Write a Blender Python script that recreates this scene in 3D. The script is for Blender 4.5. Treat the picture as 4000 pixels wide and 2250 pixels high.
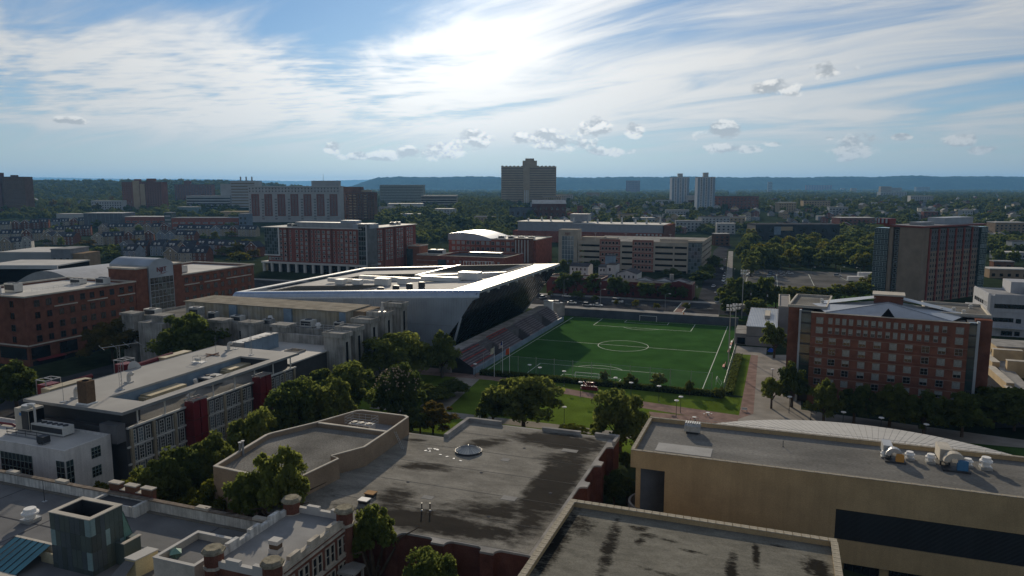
import bpy, math, random
import numpy as np
from math import sin, cos, pi, radians, sqrt, atan2, hypot
random.seed(7)
for o in list(bpy.data.objects): bpy.data.objects.remove(o)
SC = bpy.context.scene
COL = SC.collection
# ---------------------------------------------------------------- camera (drone, 57.5 m above the pitch)
cam_d = bpy.data.cameras.new('camera'); cam = bpy.data.objects.new('camera', cam_d); COL.objects.link(cam)
cam.location = (0, 0, 57.53); cam.rotation_euler = (radians(90) - 0.1359, 0, 0)
cam_d.sensor_width = 36; cam_d.lens = 36 * 2850 / 4000; cam_d.clip_start = 0.5; cam_d.clip_end = 60000
SC.camera = cam
SC.view_settings.view_transform = 'Standard'; SC.view_settings.look = 'None'
SC.view_settings.gamma = 1; SC.view_settings.exposure = -0.28
SC.view_settings.use_curve_mapping = False
SC.render.engine = 'CYCLES'
SC.cycles.volume_bounces = 1; SC.cycles.max_bounces = 6; SC.cycles.transparent_max_bounces = 12
# ---------------------------------------------------------------- sun and sky
SUN_EL, SUN_AZ = radians(17.4), radians(-5.0)      # azimuth from +Y towards +X
SUN = (sin(SUN_AZ) * cos(SUN_EL), cos(SUN_AZ) * cos(SUN_EL), sin(SUN_EL))
sl = bpy.data.lights.new('sun', 'SUN'); sl.energy = 5.0; sl.angle = radians(0.55); sl.color = (1.0, 0.86, 0.66)
so = bpy.data.objects.new('sun', sl); COL.objects.link(so)
so.rotation_euler = (pi / 2 - SUN_EL, 0, pi - SUN_AZ); so.location = (0, 0, 300)
wd = bpy.data.worlds.new('World'); SC.world = wd; wd.use_nodes = True
def world_sky():
    nt = wd.node_tree; N = nt.nodes; LK = nt.links; N.clear()
    def nd(t, **k):
        n = N.new(t)
        for a, b in k.items(): setattr(n, a, b)
        return n
    def inp(n, i, v):
        if hasattr(v, 'is_linked') or hasattr(v, 'links'): LK.new(v, n.inputs[i])
        else: n.inputs[i].default_value = v
    def m(op, a, b=0.0, c=0.0, clamp=False):
        n = nd('ShaderNodeMath', operation=op, use_clamp=clamp); inp(n, 0, a); inp(n, 1, b); inp(n, 2, c); return n.outputs[0]
    def ss(x, a, b):
        n = nd('ShaderNodeMapRange', interpolation_type='SMOOTHSTEP'); inp(n, 0, x); inp(n, 1, a); inp(n, 2, b); return n.outputs[0]
    def mix(f, a, b):
        n = nd('ShaderNodeMix', data_type='RGBA'); inp(n, 0, f); inp(n, 6, a); inp(n, 7, b); return n.outputs[2]
    def vec(x, y, z=0.0):
        n = nd('ShaderNodeCombineXYZ'); inp(n, 0, x); inp(n, 1, y); inp(n, 2, z); return n.outputs[0]
    def noise(v, scale, detail=6, rough=0.55, dist=0.0):
        n = nd('ShaderNodeTexNoise', noise_dimensions='3D'); inp(n, 0, v); n.inputs['Scale'].default_value = scale
        n.inputs['Detail'].default_value = detail; n.inputs['Roughness'].default_value = rough; n.inputs['Distortion'].default_value = dist
        return n.outputs[0]
    tc = nd('ShaderNodeTexCoord'); sp = nd('ShaderNodeSeparateXYZ'); LK.new(tc.outputs['Generated'], sp.inputs[0])
    X, Y, Z = sp.outputs
    sky = nd('ShaderNodeTexSky', sky_type='NISHITA'); sky.sun_disc = False
    sky.sun_elevation = SUN_EL; sky.sun_rotation = SUN_AZ; sky.altitude = 60; sky.air_density = 1.0; sky.dust_density = 0.15; sky.ozone_density = 3.0
    az = m('ARCTAN2', X, Y); el = m('ARCSINE', Z)
    # angle to the sun: thin cloud forward-scatters, so it glows near the sun
    dt = nd('ShaderNodeVectorMath', operation='DOT_PRODUCT'); LK.new(tc.outputs['Generated'], dt.inputs[0]); dt.inputs[1].default_value = SUN
    ang = m('ARCCOSINE', dt.outputs['Value'])
    g1 = m('EXPONENT', m('MULTIPLY', m('POWER', m('DIVIDE', ang, 0.17), 2.0), -1.0))
    g2 = m('EXPONENT', m('MULTIPLY', m('DIVIDE', ang, 0.60), -1.0))
    glow = m('ADD', m('MULTIPLY', g1, 0.55), m('MULTIPLY', g2, 1.36))
    # plane coordinates of a cloud deck
    den = m('ADD', m('MAXIMUM', Z, 0.0), 0.11)
    px = m('DIVIDE', X, den); py = m('DIVIDE', Y, den)
    a = radians(140)
    rx = m('ADD', m('MULTIPLY', px, cos(a)), m('MULTIPLY', py, sin(a))); ry = m('SUBTRACT', m('MULTIPLY', py, cos(a)), m('MULTIPLY', px, sin(a)))
    streak = noise(vec(m('MULTIPLY', rx, 0.46), m('MULTIPLY', ry, 1.15), 3.3), 1.45, 7, 0.57, 0.8)
    wide = noise(vec(m('MULTIPLY', rx, 0.5), m('MULTIPLY', ry, 0.8), 9.1), 0.72, 2, 0.5, 0.3)
    rip = noise(vec(m('MULTIPLY', px, 0.75), m('MULTIPLY', py, 1.5), 5.0), 7.5, 2, 0.55, 0.0)
    # broad cover: denser along the middle and right, open blue upper left and a clear band low over the horizon
    cov = m('ADD', m('MULTIPLY', streak, 0.90), m('MULTIPLY', wide, 0.42))
    ripz = m('MULTIPLY', ss(az, 0.20, -0.25), m('MULTIPLY', ss(el, 0.055, 0.10), ss(el, 0.21, 0.14)))
    cov = m('ADD', cov, m('MULTIPLY', m('MULTIPLY', m('SUBTRACT', rip, 0.42), ripz), 0.50))
    cov = m('ADD', cov, m('MULTIPLY', ripz, 0.06))
    bump = lambda x, c, w: m('EXPONENT', m('MULTIPLY', m('POWER', m('DIVIDE', m('SUBTRACT', x, c), w), 2.0), -1.0))
    cov = m('SUBTRACT', cov, m('MULTIPLY', m('MULTIPLY', bump(az, -0.27, 0.16), bump(el, 0.225, 0.065)), 0.20))
    cov = m('ADD', cov, m('MULTIPLY', m('MULTIPLY', bump(az, 0.15, 0.45), bump(el, 0.13, 0.09)), 0.07))
    cov = m('ADD', cov, m('MULTIPLY', m('MULTIPLY', bump(az, -0.13, 0.13), bump(el, 0.19, 0.03)), 0.12))
    cir = m('MULTIPLY', ss(cov, 0.60, 0.84), ss(el, 0.03, 0.085))
    veil = m('MULTIPLY', ss(cov, 0.48, 0.76), ss(el, 0.01, 0.08))
    base = nd('ShaderNodeVectorMath', operation='SCALE'); LK.new(sky.outputs[0], base.inputs[0]); base.inputs['Scale'].default_value = 0.085
    tint = nd('ShaderNodeVectorMath', operation='MULTIPLY'); LK.new(base.outputs[0], tint.inputs[0]); tint.inputs[1].default_value = (0.80, 1.07, 1.32)
    col = tint.outputs[0]
    def scale(c, f):
        n = nd('ShaderNodeVectorMath', operation='SCALE'); n.inputs[0].default_value = c; inp(n, 'Scale', f) if False else LK.new(f, n.inputs['Scale']); return n.outputs[0]
    ccol = scale((1.0, 0.985, 0.95), m('ADD', 0.48, m('MULTIPLY', glow, 1.08)))
    vcol = scale((0.94, 0.97, 1.0), m('ADD', 0.44, m('MULTIPLY', glow, 0.75)))
    col = mix(m('MULTIPLY', veil, 0.66), col, vcol)
    col = mix(m('MULTIPLY', cir, 0.88), col, ccol)
    # cumulus puffs low over the horizon: (azimuth, elevation, half width, half height)
    puffs = [(0.0994, 0.0796, 0.0416, 0.0151), (0.1669, 0.0772, 0.0175, 0.0119), (-0.0551, 0.0648, 0.0329, 0.0142), (-0.2337, 0.0533, 0.021, 0.0095), (0.2702, 0.0722, 0.0316, 0.0142), (0.2693, 0.0528, 0.0241, 0.0085), (0.3012, 0.0507, 0.0307, 0.0066), (0.433, 0.0512, 0.0329, 0.0161), (0.3457, 0.1236, 0.0343, 0.0123), (0.4037, 0.1403, 0.0307, 0.0113), (-0.5309, 0.0771, 0.0184, 0.0053), (0.5426, 0.0556, 0.0241, 0.0095), (0.5659, 0.0434, 0.0158, 0.0057), (0.4022, 0.0613, 0.0123, 0.0047), (0.3412, 0.0564, 0.0198, 0.0047), (0.0276, 0.0665, 0.0416, 0.0123), (0.0689, 0.0597, 0.0526, 0.0123), (-0.1373, 0.0458, 0.0614, 0.0104), (-0.1878, 0.0421, 0.0483, 0.0076), (-0.0861, 0.0529, 0.0483, 0.0104), (0.1305, 0.0492, 0.0395, 0.0076), (0.5136, 0.0668, 0.0123, 0.0047), (0.4823, 0.0605, 0.0114, 0.0043)]
    tot = None
    lowv = vec(az, m('MULTIPLY', el, 1.35))
    nn = noise(lowv, 30.0, 5, 0.56, 0.0)
    nu = noise(vec(az, m('MULTIPLY', m('ADD', el, 0.006), 1.35)), 30.0, 4, 0.56, 0.0)
    shade = ss(m('SUBTRACT', nn, nu), -0.05, 0.09)
    cv = vec(az, el)
    for (a0, e0, w, h) in puffs:
        d = nd('ShaderNodeVectorMath', operation='MULTIPLY_ADD'); LK.new(cv, d.inputs[0]); d.inputs[1].default_value = (1 / w, 1 / h, 0); d.inputs[2].default_value = (-a0 / w, -e0 / h, 0)
        q = nd('ShaderNodeVectorMath', operation='DOT_PRODUCT'); LK.new(d.outputs[0], q.inputs[0]); LK.new(d.outputs[0], q.inputs[1])
        tot = q.outputs['Value'] if tot is None else m('MINIMUM', tot, q.outputs['Value'])
    tot = m('SUBTRACT', 1.0, tot)
    dens = m('ADD', m('MAXIMUM', tot, -2.0), m('MULTIPLY', m('SUBTRACT', nn, 0.50), 5.0))
    al = ss(dens, 0.1, 0.8)
    lit = scale((1.0, 0.97, 0.92), m('ADD', 0.35, m('MULTIPLY', glow, 1.7)))
    shd = scale((0.88, 0.94, 1.0), m('ADD', 0.30, m('MULTIPLY', glow, 0.50)))
    col = mix(m('MULTIPLY', al, 0.85), col, mix(shade, shd, lit))
    # pale haze at the horizon
    hz = m('EXPONENT', m('MULTIPLY', m('MAXIMUM', el, 0.0), -13.0))
    col = mix(m('MULTIPLY', hz, 0.95), col, scale((0.86, 0.94, 0.98), m('ADD', 0.42, m('MULTIPLY', glow, 0.80))))
    bg = nd('ShaderNodeBackground'); LK.new(col, bg.inputs[0]); bg.inputs[1].default_value = 0.83
    out = nd('ShaderNodeOutputWorld'); LK.new(bg.outputs[0], out.inputs[0])
world_sky()
wd.cycles.sampling_method = 'MANUAL'; wd.cycles.sample_map_resolution = 256

# ---------------------------------------------------------------- helpers
TH = radians(-20.25); CA, SA = cos(20.25 * pi / 180), sin(20.25 * pi / 180)
def W(s, t): return (s * CA + t * SA, -s * SA + t * CA)          # campus grid to world
def sstep(a, b, x):
    k = min(1, max(0, (x - a) / (b - a))); return k * k * (3 - 2 * k)
def terr(y): return 25 * sstep(750, 1700, y) - 5 * (1 - sstep(98, 116, y))      # the ground drops a storey before the tan hall
def terr2(x, y): return terr(y) + 58 * sstep(1700, 3100, y) * sstep(.12, .42, -x / max(y, 1)) * (1 - .5 * sstep(3600, 5200, y))
class MB:
    def __init__(s): s.v = []; s.f = []; s.m = []
    def face(s, pts, m=0):
        i = len(s.v); s.v += [tuple(p) for p in pts]; s.f.append(tuple(range(i, i + len(pts)))); s.m.append(m); return s
    def box(s, x0, y0, z0, x1, y1, z1, m=0, bottom=True):
        x0, x1 = min(x0, x1), max(x0, x1); y0, y1 = min(y0, y1), max(y0, y1)
        i = len(s.v); s.v += [(x0,y0,z0),(x1,y0,z0),(x1,y1,z0),(x0,y1,z0),(x0,y0,z1),(x1,y0,z1),(x1,y1,z1),(x0,y1,z1)]
        fs = [(4,5,6,7),(0,1,5,4),(1,2,6,5),(2,3,7,6),(3,0,4,7)]
        if bottom: fs.append((3,2,1,0))
        for q in fs: s.f.append(tuple(i + k for k in q)); s.m.append(m)
        return s
    def prism(s, pts, z0, z1, m=0, mt=None, cap=True):
        n = len(pts); i = len(s.v)
        ar = sum(pts[k][0] * pts[(k+1) % n][1] - pts[(k+1) % n][0] * pts[k][1] for k in range(n))
        if ar < 0: pts = pts[::-1]
        s.v += [(p[0], p[1], z0) for p in pts] + [(p[0], p[1], z1) for p in pts]
        for k in range(n):
            j = (k + 1) % n; s.f.append((i+k, i+j, i+n+j, i+n+k)); s.m.append(m)
        if cap:
            s.f.append(tuple(i + n + k for k in range(n))); s.m.append(m if mt is None else mt)
            s.f.append(tuple(i + n - 1 - k for k in range(n))); s.m.append(m)
        return s
    def cyl(s, x, y, z0, r0, z1, r1, n=12, m=0, mt=None):
        i = len(s.v)
        for z, r in ((z0, r0), (z1, r1)):
            s.v += [(x + r * cos(2*pi*k/n), y + r * sin(2*pi*k/n), z) for k in range(n)]
        for k in range(n):
            j = (k + 1) % n; s.f.append((i+k, i+j, i+n+j, i+n+k)); s.m.append(m)
        s.f.append(tuple(i + n + k for k in range(n))); s.m.append(m if mt is None else mt)
        s.f.append(tuple(i + n - 1 - k for k in range(n))); s.m.append(m)
        return s
    def tube(s, p, q, r0, r1=None, n=6, m=0):
        r1 = r0 if r1 is None else r1
        p = np.array(p, float); q = np.array(q, float); d = q - p; d /= (np.linalg.norm(d) + 1e-9)
        a = np.cross(d, (0, 0, 1.0) if abs(d[2]) < .9 else (1.0, 0, 0)); a /= np.linalg.norm(a); b = np.cross(d, a)
        i = len(s.v)
        for c, r in ((p, r0), (q, r1)):
            s.v += [tuple(c + r * (cos(2*pi*k/n) * a + sin(2*pi*k/n) * b)) for k in range(n)]
        for k in range(n):
            j = (k + 1) % n; s.f.append((i+k, i+n+k, i+n+j, i+j)); s.m.append(m)
        s.f.append(tuple(i + k for k in range(n))); s.m.append(m); s.f.append(tuple(i + 2*n - 1 - k for k in range(n))); s.m.append(m)
        return s
    def path(s, pts, r, n=6, m=0):
        for a, b in zip(pts, pts[1:]): s.tube(a, b, r, r, n, m)
        return s
    def ring(s, x0, y0, x1, y1, w, z0, z1, m=0):
        s.box(x0, y0, z0, x1, y0 + w, z1, m); s.box(x0, y1 - w, z0, x1, y1, z1, m)
        s.box(x0, y0 + w, z0, x0 + w, y1 - w, z1, m); s.box(x1 - w, y0 + w, z0, x1, y1 - w, z1, m); return s
    def gable(s, x0, y0, x1, y1, z0, zr, axis='x', ov=0.3, th=0.12, m=0):      # roof only, ridge along axis
        if axis == 'x':
            ym = (y0 + y1) / 2; sl = (zr - z0) / (ym - y0); ze = z0 - ov * sl
            A = [(y0 - ov, ze), (ym, zr), (y1 + ov, ze), (y1 + ov, ze + th), (ym, zr + th * 1.2), (y0 - ov, ze + th)]
            f = lambda t, q: (t, q[0], q[1]); a, b = x0 - ov, x1 + ov
        else:
            xm = (x0 + x1) / 2; sl = (zr - z0) / (xm - x0); ze = z0 - ov * sl
            A = [(x0 - ov, ze), (xm, zr), (x1 + ov, ze), (x1 + ov, ze + th), (xm, zr + th * 1.2), (x0 - ov, ze + th)]
            f = lambda t, q: (q[0], t, q[1]); a, b = y0 - ov, y1 + ov
        i = len(s.v); s.v += [f(a, q) for q in A] + [f(b, q) for q in A]
        for k in range(6):
            j = (k + 1) % 6; s.f.append((i+k, i+j, i+6+j, i+6+k)); s.m.append(m)
        for e in (0, 6):
            s.f += [(i+e+0, i+e+1, i+e+4, i+e+5), (i+e+1, i+e+2, i+e+3, i+e+4)]; s.m += [m, m]
        return s
    def gwall(s, x0, y0, x1, y1, z0, ze, zr, axis='x', m=0):                    # walls with gable ends
        s.box(x0, y0, z0, x1, y1, ze, m)
        if axis == 'x':
            ym = (y0 + y1) / 2
            for x in (x0, x1): s.face([(x, y0, ze), (x, y1, ze), (x, ym, zr)], m)
        else:
            xm = (x0 + x1) / 2
            for y in (y0, y1): s.face([(x0, y, ze), (x1, y, ze), (xm, y, zr)], m)
        return s
    def mesh(s, name, off=(0, 0, 0), smooth=False):
        me = bpy.data.meshes.new(name)
        me.from_pydata([(a - off[0], b - off[1], c - off[2]) for a, b, c in s.v], [], s.f)
        if any(s.m): me.polygons.foreach_set('material_index', s.m)
        if smooth: me.polygons.foreach_set('use_smooth', [True] * len(s.f))
        me.update(); return me
def addo(name, data, mats=None, parent=None, loc=(0, 0, 0), rz=0.0, sc=None):
    o = bpy.data.objects.new(name, data); COL.objects.link(o)
    if mats is not None and data is not None and len(data.materials) == 0:
        for mm in (mats if isinstance(mats, (list, tuple)) else [mats]): data.materials.append(mm)
    o.parent = parent; o.location = loc
    if rz: o.rotation_euler = (0, 0, rz)
    if sc is not None: o.scale = sc if hasattr(sc, '__len__') else (sc, sc, sc)
    return o
def tag(o, label, cat, group=None):
    o['label'] = label; o['category'] = cat
    if group: o['group'] = group
    return o
class T:                                                        # a thing whose parts are given in campus coordinates
    def __init__(s, name, label, cat, x, y, z=0.0, group=None, rot=None, local=False):
        s.off = (0, 0, 0) if local else (x, y, z)
        wx, wy = W(x, y)
        s.o = bpy.data.objects.new(name, None); COL.objects.link(s.o)
        s.o.empty_display_size = 0.5
        s.o.location = (wx, wy, z); s.o.rotation_euler = (0, 0, TH if rot is None else TH + rot)
        tag(s.o, label, cat, group)
    def part(s, name, mb, mats, parent=None, smooth=False):
        return addo(name, mb.mesh(name, s.off, smooth), mats, parent or s.o)
    def put(s, name, me, x, y, z, rz=0.0, sc=None, parent=None, mats=None):
        return addo(name, me, mats, parent or s.o, (x - s.off[0], y - s.off[1], z - s.off[2]), rz, sc)
def struct(name, mb, mats, campus=True, kind='structure', smooth=False):
    o = addo(name, mb.mesh(name, (0, 0, 0), smooth), mats); o['kind'] = kind
    if campus: o.rotation_euler = (0, 0, TH)
    return o
# ---------------------------------------------------------------- materials
MATS = {}
def M(name, col, rough=0.85, metal=0.0, var=0.12, sc=0.35, col2=None, fine=0.10, fsc=6.0, bump=0.0, spec=0.3, stretch=None, streak=0.0):
    if name in MATS: return MATS[name]
    ma = bpy.data.materials.new(name); ma.use_nodes = True; nt = ma.node_tree; N = nt.nodes; LK = nt.links
    b = N['Principled BSDF']; b.inputs['Roughness'].default_value = rough; b.inputs['Metallic'].default_value = metal
    b.inputs['Specular IOR Level'].default_value = spec if rough < 0.75 else (0.0 if rough > 0.86 else min(spec, 0.05))
    tc = N.new('ShaderNodeTexCoord'); vec = tc.outputs['Object']
    if stretch:
        mp = N.new('ShaderNodeMapping'); mp.inputs['Scale'].default_value = stretch; LK.new(vec, mp.inputs[0]); vec = mp.outputs[0]
    n1 = N.new('ShaderNodeTexNoise'); n1.inputs['Scale'].default_value = sc; n1.inputs['Detail'].default_value = 5; LK.new(vec, n1.inputs[0])
    n2 = N.new('ShaderNodeTexNoise'); n2.inputs['Scale'].default_value = fsc; n2.inputs['Detail'].default_value = 3; LK.new(vec, n2.inputs[0])
    r = N.new('ShaderNodeMapRange'); r.inputs[1].default_value = 0.3; r.inputs[2].default_value = 0.7; LK.new(n1.outputs[0], r.inputs[0])
    c2 = col2 or tuple(c * (1 - 2 * var) for c in col); c1 = col if col2 else tuple(min(1, c * (1 + var)) for c in col)
    mx = N.new('ShaderNodeMix'); mx.data_type = 'RGBA'; LK.new(r.outputs[0], mx.inputs[0])
    mx.inputs[6].default_value = (*c2, 1); mx.inputs[7].default_value = (*c1, 1)
    r2 = N.new('ShaderNodeMapRange'); r2.inputs[1].default_value = 0.3; r2.inputs[2].default_value = 0.7; r2.inputs[3].default_value = 1 - fine; r2.inputs[4].default_value = 1 + fine; LK.new(n2.outputs[0], r2.inputs[0])
    sc_ = N.new('ShaderNodeVectorMath'); sc_.operation = 'SCALE'; LK.new(mx.outputs[2], sc_.inputs[0]); LK.new(r2.outputs[0], sc_.inputs['Scale'])
    last = sc_.outputs[0]
    if streak:                                                  # rain streaks down walls
        m3 = N.new('ShaderNodeMapping'); m3.inputs['Scale'].default_value = (1.6, 1.6, 0.12); LK.new(tc.outputs['Object'], m3.inputs[0])
        n3 = N.new('ShaderNodeTexNoise'); n3.inputs['Scale'].default_value = 1.0; n3.inputs['Detail'].default_value = 4; LK.new(m3.outputs[0], n3.inputs[0])
        r3 = N.new('ShaderNodeMapRange'); r3.inputs[1].default_value = 0.42; r3.inputs[2].default_value = 0.68; r3.inputs[3].default_value = 1.0; r3.inputs[4].default_value = 1 - streak; LK.new(n3.outputs[0], r3.inputs[0])
        s3 = N.new('ShaderNodeVectorMath'); s3.operation = 'SCALE'; LK.new(last, s3.inputs[0]); LK.new(r3.outputs[0], s3.inputs['Scale']); last = s3.outputs[0]
    LK.new(last, b.inputs['Base Color'])
    if bump:
        bp = N.new('ShaderNodeBump'); bp.inputs['Strength'].default_value = bump; bp.inputs['Distance'].default_value = 0.05; LK.new(n2.outputs[0], bp.inputs['Height']); LK.new(bp.outputs[0], b.inputs['Normal'])
    MATS[name] = ma; return ma
def glass(name, col, rough=0.12, var=0.3):
    ma = M(name, col, rough, 0.0, var, 0.15, fine=0.25, fsc=0.5, spec=0.6); return ma
def leafmat(name, c1, c2, tr=0.42):
    if name in MATS: return MATS[name]
    ma = bpy.data.materials.new(name); ma.use_nodes = True; nt = ma.node_tree; N = nt.nodes; LK = nt.links; N.clear()
    tc = N.new('ShaderNodeTexCoord'); n = N.new('ShaderNodeTexNoise'); n.inputs['Scale'].default_value = 3.2; n.inputs['Detail'].default_value = 4; LK.new(tc.outputs['Object'], n.inputs[0])
    oi = N.new('ShaderNodeObjectInfo')
    ad = N.new('ShaderNodeMath'); ad.operation = 'MULTIPLY_ADD'; LK.new(oi.outputs['Random'], ad.inputs[0]); ad.inputs[1].default_value = 0.34; LK.new(n.outputs[0], ad.inputs[2])
    r = N.new('ShaderNodeMapRange'); r.inputs[1].default_value = 0.38; r.inputs[2].default_value = 0.95; LK.new(ad.outputs[0], r.inputs[0])
    mx = N.new('ShaderNodeMix'); mx.data_type = 'RGBA'; LK.new(r.outputs[0], mx.inputs[0]); mx.inputs[6].default_value = (*c1, 1); mx.inputs[7].default_value = (*c2, 1)
    d = N.new('ShaderNodeBsdfDiffuse'); t = N.new('ShaderNodeBsdfTranslucent'); LK.new(mx.outputs[2], d.inputs[0])
    hs = N.new('ShaderNodeHueSaturation'); hs.inputs['Hue'].default_value = 0.495; hs.inputs['Saturation'].default_value = 1.05; hs.inputs['Value'].default_value = 1.6; LK.new(mx.outputs[2], hs.inputs['Color']); LK.new(hs.outputs[0], t.inputs[0])
    ms = N.new('ShaderNodeMixShader'); ms.inputs[0].default_value = tr; LK.new(d.outputs[0], ms.inputs[1]); LK.new(t.outputs[0], ms.inputs[2])
    o = N.new('ShaderNodeOutputMaterial'); LK.new(ms.outputs[0], o.inputs[0]); MATS[name] = ma; return ma
asphalt = M('asphalt', (0.058, 0.058, 0.062), 0.92, var=0.25, sc=0.08, fine=0.15)
asphalt_lot = M('asphalt_lot', (0.15, 0.145, 0.135), 0.92, var=0.2, sc=0.05, fine=0.2)
concrete = M('concrete', (0.34, 0.325, 0.30), 0.9, var=0.18, sc=0.3)
conc_wall = M('conc_wall', (0.40, 0.385, 0.35), 0.9, var=0.2, sc=0.25, streak=0.35)
paving = M('paving', (0.31, 0.285, 0.25), 0.9, var=0.14, sc=0.2)
brick_pave = M('brick_pave', (0.27, 0.19, 0.16), 0.9, var=0.15, sc=0.4)
red_brick = M('red_brick', (0.190, 0.084, 0.058), 0.9, var=0.16, sc=0.5, fine=0.22, fsc=9)
red_brick2 = M('red_brick2', (0.28, 0.10, 0.07), 0.9, var=0.16, sc=0.5, fine=0.2, fsc=7)
dark_brick = M('dark_brick', (0.14, 0.06, 0.045), 0.9, var=0.15, sc=0.5, fine=0.2)
brown_brick = M('brown_brick', (0.16, 0.085, 0.055), 0.9, var=0.15, sc=0.2, fine=0.2)
tan_brick = M('tan_brick', (0.46, 0.335, 0.185), 0.9, var=0.08, sc=0.25, fine=0.16, fsc=8, streak=0.08)
tan_brick2 = M('tan_brick2', (0.30, 0.225, 0.155), 0.9, var=0.10, sc=0.3, fine=0.14, fsc=6)
beige = M('beige', (0.50, 0.46, 0.39), 0.85, var=0.1, sc=0.4)
limestone = M('limestone', (0.50, 0.45, 0.37), 0.85, var=0.15, sc=0.6, streak=0.2)
white_wall = M('white_wall', (0.62, 0.60, 0.57), 0.85, var=0.07, sc=0.3, streak=0.14)
white_paint = M('white_paint', (0.78, 0.77, 0.74), 0.7, var=0.06)
off_white = M('off_white', (0.58, 0.57, 0.53), 0.8, var=0.08)
roof_white = M('roof_white', (0.52, 0.505, 0.47), 0.75, var=0.08, sc=0.15, fine=0.05)
roof_grey = M('roof_grey', (0.33, 0.33, 0.33), 0.9, var=0.16, sc=0.15, fine=0.15)
roof_gravel = M('roof_gravel', (0.22, 0.21, 0.188), 0.95, var=0.2, sc=0.12, fine=0.28, fsc=4)
roof_dark = M('roof_dark', (0.10, 0.10, 0.105), 0.9, var=0.2, sc=0.2)
roof_brown = M('roof_brown', (0.34, 0.275, 0.20), 0.9, var=0.2, sc=0.3, fine=0.2)
shingle = M('shingle', (0.055, 0.060, 0.075), 0.9, var=0.15, sc=0.4, fine=0.2)
metal_roof = M('metal_roof', (0.46, 0.48, 0.50), 0.42, metal=0.75, var=0.08, sc=0.2, fine=0.05)
silver = M('silver', (0.48, 0.49, 0.50), 0.5, metal=0.6, var=0.06, sc=0.3, fine=0.05)
silver_clad = M('silver_clad', (0.36, 0.40, 0.44), 0.6, metal=0.3, var=0.10, sc=0.15, fine=0.06)
grey_metal = M('grey_metal', (0.30, 0.31, 0.32), 0.5, metal=0.5, var=0.1)
galv = M('galv', (0.48, 0.48, 0.46), 0.45, metal=0.6, var=0.12, sc=1.0)
dark_metal = M('dark_metal', (0.05, 0.052, 0.058), 0.55, metal=0.3, var=0.15)
black_void = M('black_void', (0.012, 0.012, 0.013), 0.9, var=0.1)
red_paint = M('red_paint', (0.17, 0.018, 0.022), 0.45, var=0.12)
red_seat = M('red_seat', (0.36, 0.05, 0.045), 0.6, var=0.15)
gold = M('gold', (0.47, 0.40, 0.26), 0.5, metal=0.3, var=0.1)
copper = M('copper', (0.16, 0.30, 0.25), 0.7, var=0.15)
blue_panel = M('blue_panel', (0.20, 0.27, 0.34), 0.6, var=0.12)
win_dark = glass('win_dark', (0.018, 0.022, 0.027))
win_blind = M('win_blind', (0.26, 0.285, 0.275), 0.35, var=0.22, sc=0.9, fine=0.2, spec=0.5)
win_teal = glass('win_teal', (0.055, 0.085, 0.088), 0.1)
win_sky = glass('win_sky', (0.16, 0.21, 0.24), 0.08)
solar = M('solar', (0.022, 0.024, 0.035), 0.22, var=0.1, spec=0.7)
bark = M('bark', (0.10, 0.075, 0.055), 0.95, var=0.2, sc=3)
turf = M('turf', (0.043, 0.105, 0.026), 1.0, var=0.12, sc=0.12, fine=0.16, fsc=2.5, spec=0.0)
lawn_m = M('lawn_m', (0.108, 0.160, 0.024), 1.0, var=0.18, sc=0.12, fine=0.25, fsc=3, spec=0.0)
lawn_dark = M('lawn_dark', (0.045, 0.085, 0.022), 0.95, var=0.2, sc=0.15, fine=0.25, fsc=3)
ground_m = M('ground_m', (0.035, 0.048, 0.024), 0.95, var=0.3, sc=0.02, fine=0.3, fsc=0.3)
line_paint = M('line_paint', (0.62, 0.66, 0.58), 0.8, var=0.05)
LEAF = [leafmat('leaf_green', (0.064, 0.092, 0.026), (0.165, 0.185, 0.048), 0.46), leafmat('leaf_dark', (0.044, 0.066, 0.020), (0.120, 0.140, 0.036), 0.42),
        leafmat('leaf_yellow', (0.075, 0.090, 0.016), (0.185, 0.170, 0.030)), leafmat('leaf_autumn', (0.055, 0.060, 0.016), (0.150, 0.105, 0.026)),
        leafmat('leaf_far', (0.050, 0.076, 0.024), (0.145, 0.160, 0.044), 0.42)]
# ---------------------------------------------------------------- windows and facades
WM = {}
def win(w, h, frame=off_white, pane=win_dark, fw=0.10, mull=(1, 1), depth=0.09, sill=None, blind=0.0):
    k = (round(w, 2), round(h, 2), frame.name, pane.name, fw, mull, blind)
    if k in WM: return WM[k]
    b = MB(); d = depth
    b.face([(-w/2, -d*.35, 0), (w/2, -d*.35, 0), (w/2, -d*.35, h), (-w/2, -d*.35, h)], 1)
    b.box(-w/2 - fw, -d, -fw, w/2 + fw, 0.01, 0); b.box(-w/2 - fw, -d, h, w/2 + fw, 0.01, h + fw)
    b.box(-w/2 - fw, -d, 0, -w/2, 0.01, h); b.box(w/2, -d, 0, w/2 + fw, 0.01, h)
    if blind: b.face([(-w/2, -d*.4, h*(1 - blind)), (w/2, -d*.4, h*(1 - blind)), (w/2, -d*.4, h), (-w/2, -d*.4, h)], 2)
    nx, nz = mull
    for i in range(1, nx): x = -w/2 + w * i / nx; b.box(x - fw*.3, -d*.8, 0, x + fw*.3, -d*.3, h)
    for i in range(1, nz): z = h * i / nz; b.box(-w/2, -d*.75, z - fw*.3, w/2, -d*.3, z + fw*.3)
    if sill: b.box(-w/2 - fw*1.6, -d*2, -fw*1.8, w/2 + fw*1.6, -d*.1, -fw)
    me = b.mesh('window'); me.materials.append(frame); me.materials.append(pane); me.materials.append(win_blind); WM[k] = me; return me
ROT = {'f': 0.0, 'r': pi / 2, 'l': -pi / 2, 'b': pi}
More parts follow.
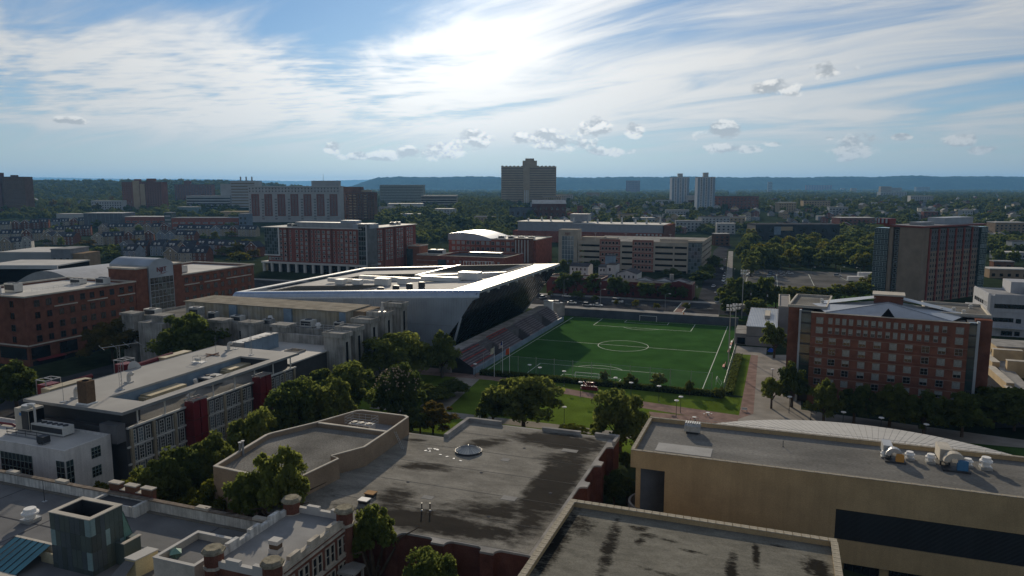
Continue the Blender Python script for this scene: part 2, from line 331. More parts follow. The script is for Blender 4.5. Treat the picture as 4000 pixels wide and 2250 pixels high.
def facade(th, side, plane, us, zs, meshes, parent=None, name='window', skip=None, rnd=random):
    for j, z in enumerate(zs):
        for i, u in enumerate(us):
            if skip and skip(i, j): continue
            me = meshes if not isinstance(meshes, list) else rnd.choice(meshes)
            x, y = (u, plane) if side in 'fb' else (plane, u)
            th.put(name, me, x, y, z, ROT[side], parent=parent)
def lin(a, b, n): return [a + (b - a) * i / (n - 1) for i in range(n)] if n > 1 else [(a + b) / 2]
def mid(a, b, n): return [a + (b - a) * (i + .5) / n for i in range(n)]
def flat_block(th, x0, y0, x1, y1, z0, z1, wall, roof=None, ph=0.8, pw=0.35, cop=None, wname='wall', rname='roof'):
    w = th.part(wname, MB().box(x0, y0, z0, x1, y1, z1 - ph).ring(x0, y0, x1, y1, pw, z1 - ph, z1), wall)
    if roof: th.part(rname, MB().box(x0 + pw + .01, y0 + pw + .01, z1 - ph - .1, x1 - pw - .01, y1 - pw - .01, z1 - ph + .03), roof)
    if cop: th.part('coping', MB().ring(x0 - .08, y0 - .08, x1 + .08, y1 + .08, pw + .16, z1 + .004, z1 + .14), cop)
    return w
# ---------------------------------------------------------------- roof equipment shared by many roofs
def vent_fan(label, s, t, z, r=0.6, h=1.1, mat=None, group='mushroom exhaust fans on the roofs'):
    th = T('exhaust_fan', label, 'roof fan', s, t, z, group, local=True); mat = mat or white_paint
    th.part('curb', MB().box(-r*.9, -r*.9, 0, r*.9, r*.9, h*.25), galv)
    th.part('body', MB().cyl(0, 0, h*.25, r*.62, h*.6, r*.7, 14), mat)
    th.part('hood', MB().cyl(0, 0, h*.6, r*1.05, h*.72, r*1.05, 16).cyl(0, 0, h*.72, r*.85, h, r*.72, 16), mat)
    return th
def ac_unit(label, s, t, z, lx, ly, h, mat=None, fans=2, group='rooftop air handling units', rot=None, grille=True):
    th = T('air_handler', label, 'air conditioner', s, t, z, group, local=True, rot=rot); mat = mat or off_white
    th.part('casing', MB().box(-lx/2, -ly/2, 0.25, lx/2, ly/2, h), mat)
    th.part('base_rail', MB().box(-lx/2 + .1, -ly/2 + .1, 0, lx/2 - .1, -ly/2 + .3, 0.25).box(-lx/2 + .1, ly/2 - .3, 0, lx/2 - .1, ly/2 - .1, 0.25), grey_metal)
    for i in range(fans):
        x = -lx/2 + lx * (i + .5) / fans
        th.part('fan', MB().cyl(x, 0, h, min(lx/fans, ly)*.36, h + .18, min(lx/fans, ly)*.36, 14), dark_metal)
    if grille: th.part('grille', MB().box(-lx/2 + .2, -ly/2 - .04, h*.3, lx/2 - .2, -ly/2 - .003, h*.85), dark_metal)
    return th
def text_mesh(txt, size, ext, mat):
    cu = bpy.data.curves.new(txt, 'FONT'); cu.body = txt; cu.size = size; cu.extrude = ext; cu.align_x = 'CENTER'
    o = bpy.data.objects.new('tmp_text', cu); COL.objects.link(o); dg = bpy.context.evaluated_depsgraph_get(); me = bpy.data.meshes.new_from_object(o.evaluated_get(dg)); bpy.data.objects.remove(o)
    me.materials.clear(); me.materials.append(mat); return me
def net_material():
    ma = bpy.data.materials.new('net'); ma.use_nodes = True; nt = ma.node_tree; N = nt.nodes; N.clear()
    d = N.new('ShaderNodeBsdfDiffuse'); d.inputs[0].default_value = (.28, .34, .36, 1); t = N.new('ShaderNodeBsdfTransparent'); ms = N.new('ShaderNodeMixShader'); ms.inputs[0].default_value = .10
    o = N.new('ShaderNodeOutputMaterial'); nt.links.new(t.outputs[0], ms.inputs[1]); nt.links.new(d.outputs[0], ms.inputs[2]); nt.links.new(ms.outputs[0], o.inputs[0]); return ma
NET = net_material()

# ---------------------------------------------------------------- ground, roads, pitch
def ground():
    ys = [-300, 0, 98, 101, 104, 107, 110, 113, 116, 150, 300, 500, 650] + [750 + 50 * i for i in range(20)] + [1750, 1950, 2200, 2500, 2800, 3100, 3600, 4200, 5200, 6500, 8000, 11000, 15000, 20000, 26000]
    xs = [-21000, -12000, -8000, -5000, -4000, -3300, -2700, -2200, -1800, -1500, -1200, -950, -750, -550, -400, -200, 0, 500, 1000, 2000, 4000, 8000, 15000, 21000]
    b = MB(); n = len(xs)
    b.v = [(x, y, terr2(x, y)) for y in ys for x in xs]
    for j in range(len(ys) - 1):
        for i in range(n - 1): k = j * n + i; b.f.append((k, k + 1, k + n + 1, k + n)); b.m.append(0)
    struct('ground', b, ground_m, campus=False)
ground()
def sheet(name, pts, z, mat, th=0.0):
    b = MB()
    if th: b.prism(pts, z - th, z)
    else: b.face([(p[0], p[1], z) for p in (pts if sum(pts[k][0]*pts[(k+1)%len(pts)][1]-pts[(k+1)%len(pts)][0]*pts[k][1] for k in range(len(pts))) > 0 else pts[::-1])])
    return struct(name, b, mat)
R4 = lambda a, b, c, d: [(a, b), (c, b), (c, d), (a, d)]
sheet('lawn', R4(-125, 150, -8, 206), 0.006, lawn_m)
sheet('lawn', R4(-12.5, 208, -8, 262), 0.006, lawn_m)
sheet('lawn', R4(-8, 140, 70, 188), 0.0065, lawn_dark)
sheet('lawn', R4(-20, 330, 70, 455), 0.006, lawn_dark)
# paths
sheet('path', [(-125, 206), (-101, 207), (-92, 208.5), (-60.5, 199.6), (-43, 194.6), (-7, 189.2), (-7, 184), (-21, 184.7), (-31, 186.8), (-42, 189.7), (-58.4, 193.6), (-80, 199.5), (-125, 197)], 0.016, brick_pave)
sheet('path', R4(-100, 162, -30, 166.3), 0.014, paving)
sheet('path', [(-88, 166.3), (-80, 166.3), (-84, 199), (-92, 203)], 0.013, paving)
sheet('path', [(-8, 262), (8, 268), (7, 200), (60, 192), (60, 187), (-8, 183.5)], 0.018, paving)
sheet('path', [(-8, 262), (-5.6, 262), (-4.6, 192), (-8, 186)], 0.022, brick_pave)
sheet('path', R4(-15.5, 262, -3, 276), 0.012, paving)
sheet('path', R4(-30, 171, 10, 184.5), 0.017, brick_pave)
sheet('path', R4(-330, 375, -8, 381), 0.02, concrete, 0.12)
sheet('path', R4(-330, 330, -25, 343), 0.02, concrete, 0.12)
sheet('path', [(-26, 380), (-22, 380), (-41, 700), (-45, 700)], 0.03, concrete, 0.12)
# roads
sheet('road', R4(-330, 343.2, 120, 374.8), 0.008, asphalt)
sheet('road', [(-38.5, 374.8), (-26, 374.8), (-46, 700), (-50, 1100), (-60, 1100), (-58, 700)], 0.009, asphalt)
sheet('road', R4(-205, 80, -150, 330), 0.007, asphalt)
sheet('road', [(50, 200), (63, 206), (66, 300), (56, 300)], 0.012, asphalt)
def markings():
    b = MB()
    for k in range(40): b.face([(-320 + k*8, 358.9, .0125), (-317 + k*8, 358.9, .0125), (-317 + k*8, 359.1, .0125), (-320 + k*8, 359.1, .0125)])
    for s in (-46, -42): b.face([(s, 344, .0125), (s + .4, 344, .0125), (s + .4, 374, .0125), (s, 374, .0125)])
    o = struct('road_marking', b, line_paint)
    b = MB()
    b.face([(-46, 343.2, .0115), (-42, 343.2, .0115), (-42, 374.8, .0115), (-46, 374.8, .0115)]); struct('crosswalk', b, brick_pave)
markings()
# car park
sheet('parking_lot', R4(-24, 452, 62, 548), 0.011, asphalt_lot)
b = MB()
for s0, t0, s1, t1 in ((-1.8, 519, -0.7, 452), (18.5, 527, 19.9, 457), (36, 528, 40, 500), (-20, 519, -19, 455)):
    b.face([(s0 - .14, t0, .016), (s1 - .14, t1, .016), (s1 + .14, t1, .016), (s0 + .14, t0, .016)][::-1] if t1 > t0 else [(s1 - .14, t1, .016), (s1 + .14, t1, .016), (s0 + .14, t0, .016), (s0 - .14, t0, .016)])
struct('road_marking', b, line_paint)
# soccer pitch
FS0, FS1, FT0, FT1 = -86.3, -19.3, 208.6, 314.2; FC = (FS0 + FS1) / 2; FM = (FT0 + FT1) / 2
pitch = sheet('soccer_pitch', R4(-90.6, 206.5, -13.6, 315.8), 0.02, turf)
def pitch_lines():
    w = 0.11; z = 0.026
    def bar(x0, y0, x1, y1):
        b = MB(); b.face([(x0, y0, z), (x1, y0, z), (x1, y1, z), (x0, y1, z)]); addo('line_marking', b.mesh('line_marking'), line_paint, pitch)
    def arc(cx, cy, r, a0, a1, n=48):
        b = MB()
        for k in range(n):
            p, q = a0 + (a1 - a0) * k / n, a0 + (a1 - a0) * (k + 1) / n
            b.face([(cx + (r - w)*cos(p), cy + (r - w)*sin(p), z), (cx + (r + w)*cos(p), cy + (r + w)*sin(p), z), (cx + (r + w)*cos(q), cy + (r + w)*sin(q), z), (cx + (r - w)*cos(q), cy + (r - w)*sin(q), z)])
        addo('line_marking', b.mesh('line_marking'), line_paint, pitch)
    for x in (FS0, FS1): bar(x - w, FT0, x + w, FT1)
    for y in (FT0, FM, FT1): bar(FS0 + w, y - w, FS1 - w, y + w)
    arc(FC, FM, 9.15, 0, 2 * pi, 72)
    for y, d in ((FT0, 1), (FT1, -1)):
        for hw, dp in ((20.15, 16.5), (9.15, 5.5)):
            ye = y + d * dp
            for sx in (-1, 1): bar(FC + sx * hw - w, min(y + d*w, ye), FC + sx * hw + w, max(y + d*w, ye))
            bar(FC - hw + w, ye - w, FC + hw - w, ye + w)
        aa = math.acos(5.5 / 9.15); c0 = pi / 2 * d
        arc(FC, y + d * 11, 9.15, c0 - aa, c0 + aa, 24)
pitch_lines()
# distant wooded ridges
def ridge(name, y, x0, x1, topf, base, mat, seed, depth):
    rg = np.random.RandomState(seed); n = 420; xs = np.linspace(x0, x1, n)
    b = MB(); rows = 7
    jit = rg.rand(n)
    for r in range(rows):
        k = r / (rows - 1)
        for i in range(n):
            h = topf(xs[i]); hh = base + (h - base) * (1 - (1 - k) ** 1.6) + (jit[i] * 9 - 3) * k + (rg.rand() - .5) * 10 * k
            b.v.append((xs[i], y + depth * k + 40 * sin(xs[i] / 900), hh))
    for r in range(rows - 1):
        for i in range(n - 1): k = r * n + i; b.f.append((k, k + 1, k + n + 1, k + n)); b.m.append(0)
    struct(name, b, mat, campus=False)
ridge_m = M('ridge_m', (0.030, 0.050, 0.028), 0.95, var=0.3, sc=0.004, fine=0.4, fsc=0.03)
def rt(x):
    u = 2000 + 2850 * x / 9000
    e = 32 * sstep(1330, 1470, u) - 26 + 1.2 * sin(u / 130) + 1.0 * sin(u / 47) + 3 * sstep(3500, 3600, u)
    return 57.5 + 9000 * (38 + e * 1.15) / 2850 if u > 1300 else 25
ridge('hills', 8600, -2300, 9500, rt, 25, ridge_m, 3, 900)
ridge('hills', 23000, -20000, 4000, lambda x: 57.5 + 23500 * (35 + 5 * sin(x / 2600 + 1) + 2 * sin(x / 900)) / 2850, 20, ridge_m, 5, 900)

# ---------------------------------------------------------------- foreground buildings
def stain_mat(name, base, dark, seed, kind, s1=.11, s2=.45):
    ma = bpy.data.materials.new(name); ma.use_nodes = True; nt = ma.node_tree; N = nt.nodes; LK = nt.links; bs = N['Principled BSDF']; bs.inputs['Roughness'].default_value = 0.93; bs.inputs['Specular IOR Level'].default_value = 0.02
    tc = N.new('ShaderNodeTexCoord'); V = tc.outputs['Object']
    def nz(vec, s, d=6, r=.6, dist=0.0):
        n = N.new('ShaderNodeTexNoise'); n.inputs['Scale'].default_value = s; n.inputs['Detail'].default_value = d; n.inputs['Roughness'].default_value = r; n.inputs['Distortion'].default_value = dist; LK.new(vec, n.inputs[0]); return n.outputs[0]
    def mp(vec, sc, loc=(0, 0, 0), rz=0):
        n = N.new('ShaderNodeMapping'); n.inputs['Scale'].default_value = sc; n.inputs['Location'].default_value = loc; n.inputs['Rotation'].default_value = (0, 0, rz); LK.new(vec, n.inputs[0]); return n.outputs[0]
    def mr(x, a, b, c=0.0, d=1.0):
        n = N.new('ShaderNodeMapRange'); n.inputs[1].default_value = a; n.inputs[2].default_value = b; n.inputs[3].default_value = c; n.inputs[4].default_value = d; LK.new(x, n.inputs[0]); return n.outputs[0]
    def mth(op, a, b):
        n = N.new('ShaderNodeMath'); n.operation = op
        for i, q in enumerate((a, b)):
            if isinstance(q, (int, float)): n.inputs[i].default_value = q
            else: LK.new(q, n.inputs[i])
        return n.outputs[0]
    def mix(f, a, b):
        n = N.new('ShaderNodeMix'); n.data_type = 'RGBA'; LK.new(f, n.inputs[0])
        for i, q in ((6, a), (7, b)):
            if isinstance(q, tuple): n.inputs[i].default_value = (*q, 1)
            else: LK.new(q, n.inputs[i])
        return n.outputs[2]
    sp = N.new('ShaderNodeSeparateXYZ'); LK.new(V, sp.inputs[0]); X, Y = sp.outputs[0], sp.outputs[1]
    wob = nz(mp(V, (1, 1, 1), (seed, 0, 0)), s1, 6, .65, .6); wob2 = nz(mp(V, (.6, 1.6, 1), (0, seed, 0)), s2, 6, .65)
    tot = None
    for (cx, cy, rx, ry, ang, amp) in kind:                      # ponding stains left where water stands
        dx = mth('SUBTRACT', X, cx); dy = mth('SUBTRACT', Y, cy); c, s = cos(ang), sin(ang)
        u = mth('DIVIDE', mth('ADD', mth('MULTIPLY', dx, c), mth('MULTIPLY', dy, s)), rx); v = mth('DIVIDE', mth('SUBTRACT', mth('MULTIPLY', dy, c), mth('MULTIPLY', dx, s)), ry)
        k = mth('MULTIPLY', mth('SUBTRACT', 1.0, mth('ADD', mth('MULTIPLY', u, u), mth('MULTIPLY', v, v))), amp)
        tot = k if tot is None else mth('MAXIMUM', tot, k)
    f = mth('ADD', mth('MAXIMUM', tot, -1.2), mth('ADD', mth('MULTIPLY', mth('SUBTRACT', wob, .5), 4.2), mth('MULTIPLY', mth('SUBTRACT', wob2, .5), 4.0)))
    st = mr(f, -0.5, 0.9)
    grain = mr(nz(V, 5.0, 3), .3, .7, .80, 1.2); broad = mr(nz(mp(V, (1, 2.2, 1)), .16, 6, .7), .32, .68, .62, 1.18)
    col = mix(st, base, dark)
    for g in (grain, broad):
        n = N.new('ShaderNodeVectorMath'); n.operation = 'SCALE'; LK.new(col, n.inputs[0]); LK.new(g, n.inputs['Scale']); col = n.outputs[0]
    LK.new(col, bs.inputs['Base Color']); return ma
# --- B: low building with the stained grey roof and scalloped edge
def building_b():
    s0, t0 = -50, 110
    th = T('hall_building', 'low brick hall with stained grey roof, round skylight and scalloped edge', 'building', s0, t0)
    def indent(p, q, n, d=1.25, gap=1.0):                        # straight edge p->q cut by n rounded recesses on its inner side
        p = np.array(p, float); q = np.array(q, float); L_ = np.linalg.norm(q - p); e = (q - p) / L_; nrm = np.array([-e[1], e[0]])   # interior on the left
        out = []
        for k in range(n):
            a = L_ * k / n + gap; b2 = L_ * (k + 1) / n - gap
            out += [p + e * a, p + e * a + nrm * .25]
            for j in range(7):
                an = pi / 2 * j / 6; out.append(p + e * (a + .9 * (1 - cos(an))) + nrm * (.25 + (d - .25) * sin(an)))
            for j in range(7):
                an = pi / 2 * j / 6; out.append(p + e * (b2 - .9 * (1 - sin(an)) ) + nrm * (.25 + (d - .25) * cos(an)))
            out += [p + e * b2 + nrm * .25, p + e * b2]
        return [tuple(x) for x in out]
    outline = [(-72, 86.4)] + indent((-57.8, 86.4), (-28.2, 86.4), 4) + [(-28.2, 86.4)] + indent((-28.2, 103.5), (-28.2, 133.4), 3) + [(-28.2, 137.6), (-60.5, 137.6), (-60.5, 126.4), (-72, 126.4)]
    th.part('wall', MB().prism(outline, -4, 8.2), dark_brick)
    roofm = stain_mat('stained_roof', (0.235, 0.222, 0.192), (0.024, 0.021, 0.018), 1.7,
        [(3, -18.0, 15, 3.4, .0, 2.0), (-5.8, -12.5, 3.2, 5.5, .35, 1.2), (-7.5, 1, 5, 2.0, .1, 1.1), (11, 21.8, 11, 4.4, -.05, 2.1), (16.5, 2, 4.0, 22, .03, 1.8), (14.3, 12.5, 4.5, 4.0, 0, 1.3), (-1.5, 16.5, 4.5, 2.2, .7, 1.0), (-15.8, 12.8, 2.4, .8, .2, 1.3), (10, -12, 7, 4, .4, .7)])
    th.part('roof', MB().prism(outline, 8.2, 8.5), [concrete]).data
    inner = [(-71, 87.9), (-30, 87.9), (-30, 136.9), (-59.7, 136.9), (-59.7, 125.8), (-71, 125.8)]
    th.part('roof_membrane', MB().prism(inner, 8.45, 8.52), roofm)
    # raised back parapet
    for q in (MB().box(-60.9, 126.0, 8.5, -60.1, 137.6, 9.3).box(-60.1, 137.0, 8.5, -53, 137.8, 9.3), MB().box(-44, 137.0, 8.5, -36, 137.8, 9.1), MB().box(-33, 137.0, 8.5, -28.1, 137.8, 9.2).box(-28.7, 133.6, 8.5, -28.1, 137.0, 9.2)): th.part('parapet', q, concrete)
    for s, t in ((-39.4, 96.6), (-33.2, 108), (-47, 112), (-57, 104), (-44, 126)): th.part('roof_drain', MB().cyl(s, t, 8.52, .32, 8.58, .22, 10), roof_dark)
    b = MB()
    for t in (95.5, 104.2, 112.8, 121.5, 130.2): th.part('membrane_seam', MB().box(-66 if t < 125 else -59, t, 8.52, -30.2, t + .06, 8.545), M('seam_r', (.19, .18, .16), .9))
    for s, t, w, d in ((-40, 103, 2.4, 1.6), (-52, 99, 1.8, 1.2), (-37, 127, 3.0, 1.4), (-46, 118.5, 1.5, 1.5)): th.part('roof_patch', MB().box(s, t, 8.52, s + w, t + d, 8.55), M('patch_b', (.30, .29, .27), .9, var=.1))
    # skylight
    th2 = T('skylight', 'round cone skylight with pale glass segments on stained roof', 'skylight', -53.2, 120.6, 8.52, local=True)
    th2.part('curb', MB().cyl(0, 0, 0, 2.55, .35, 2.55, 32), dark_metal)
    for k in range(24):
        a0, a1 = 2*pi*k/24, 2*pi*(k+1)/24
        th2.part('pane', MB().face([(2.45*cos(a0), 2.45*sin(a0), .36), (2.45*cos(a1), 2.45*sin(a1), .36), (.12*cos(a1), .12*sin(a1), 1.25), (.12*cos(a0), .12*sin(a0), 1.25)]), M('sky_pane', (0.52, 0.50, 0.44), 0.3, var=.1) if k % 5 else M('sky_pane2', (0.40, 0.39, 0.36), 0.3, var=.1))
    rb = MB()
    for k in range(24): a0 = 2*pi*k/24; rb.tube((2.47*cos(a0), 2.47*sin(a0), .38), (.1*cos(a0), .1*sin(a0), 1.28), .035, n=4)
    rb.cyl(0, 0, 1.22, .16, 1.36, .1, 8); th2.part('ribs', rb, grey_metal)
    # hatches, pipes, litter
    def hatch(s, t, mat, lab):
        h = T('roof_hatch', lab, 'hatch', s, t, 8.52, local=True); h.part('curb', MB().box(-.75, -.6, 0, .75, .6, .45), dark_metal); h.part('lid', MB().box(-.85, -.7, .45, .85, .7, .58), mat)
    hatch(-60.0, 97.0, M('rust', (0.36, 0.2, 0.08), .8), 'rusty brown roof hatch at the shadow edge of stained roof'); hatch(-59.6, 94.4, white_paint, 'white roof hatch beside the rusty hatch on stained roof')
    for i, (s, t) in enumerate(((-49.8, 95), (-48.6, 95.4))):
        p = T('vent_pipe', ('left' if i == 0 else 'right') + ' one of two slim vent pipes on the stained roof', 'pipe', s, t, 8.52, 'vent pipes on the stained roof', local=True)
        p.part('pipe', MB().cyl(0, 0, 0, .09, 1.1, .09, 8).cyl(0, 0, 1.1, .14, 1.2, .14, 8), dark_metal); p.part('flashing', MB().cyl(0, 0, 0, .22, .12, .12, 8), galv)
    rr = random.Random(4)
    for i in range(7):
        p = T('debris_scrap', 'pale scrap of torn membrane lying on the stained roof', 'debris', -60.3 + rr.uniform(-1.2, 1.3), 119 + rr.uniform(-.9, .9), 8.525, 'scraps of membrane on the stained roof', rot=rr.uniform(0, 3), local=True)
        q = [(rr.uniform(.25, .6) * cos(a) , rr.uniform(.15, .4) * sin(a)) for a in (0, 1, 2, 3, 4.2, 5.2)]
        p.part('sheet', MB().prism(q, 0, .04), white_paint)
    for i in range(4):
        p = T('debris_scrap', 'small pale scrap near the round skylight', 'debris', -57.5 + i * 1.6, 117.4 - i * .5, 8.525, 'small scraps near the skylight', rot=i, local=True)
        p.part('sheet', MB().prism([(-.3, -.15), (.3, -.2), (.25, .15), (-.2, .2)], 0, .04), white_paint)
    ld = T('roof_ladder', 'short pale ladder leaning on the tan raised wall', 'ladder', -66.6, 117.5, 8.52, local=True)
    b = MB()
    for x in (-.2, .2): b.tube((x + 1.2, 0, 0), (x - .4, 0, 3.3), .04, n=5)
    ld.part('stile', b, galv)
    for k in range(9): f = (k + .5) / 9; ld.part('rung', MB().tube((1.0 - 1.6*f, 0, 3.3*f), (1.4 - 1.6*f, 0, 3.3*f), .025, n=4), galv)
    # raised tan block
    th = T('raised_wing', 'tan brick wing with angled parapet beside the stained roof', 'building', -78, 108)
    poly = [(-78.7, 90.4), (-69.8, 92.6), (-68.6, 101.2), (-70.6, 101.8), (-67.5, 107.6), (-67.8, 116.2), (-68.4, 125.6), (-69.4, 126.3), (-79.6, 126.4), (-80.6, 125.8), (-84.1, 116.2), (-88.2, 107.9), (-88.4, 106.8), (-86.2, 91.1)]
    cx = sum(p[0] for p in poly) / len(poly); cy = sum(p[1] for p in poly) / len(poly)
    ins = [(cx + (p[0] - cx) * .955, cy + (p[1] - cy) * .973) for p in poly]
    th.part('wall', MB().prism(poly, -4, 9.6, cap=True), tan_brick2)
    b = MB(); n = len(poly)
    for k in range(n):
        j = (k + 1) % n; b.prism([poly[k], poly[j], ins[j], ins[k]], 9.6, 12.0)
    th.part('parapet', b, tan_brick2)
    for k in range(n):
        j = (k + 1) % n; th.part('coping', MB().prism([poly[k], poly[j], ins[j], ins[k]], 12.004, 12.14), beige)
    th.part('roof', MB().prism([p for p in ins if p[1] < 116.3] , 9.6, 11.2), roof_gravel)
    th.part('cross_wall', MB().box(-83.4, 116.3, 9.6, -68.2, 116.7, 11.9), tan_brick2); th.part('coping', MB().box(-83.4, 116.2, 11.904, -68.2, 116.85, 12.05), beige)
    th.part('sunken_roof', MB().prism([p for p in ins if p[1] > 116.0], 9.6, 9.75), roof_grey)
    ac = ac_unit('caged air unit with railing in the sunken roof well', -76.8, 121.5, 9.76, 5.0, 2.2, 1.3, off_white, 3)
    b = MB()
    for z in (1.5, 2.1, 2.7): 
        for (x0, y0, x1, y1) in ((-2.9, -1.5, 2.9, -1.5), (2.9, -1.5, 2.9, 1.5), (2.9, 1.5, -2.9, 1.5), (-2.9, 1.5, -2.9, -1.5)): b.tube((x0, y0, z), (x1, y1, z), .04, n=4)
    for x in (-2.9, -1.45, 0, 1.45, 2.9):
        for y in (-1.5, 1.5): b.tube((x, y, 0), (x, y, 2.7), .045, n=4)
    ac.part('railing', b, galv)
    p = T('vent_stack', 'twin grey vent stacks on the tan raised wing', 'vent', -87.0, 98.5, 11.2, local=True); p.part('stack', MB().cyl(0, 0, 0, .22, 2.2, .22, 8).cyl(.55, .1, 0, .2, 2.5, .2, 8), grey_metal); p.part('cap', MB().cyl(0, 0, 2.3, .32, 2.42, .32, 8).cyl(.55, .1, 2.6, .32, 2.72, .32, 8), grey_metal)
building_b()
# --- C: gravel roof at the bottom right with stone coping
def building_c():
    th = T('gravel_roof_building', 'tan building with gravel roof, black stains and stone coping in foreground', 'building', -10, 85)
    x0, x1, y0, y1 = -28.6, 9.1, 62, 103.8
    th.part('wall', MB().box(x0, y0, -4, x1, y1, 9.1).ring(x0, y0, x1, y1, .75, 9.1, 9.86), tan_brick)
    rm = stain_mat('gravel_roof', (0.20, 0.19, 0.157), (0.018, 0.016, 0.013), 6.1, [(-17.2, 7, 1.5, 10, .02, 1.1), (-15.6, 12.5, 2.2, 3, .2, .9), (-10, 8, 1.0, 8, .08, 1.2), (-7.2, 14.3, 1.5, .9, 0, 1.1), (-5.6, 12.7, 1.2, .7, 0, 1.1), (-6.3, 10.5, .7, 1.0, 0, 1.0), (6.0, 6.5, .8, 5, .02, 1.2), (8.8, 12, .55, 3.4, .05, 1.2), (16.2, 11.3, 1.7, 3.2, .05, 1.3), (11.9, 15.7, 1.1, .4, 0, 1.0), (.6, 10.1, 1.6, .4, -.1, .9), (-2.1, 12.1, 1.5, .35, -.1, .8), (3, 2, 6, .5, -.2, .6)], .4, 1.6)
    th.part('roof', MB().box(x0 + .76, y0 + .76, 9.0, x1 - .76, y1 - .76, 9.12), rm)
    b = MB().box(-.53, -.46, 0, .53, .46, .12); me = b.mesh('coping_stone'); me.materials.append(M('coping_m', (0.42, 0.375, 0.29), .9, var=.12, sc=1.5))
    b = MB().box(-.46, -.53, 0, .46, .53, .12); me2 = b.mesh('coping_stone'); me2.materials.append(MATS['coping_m'])
    k = int((x1 - x0) / 1.17)
    for i in range(k + 1): th.put('coping_stone', me, x0 + .55 + i * (x1 - x0 - 1.1) / k, y1 - .40, 9.87)
    for x in (x0 + .4, x1 - .4):
        for i in range(33): th.put('coping_stone', me2, x, y1 - 1.5 - i * 1.18, 9.87)
building_c()
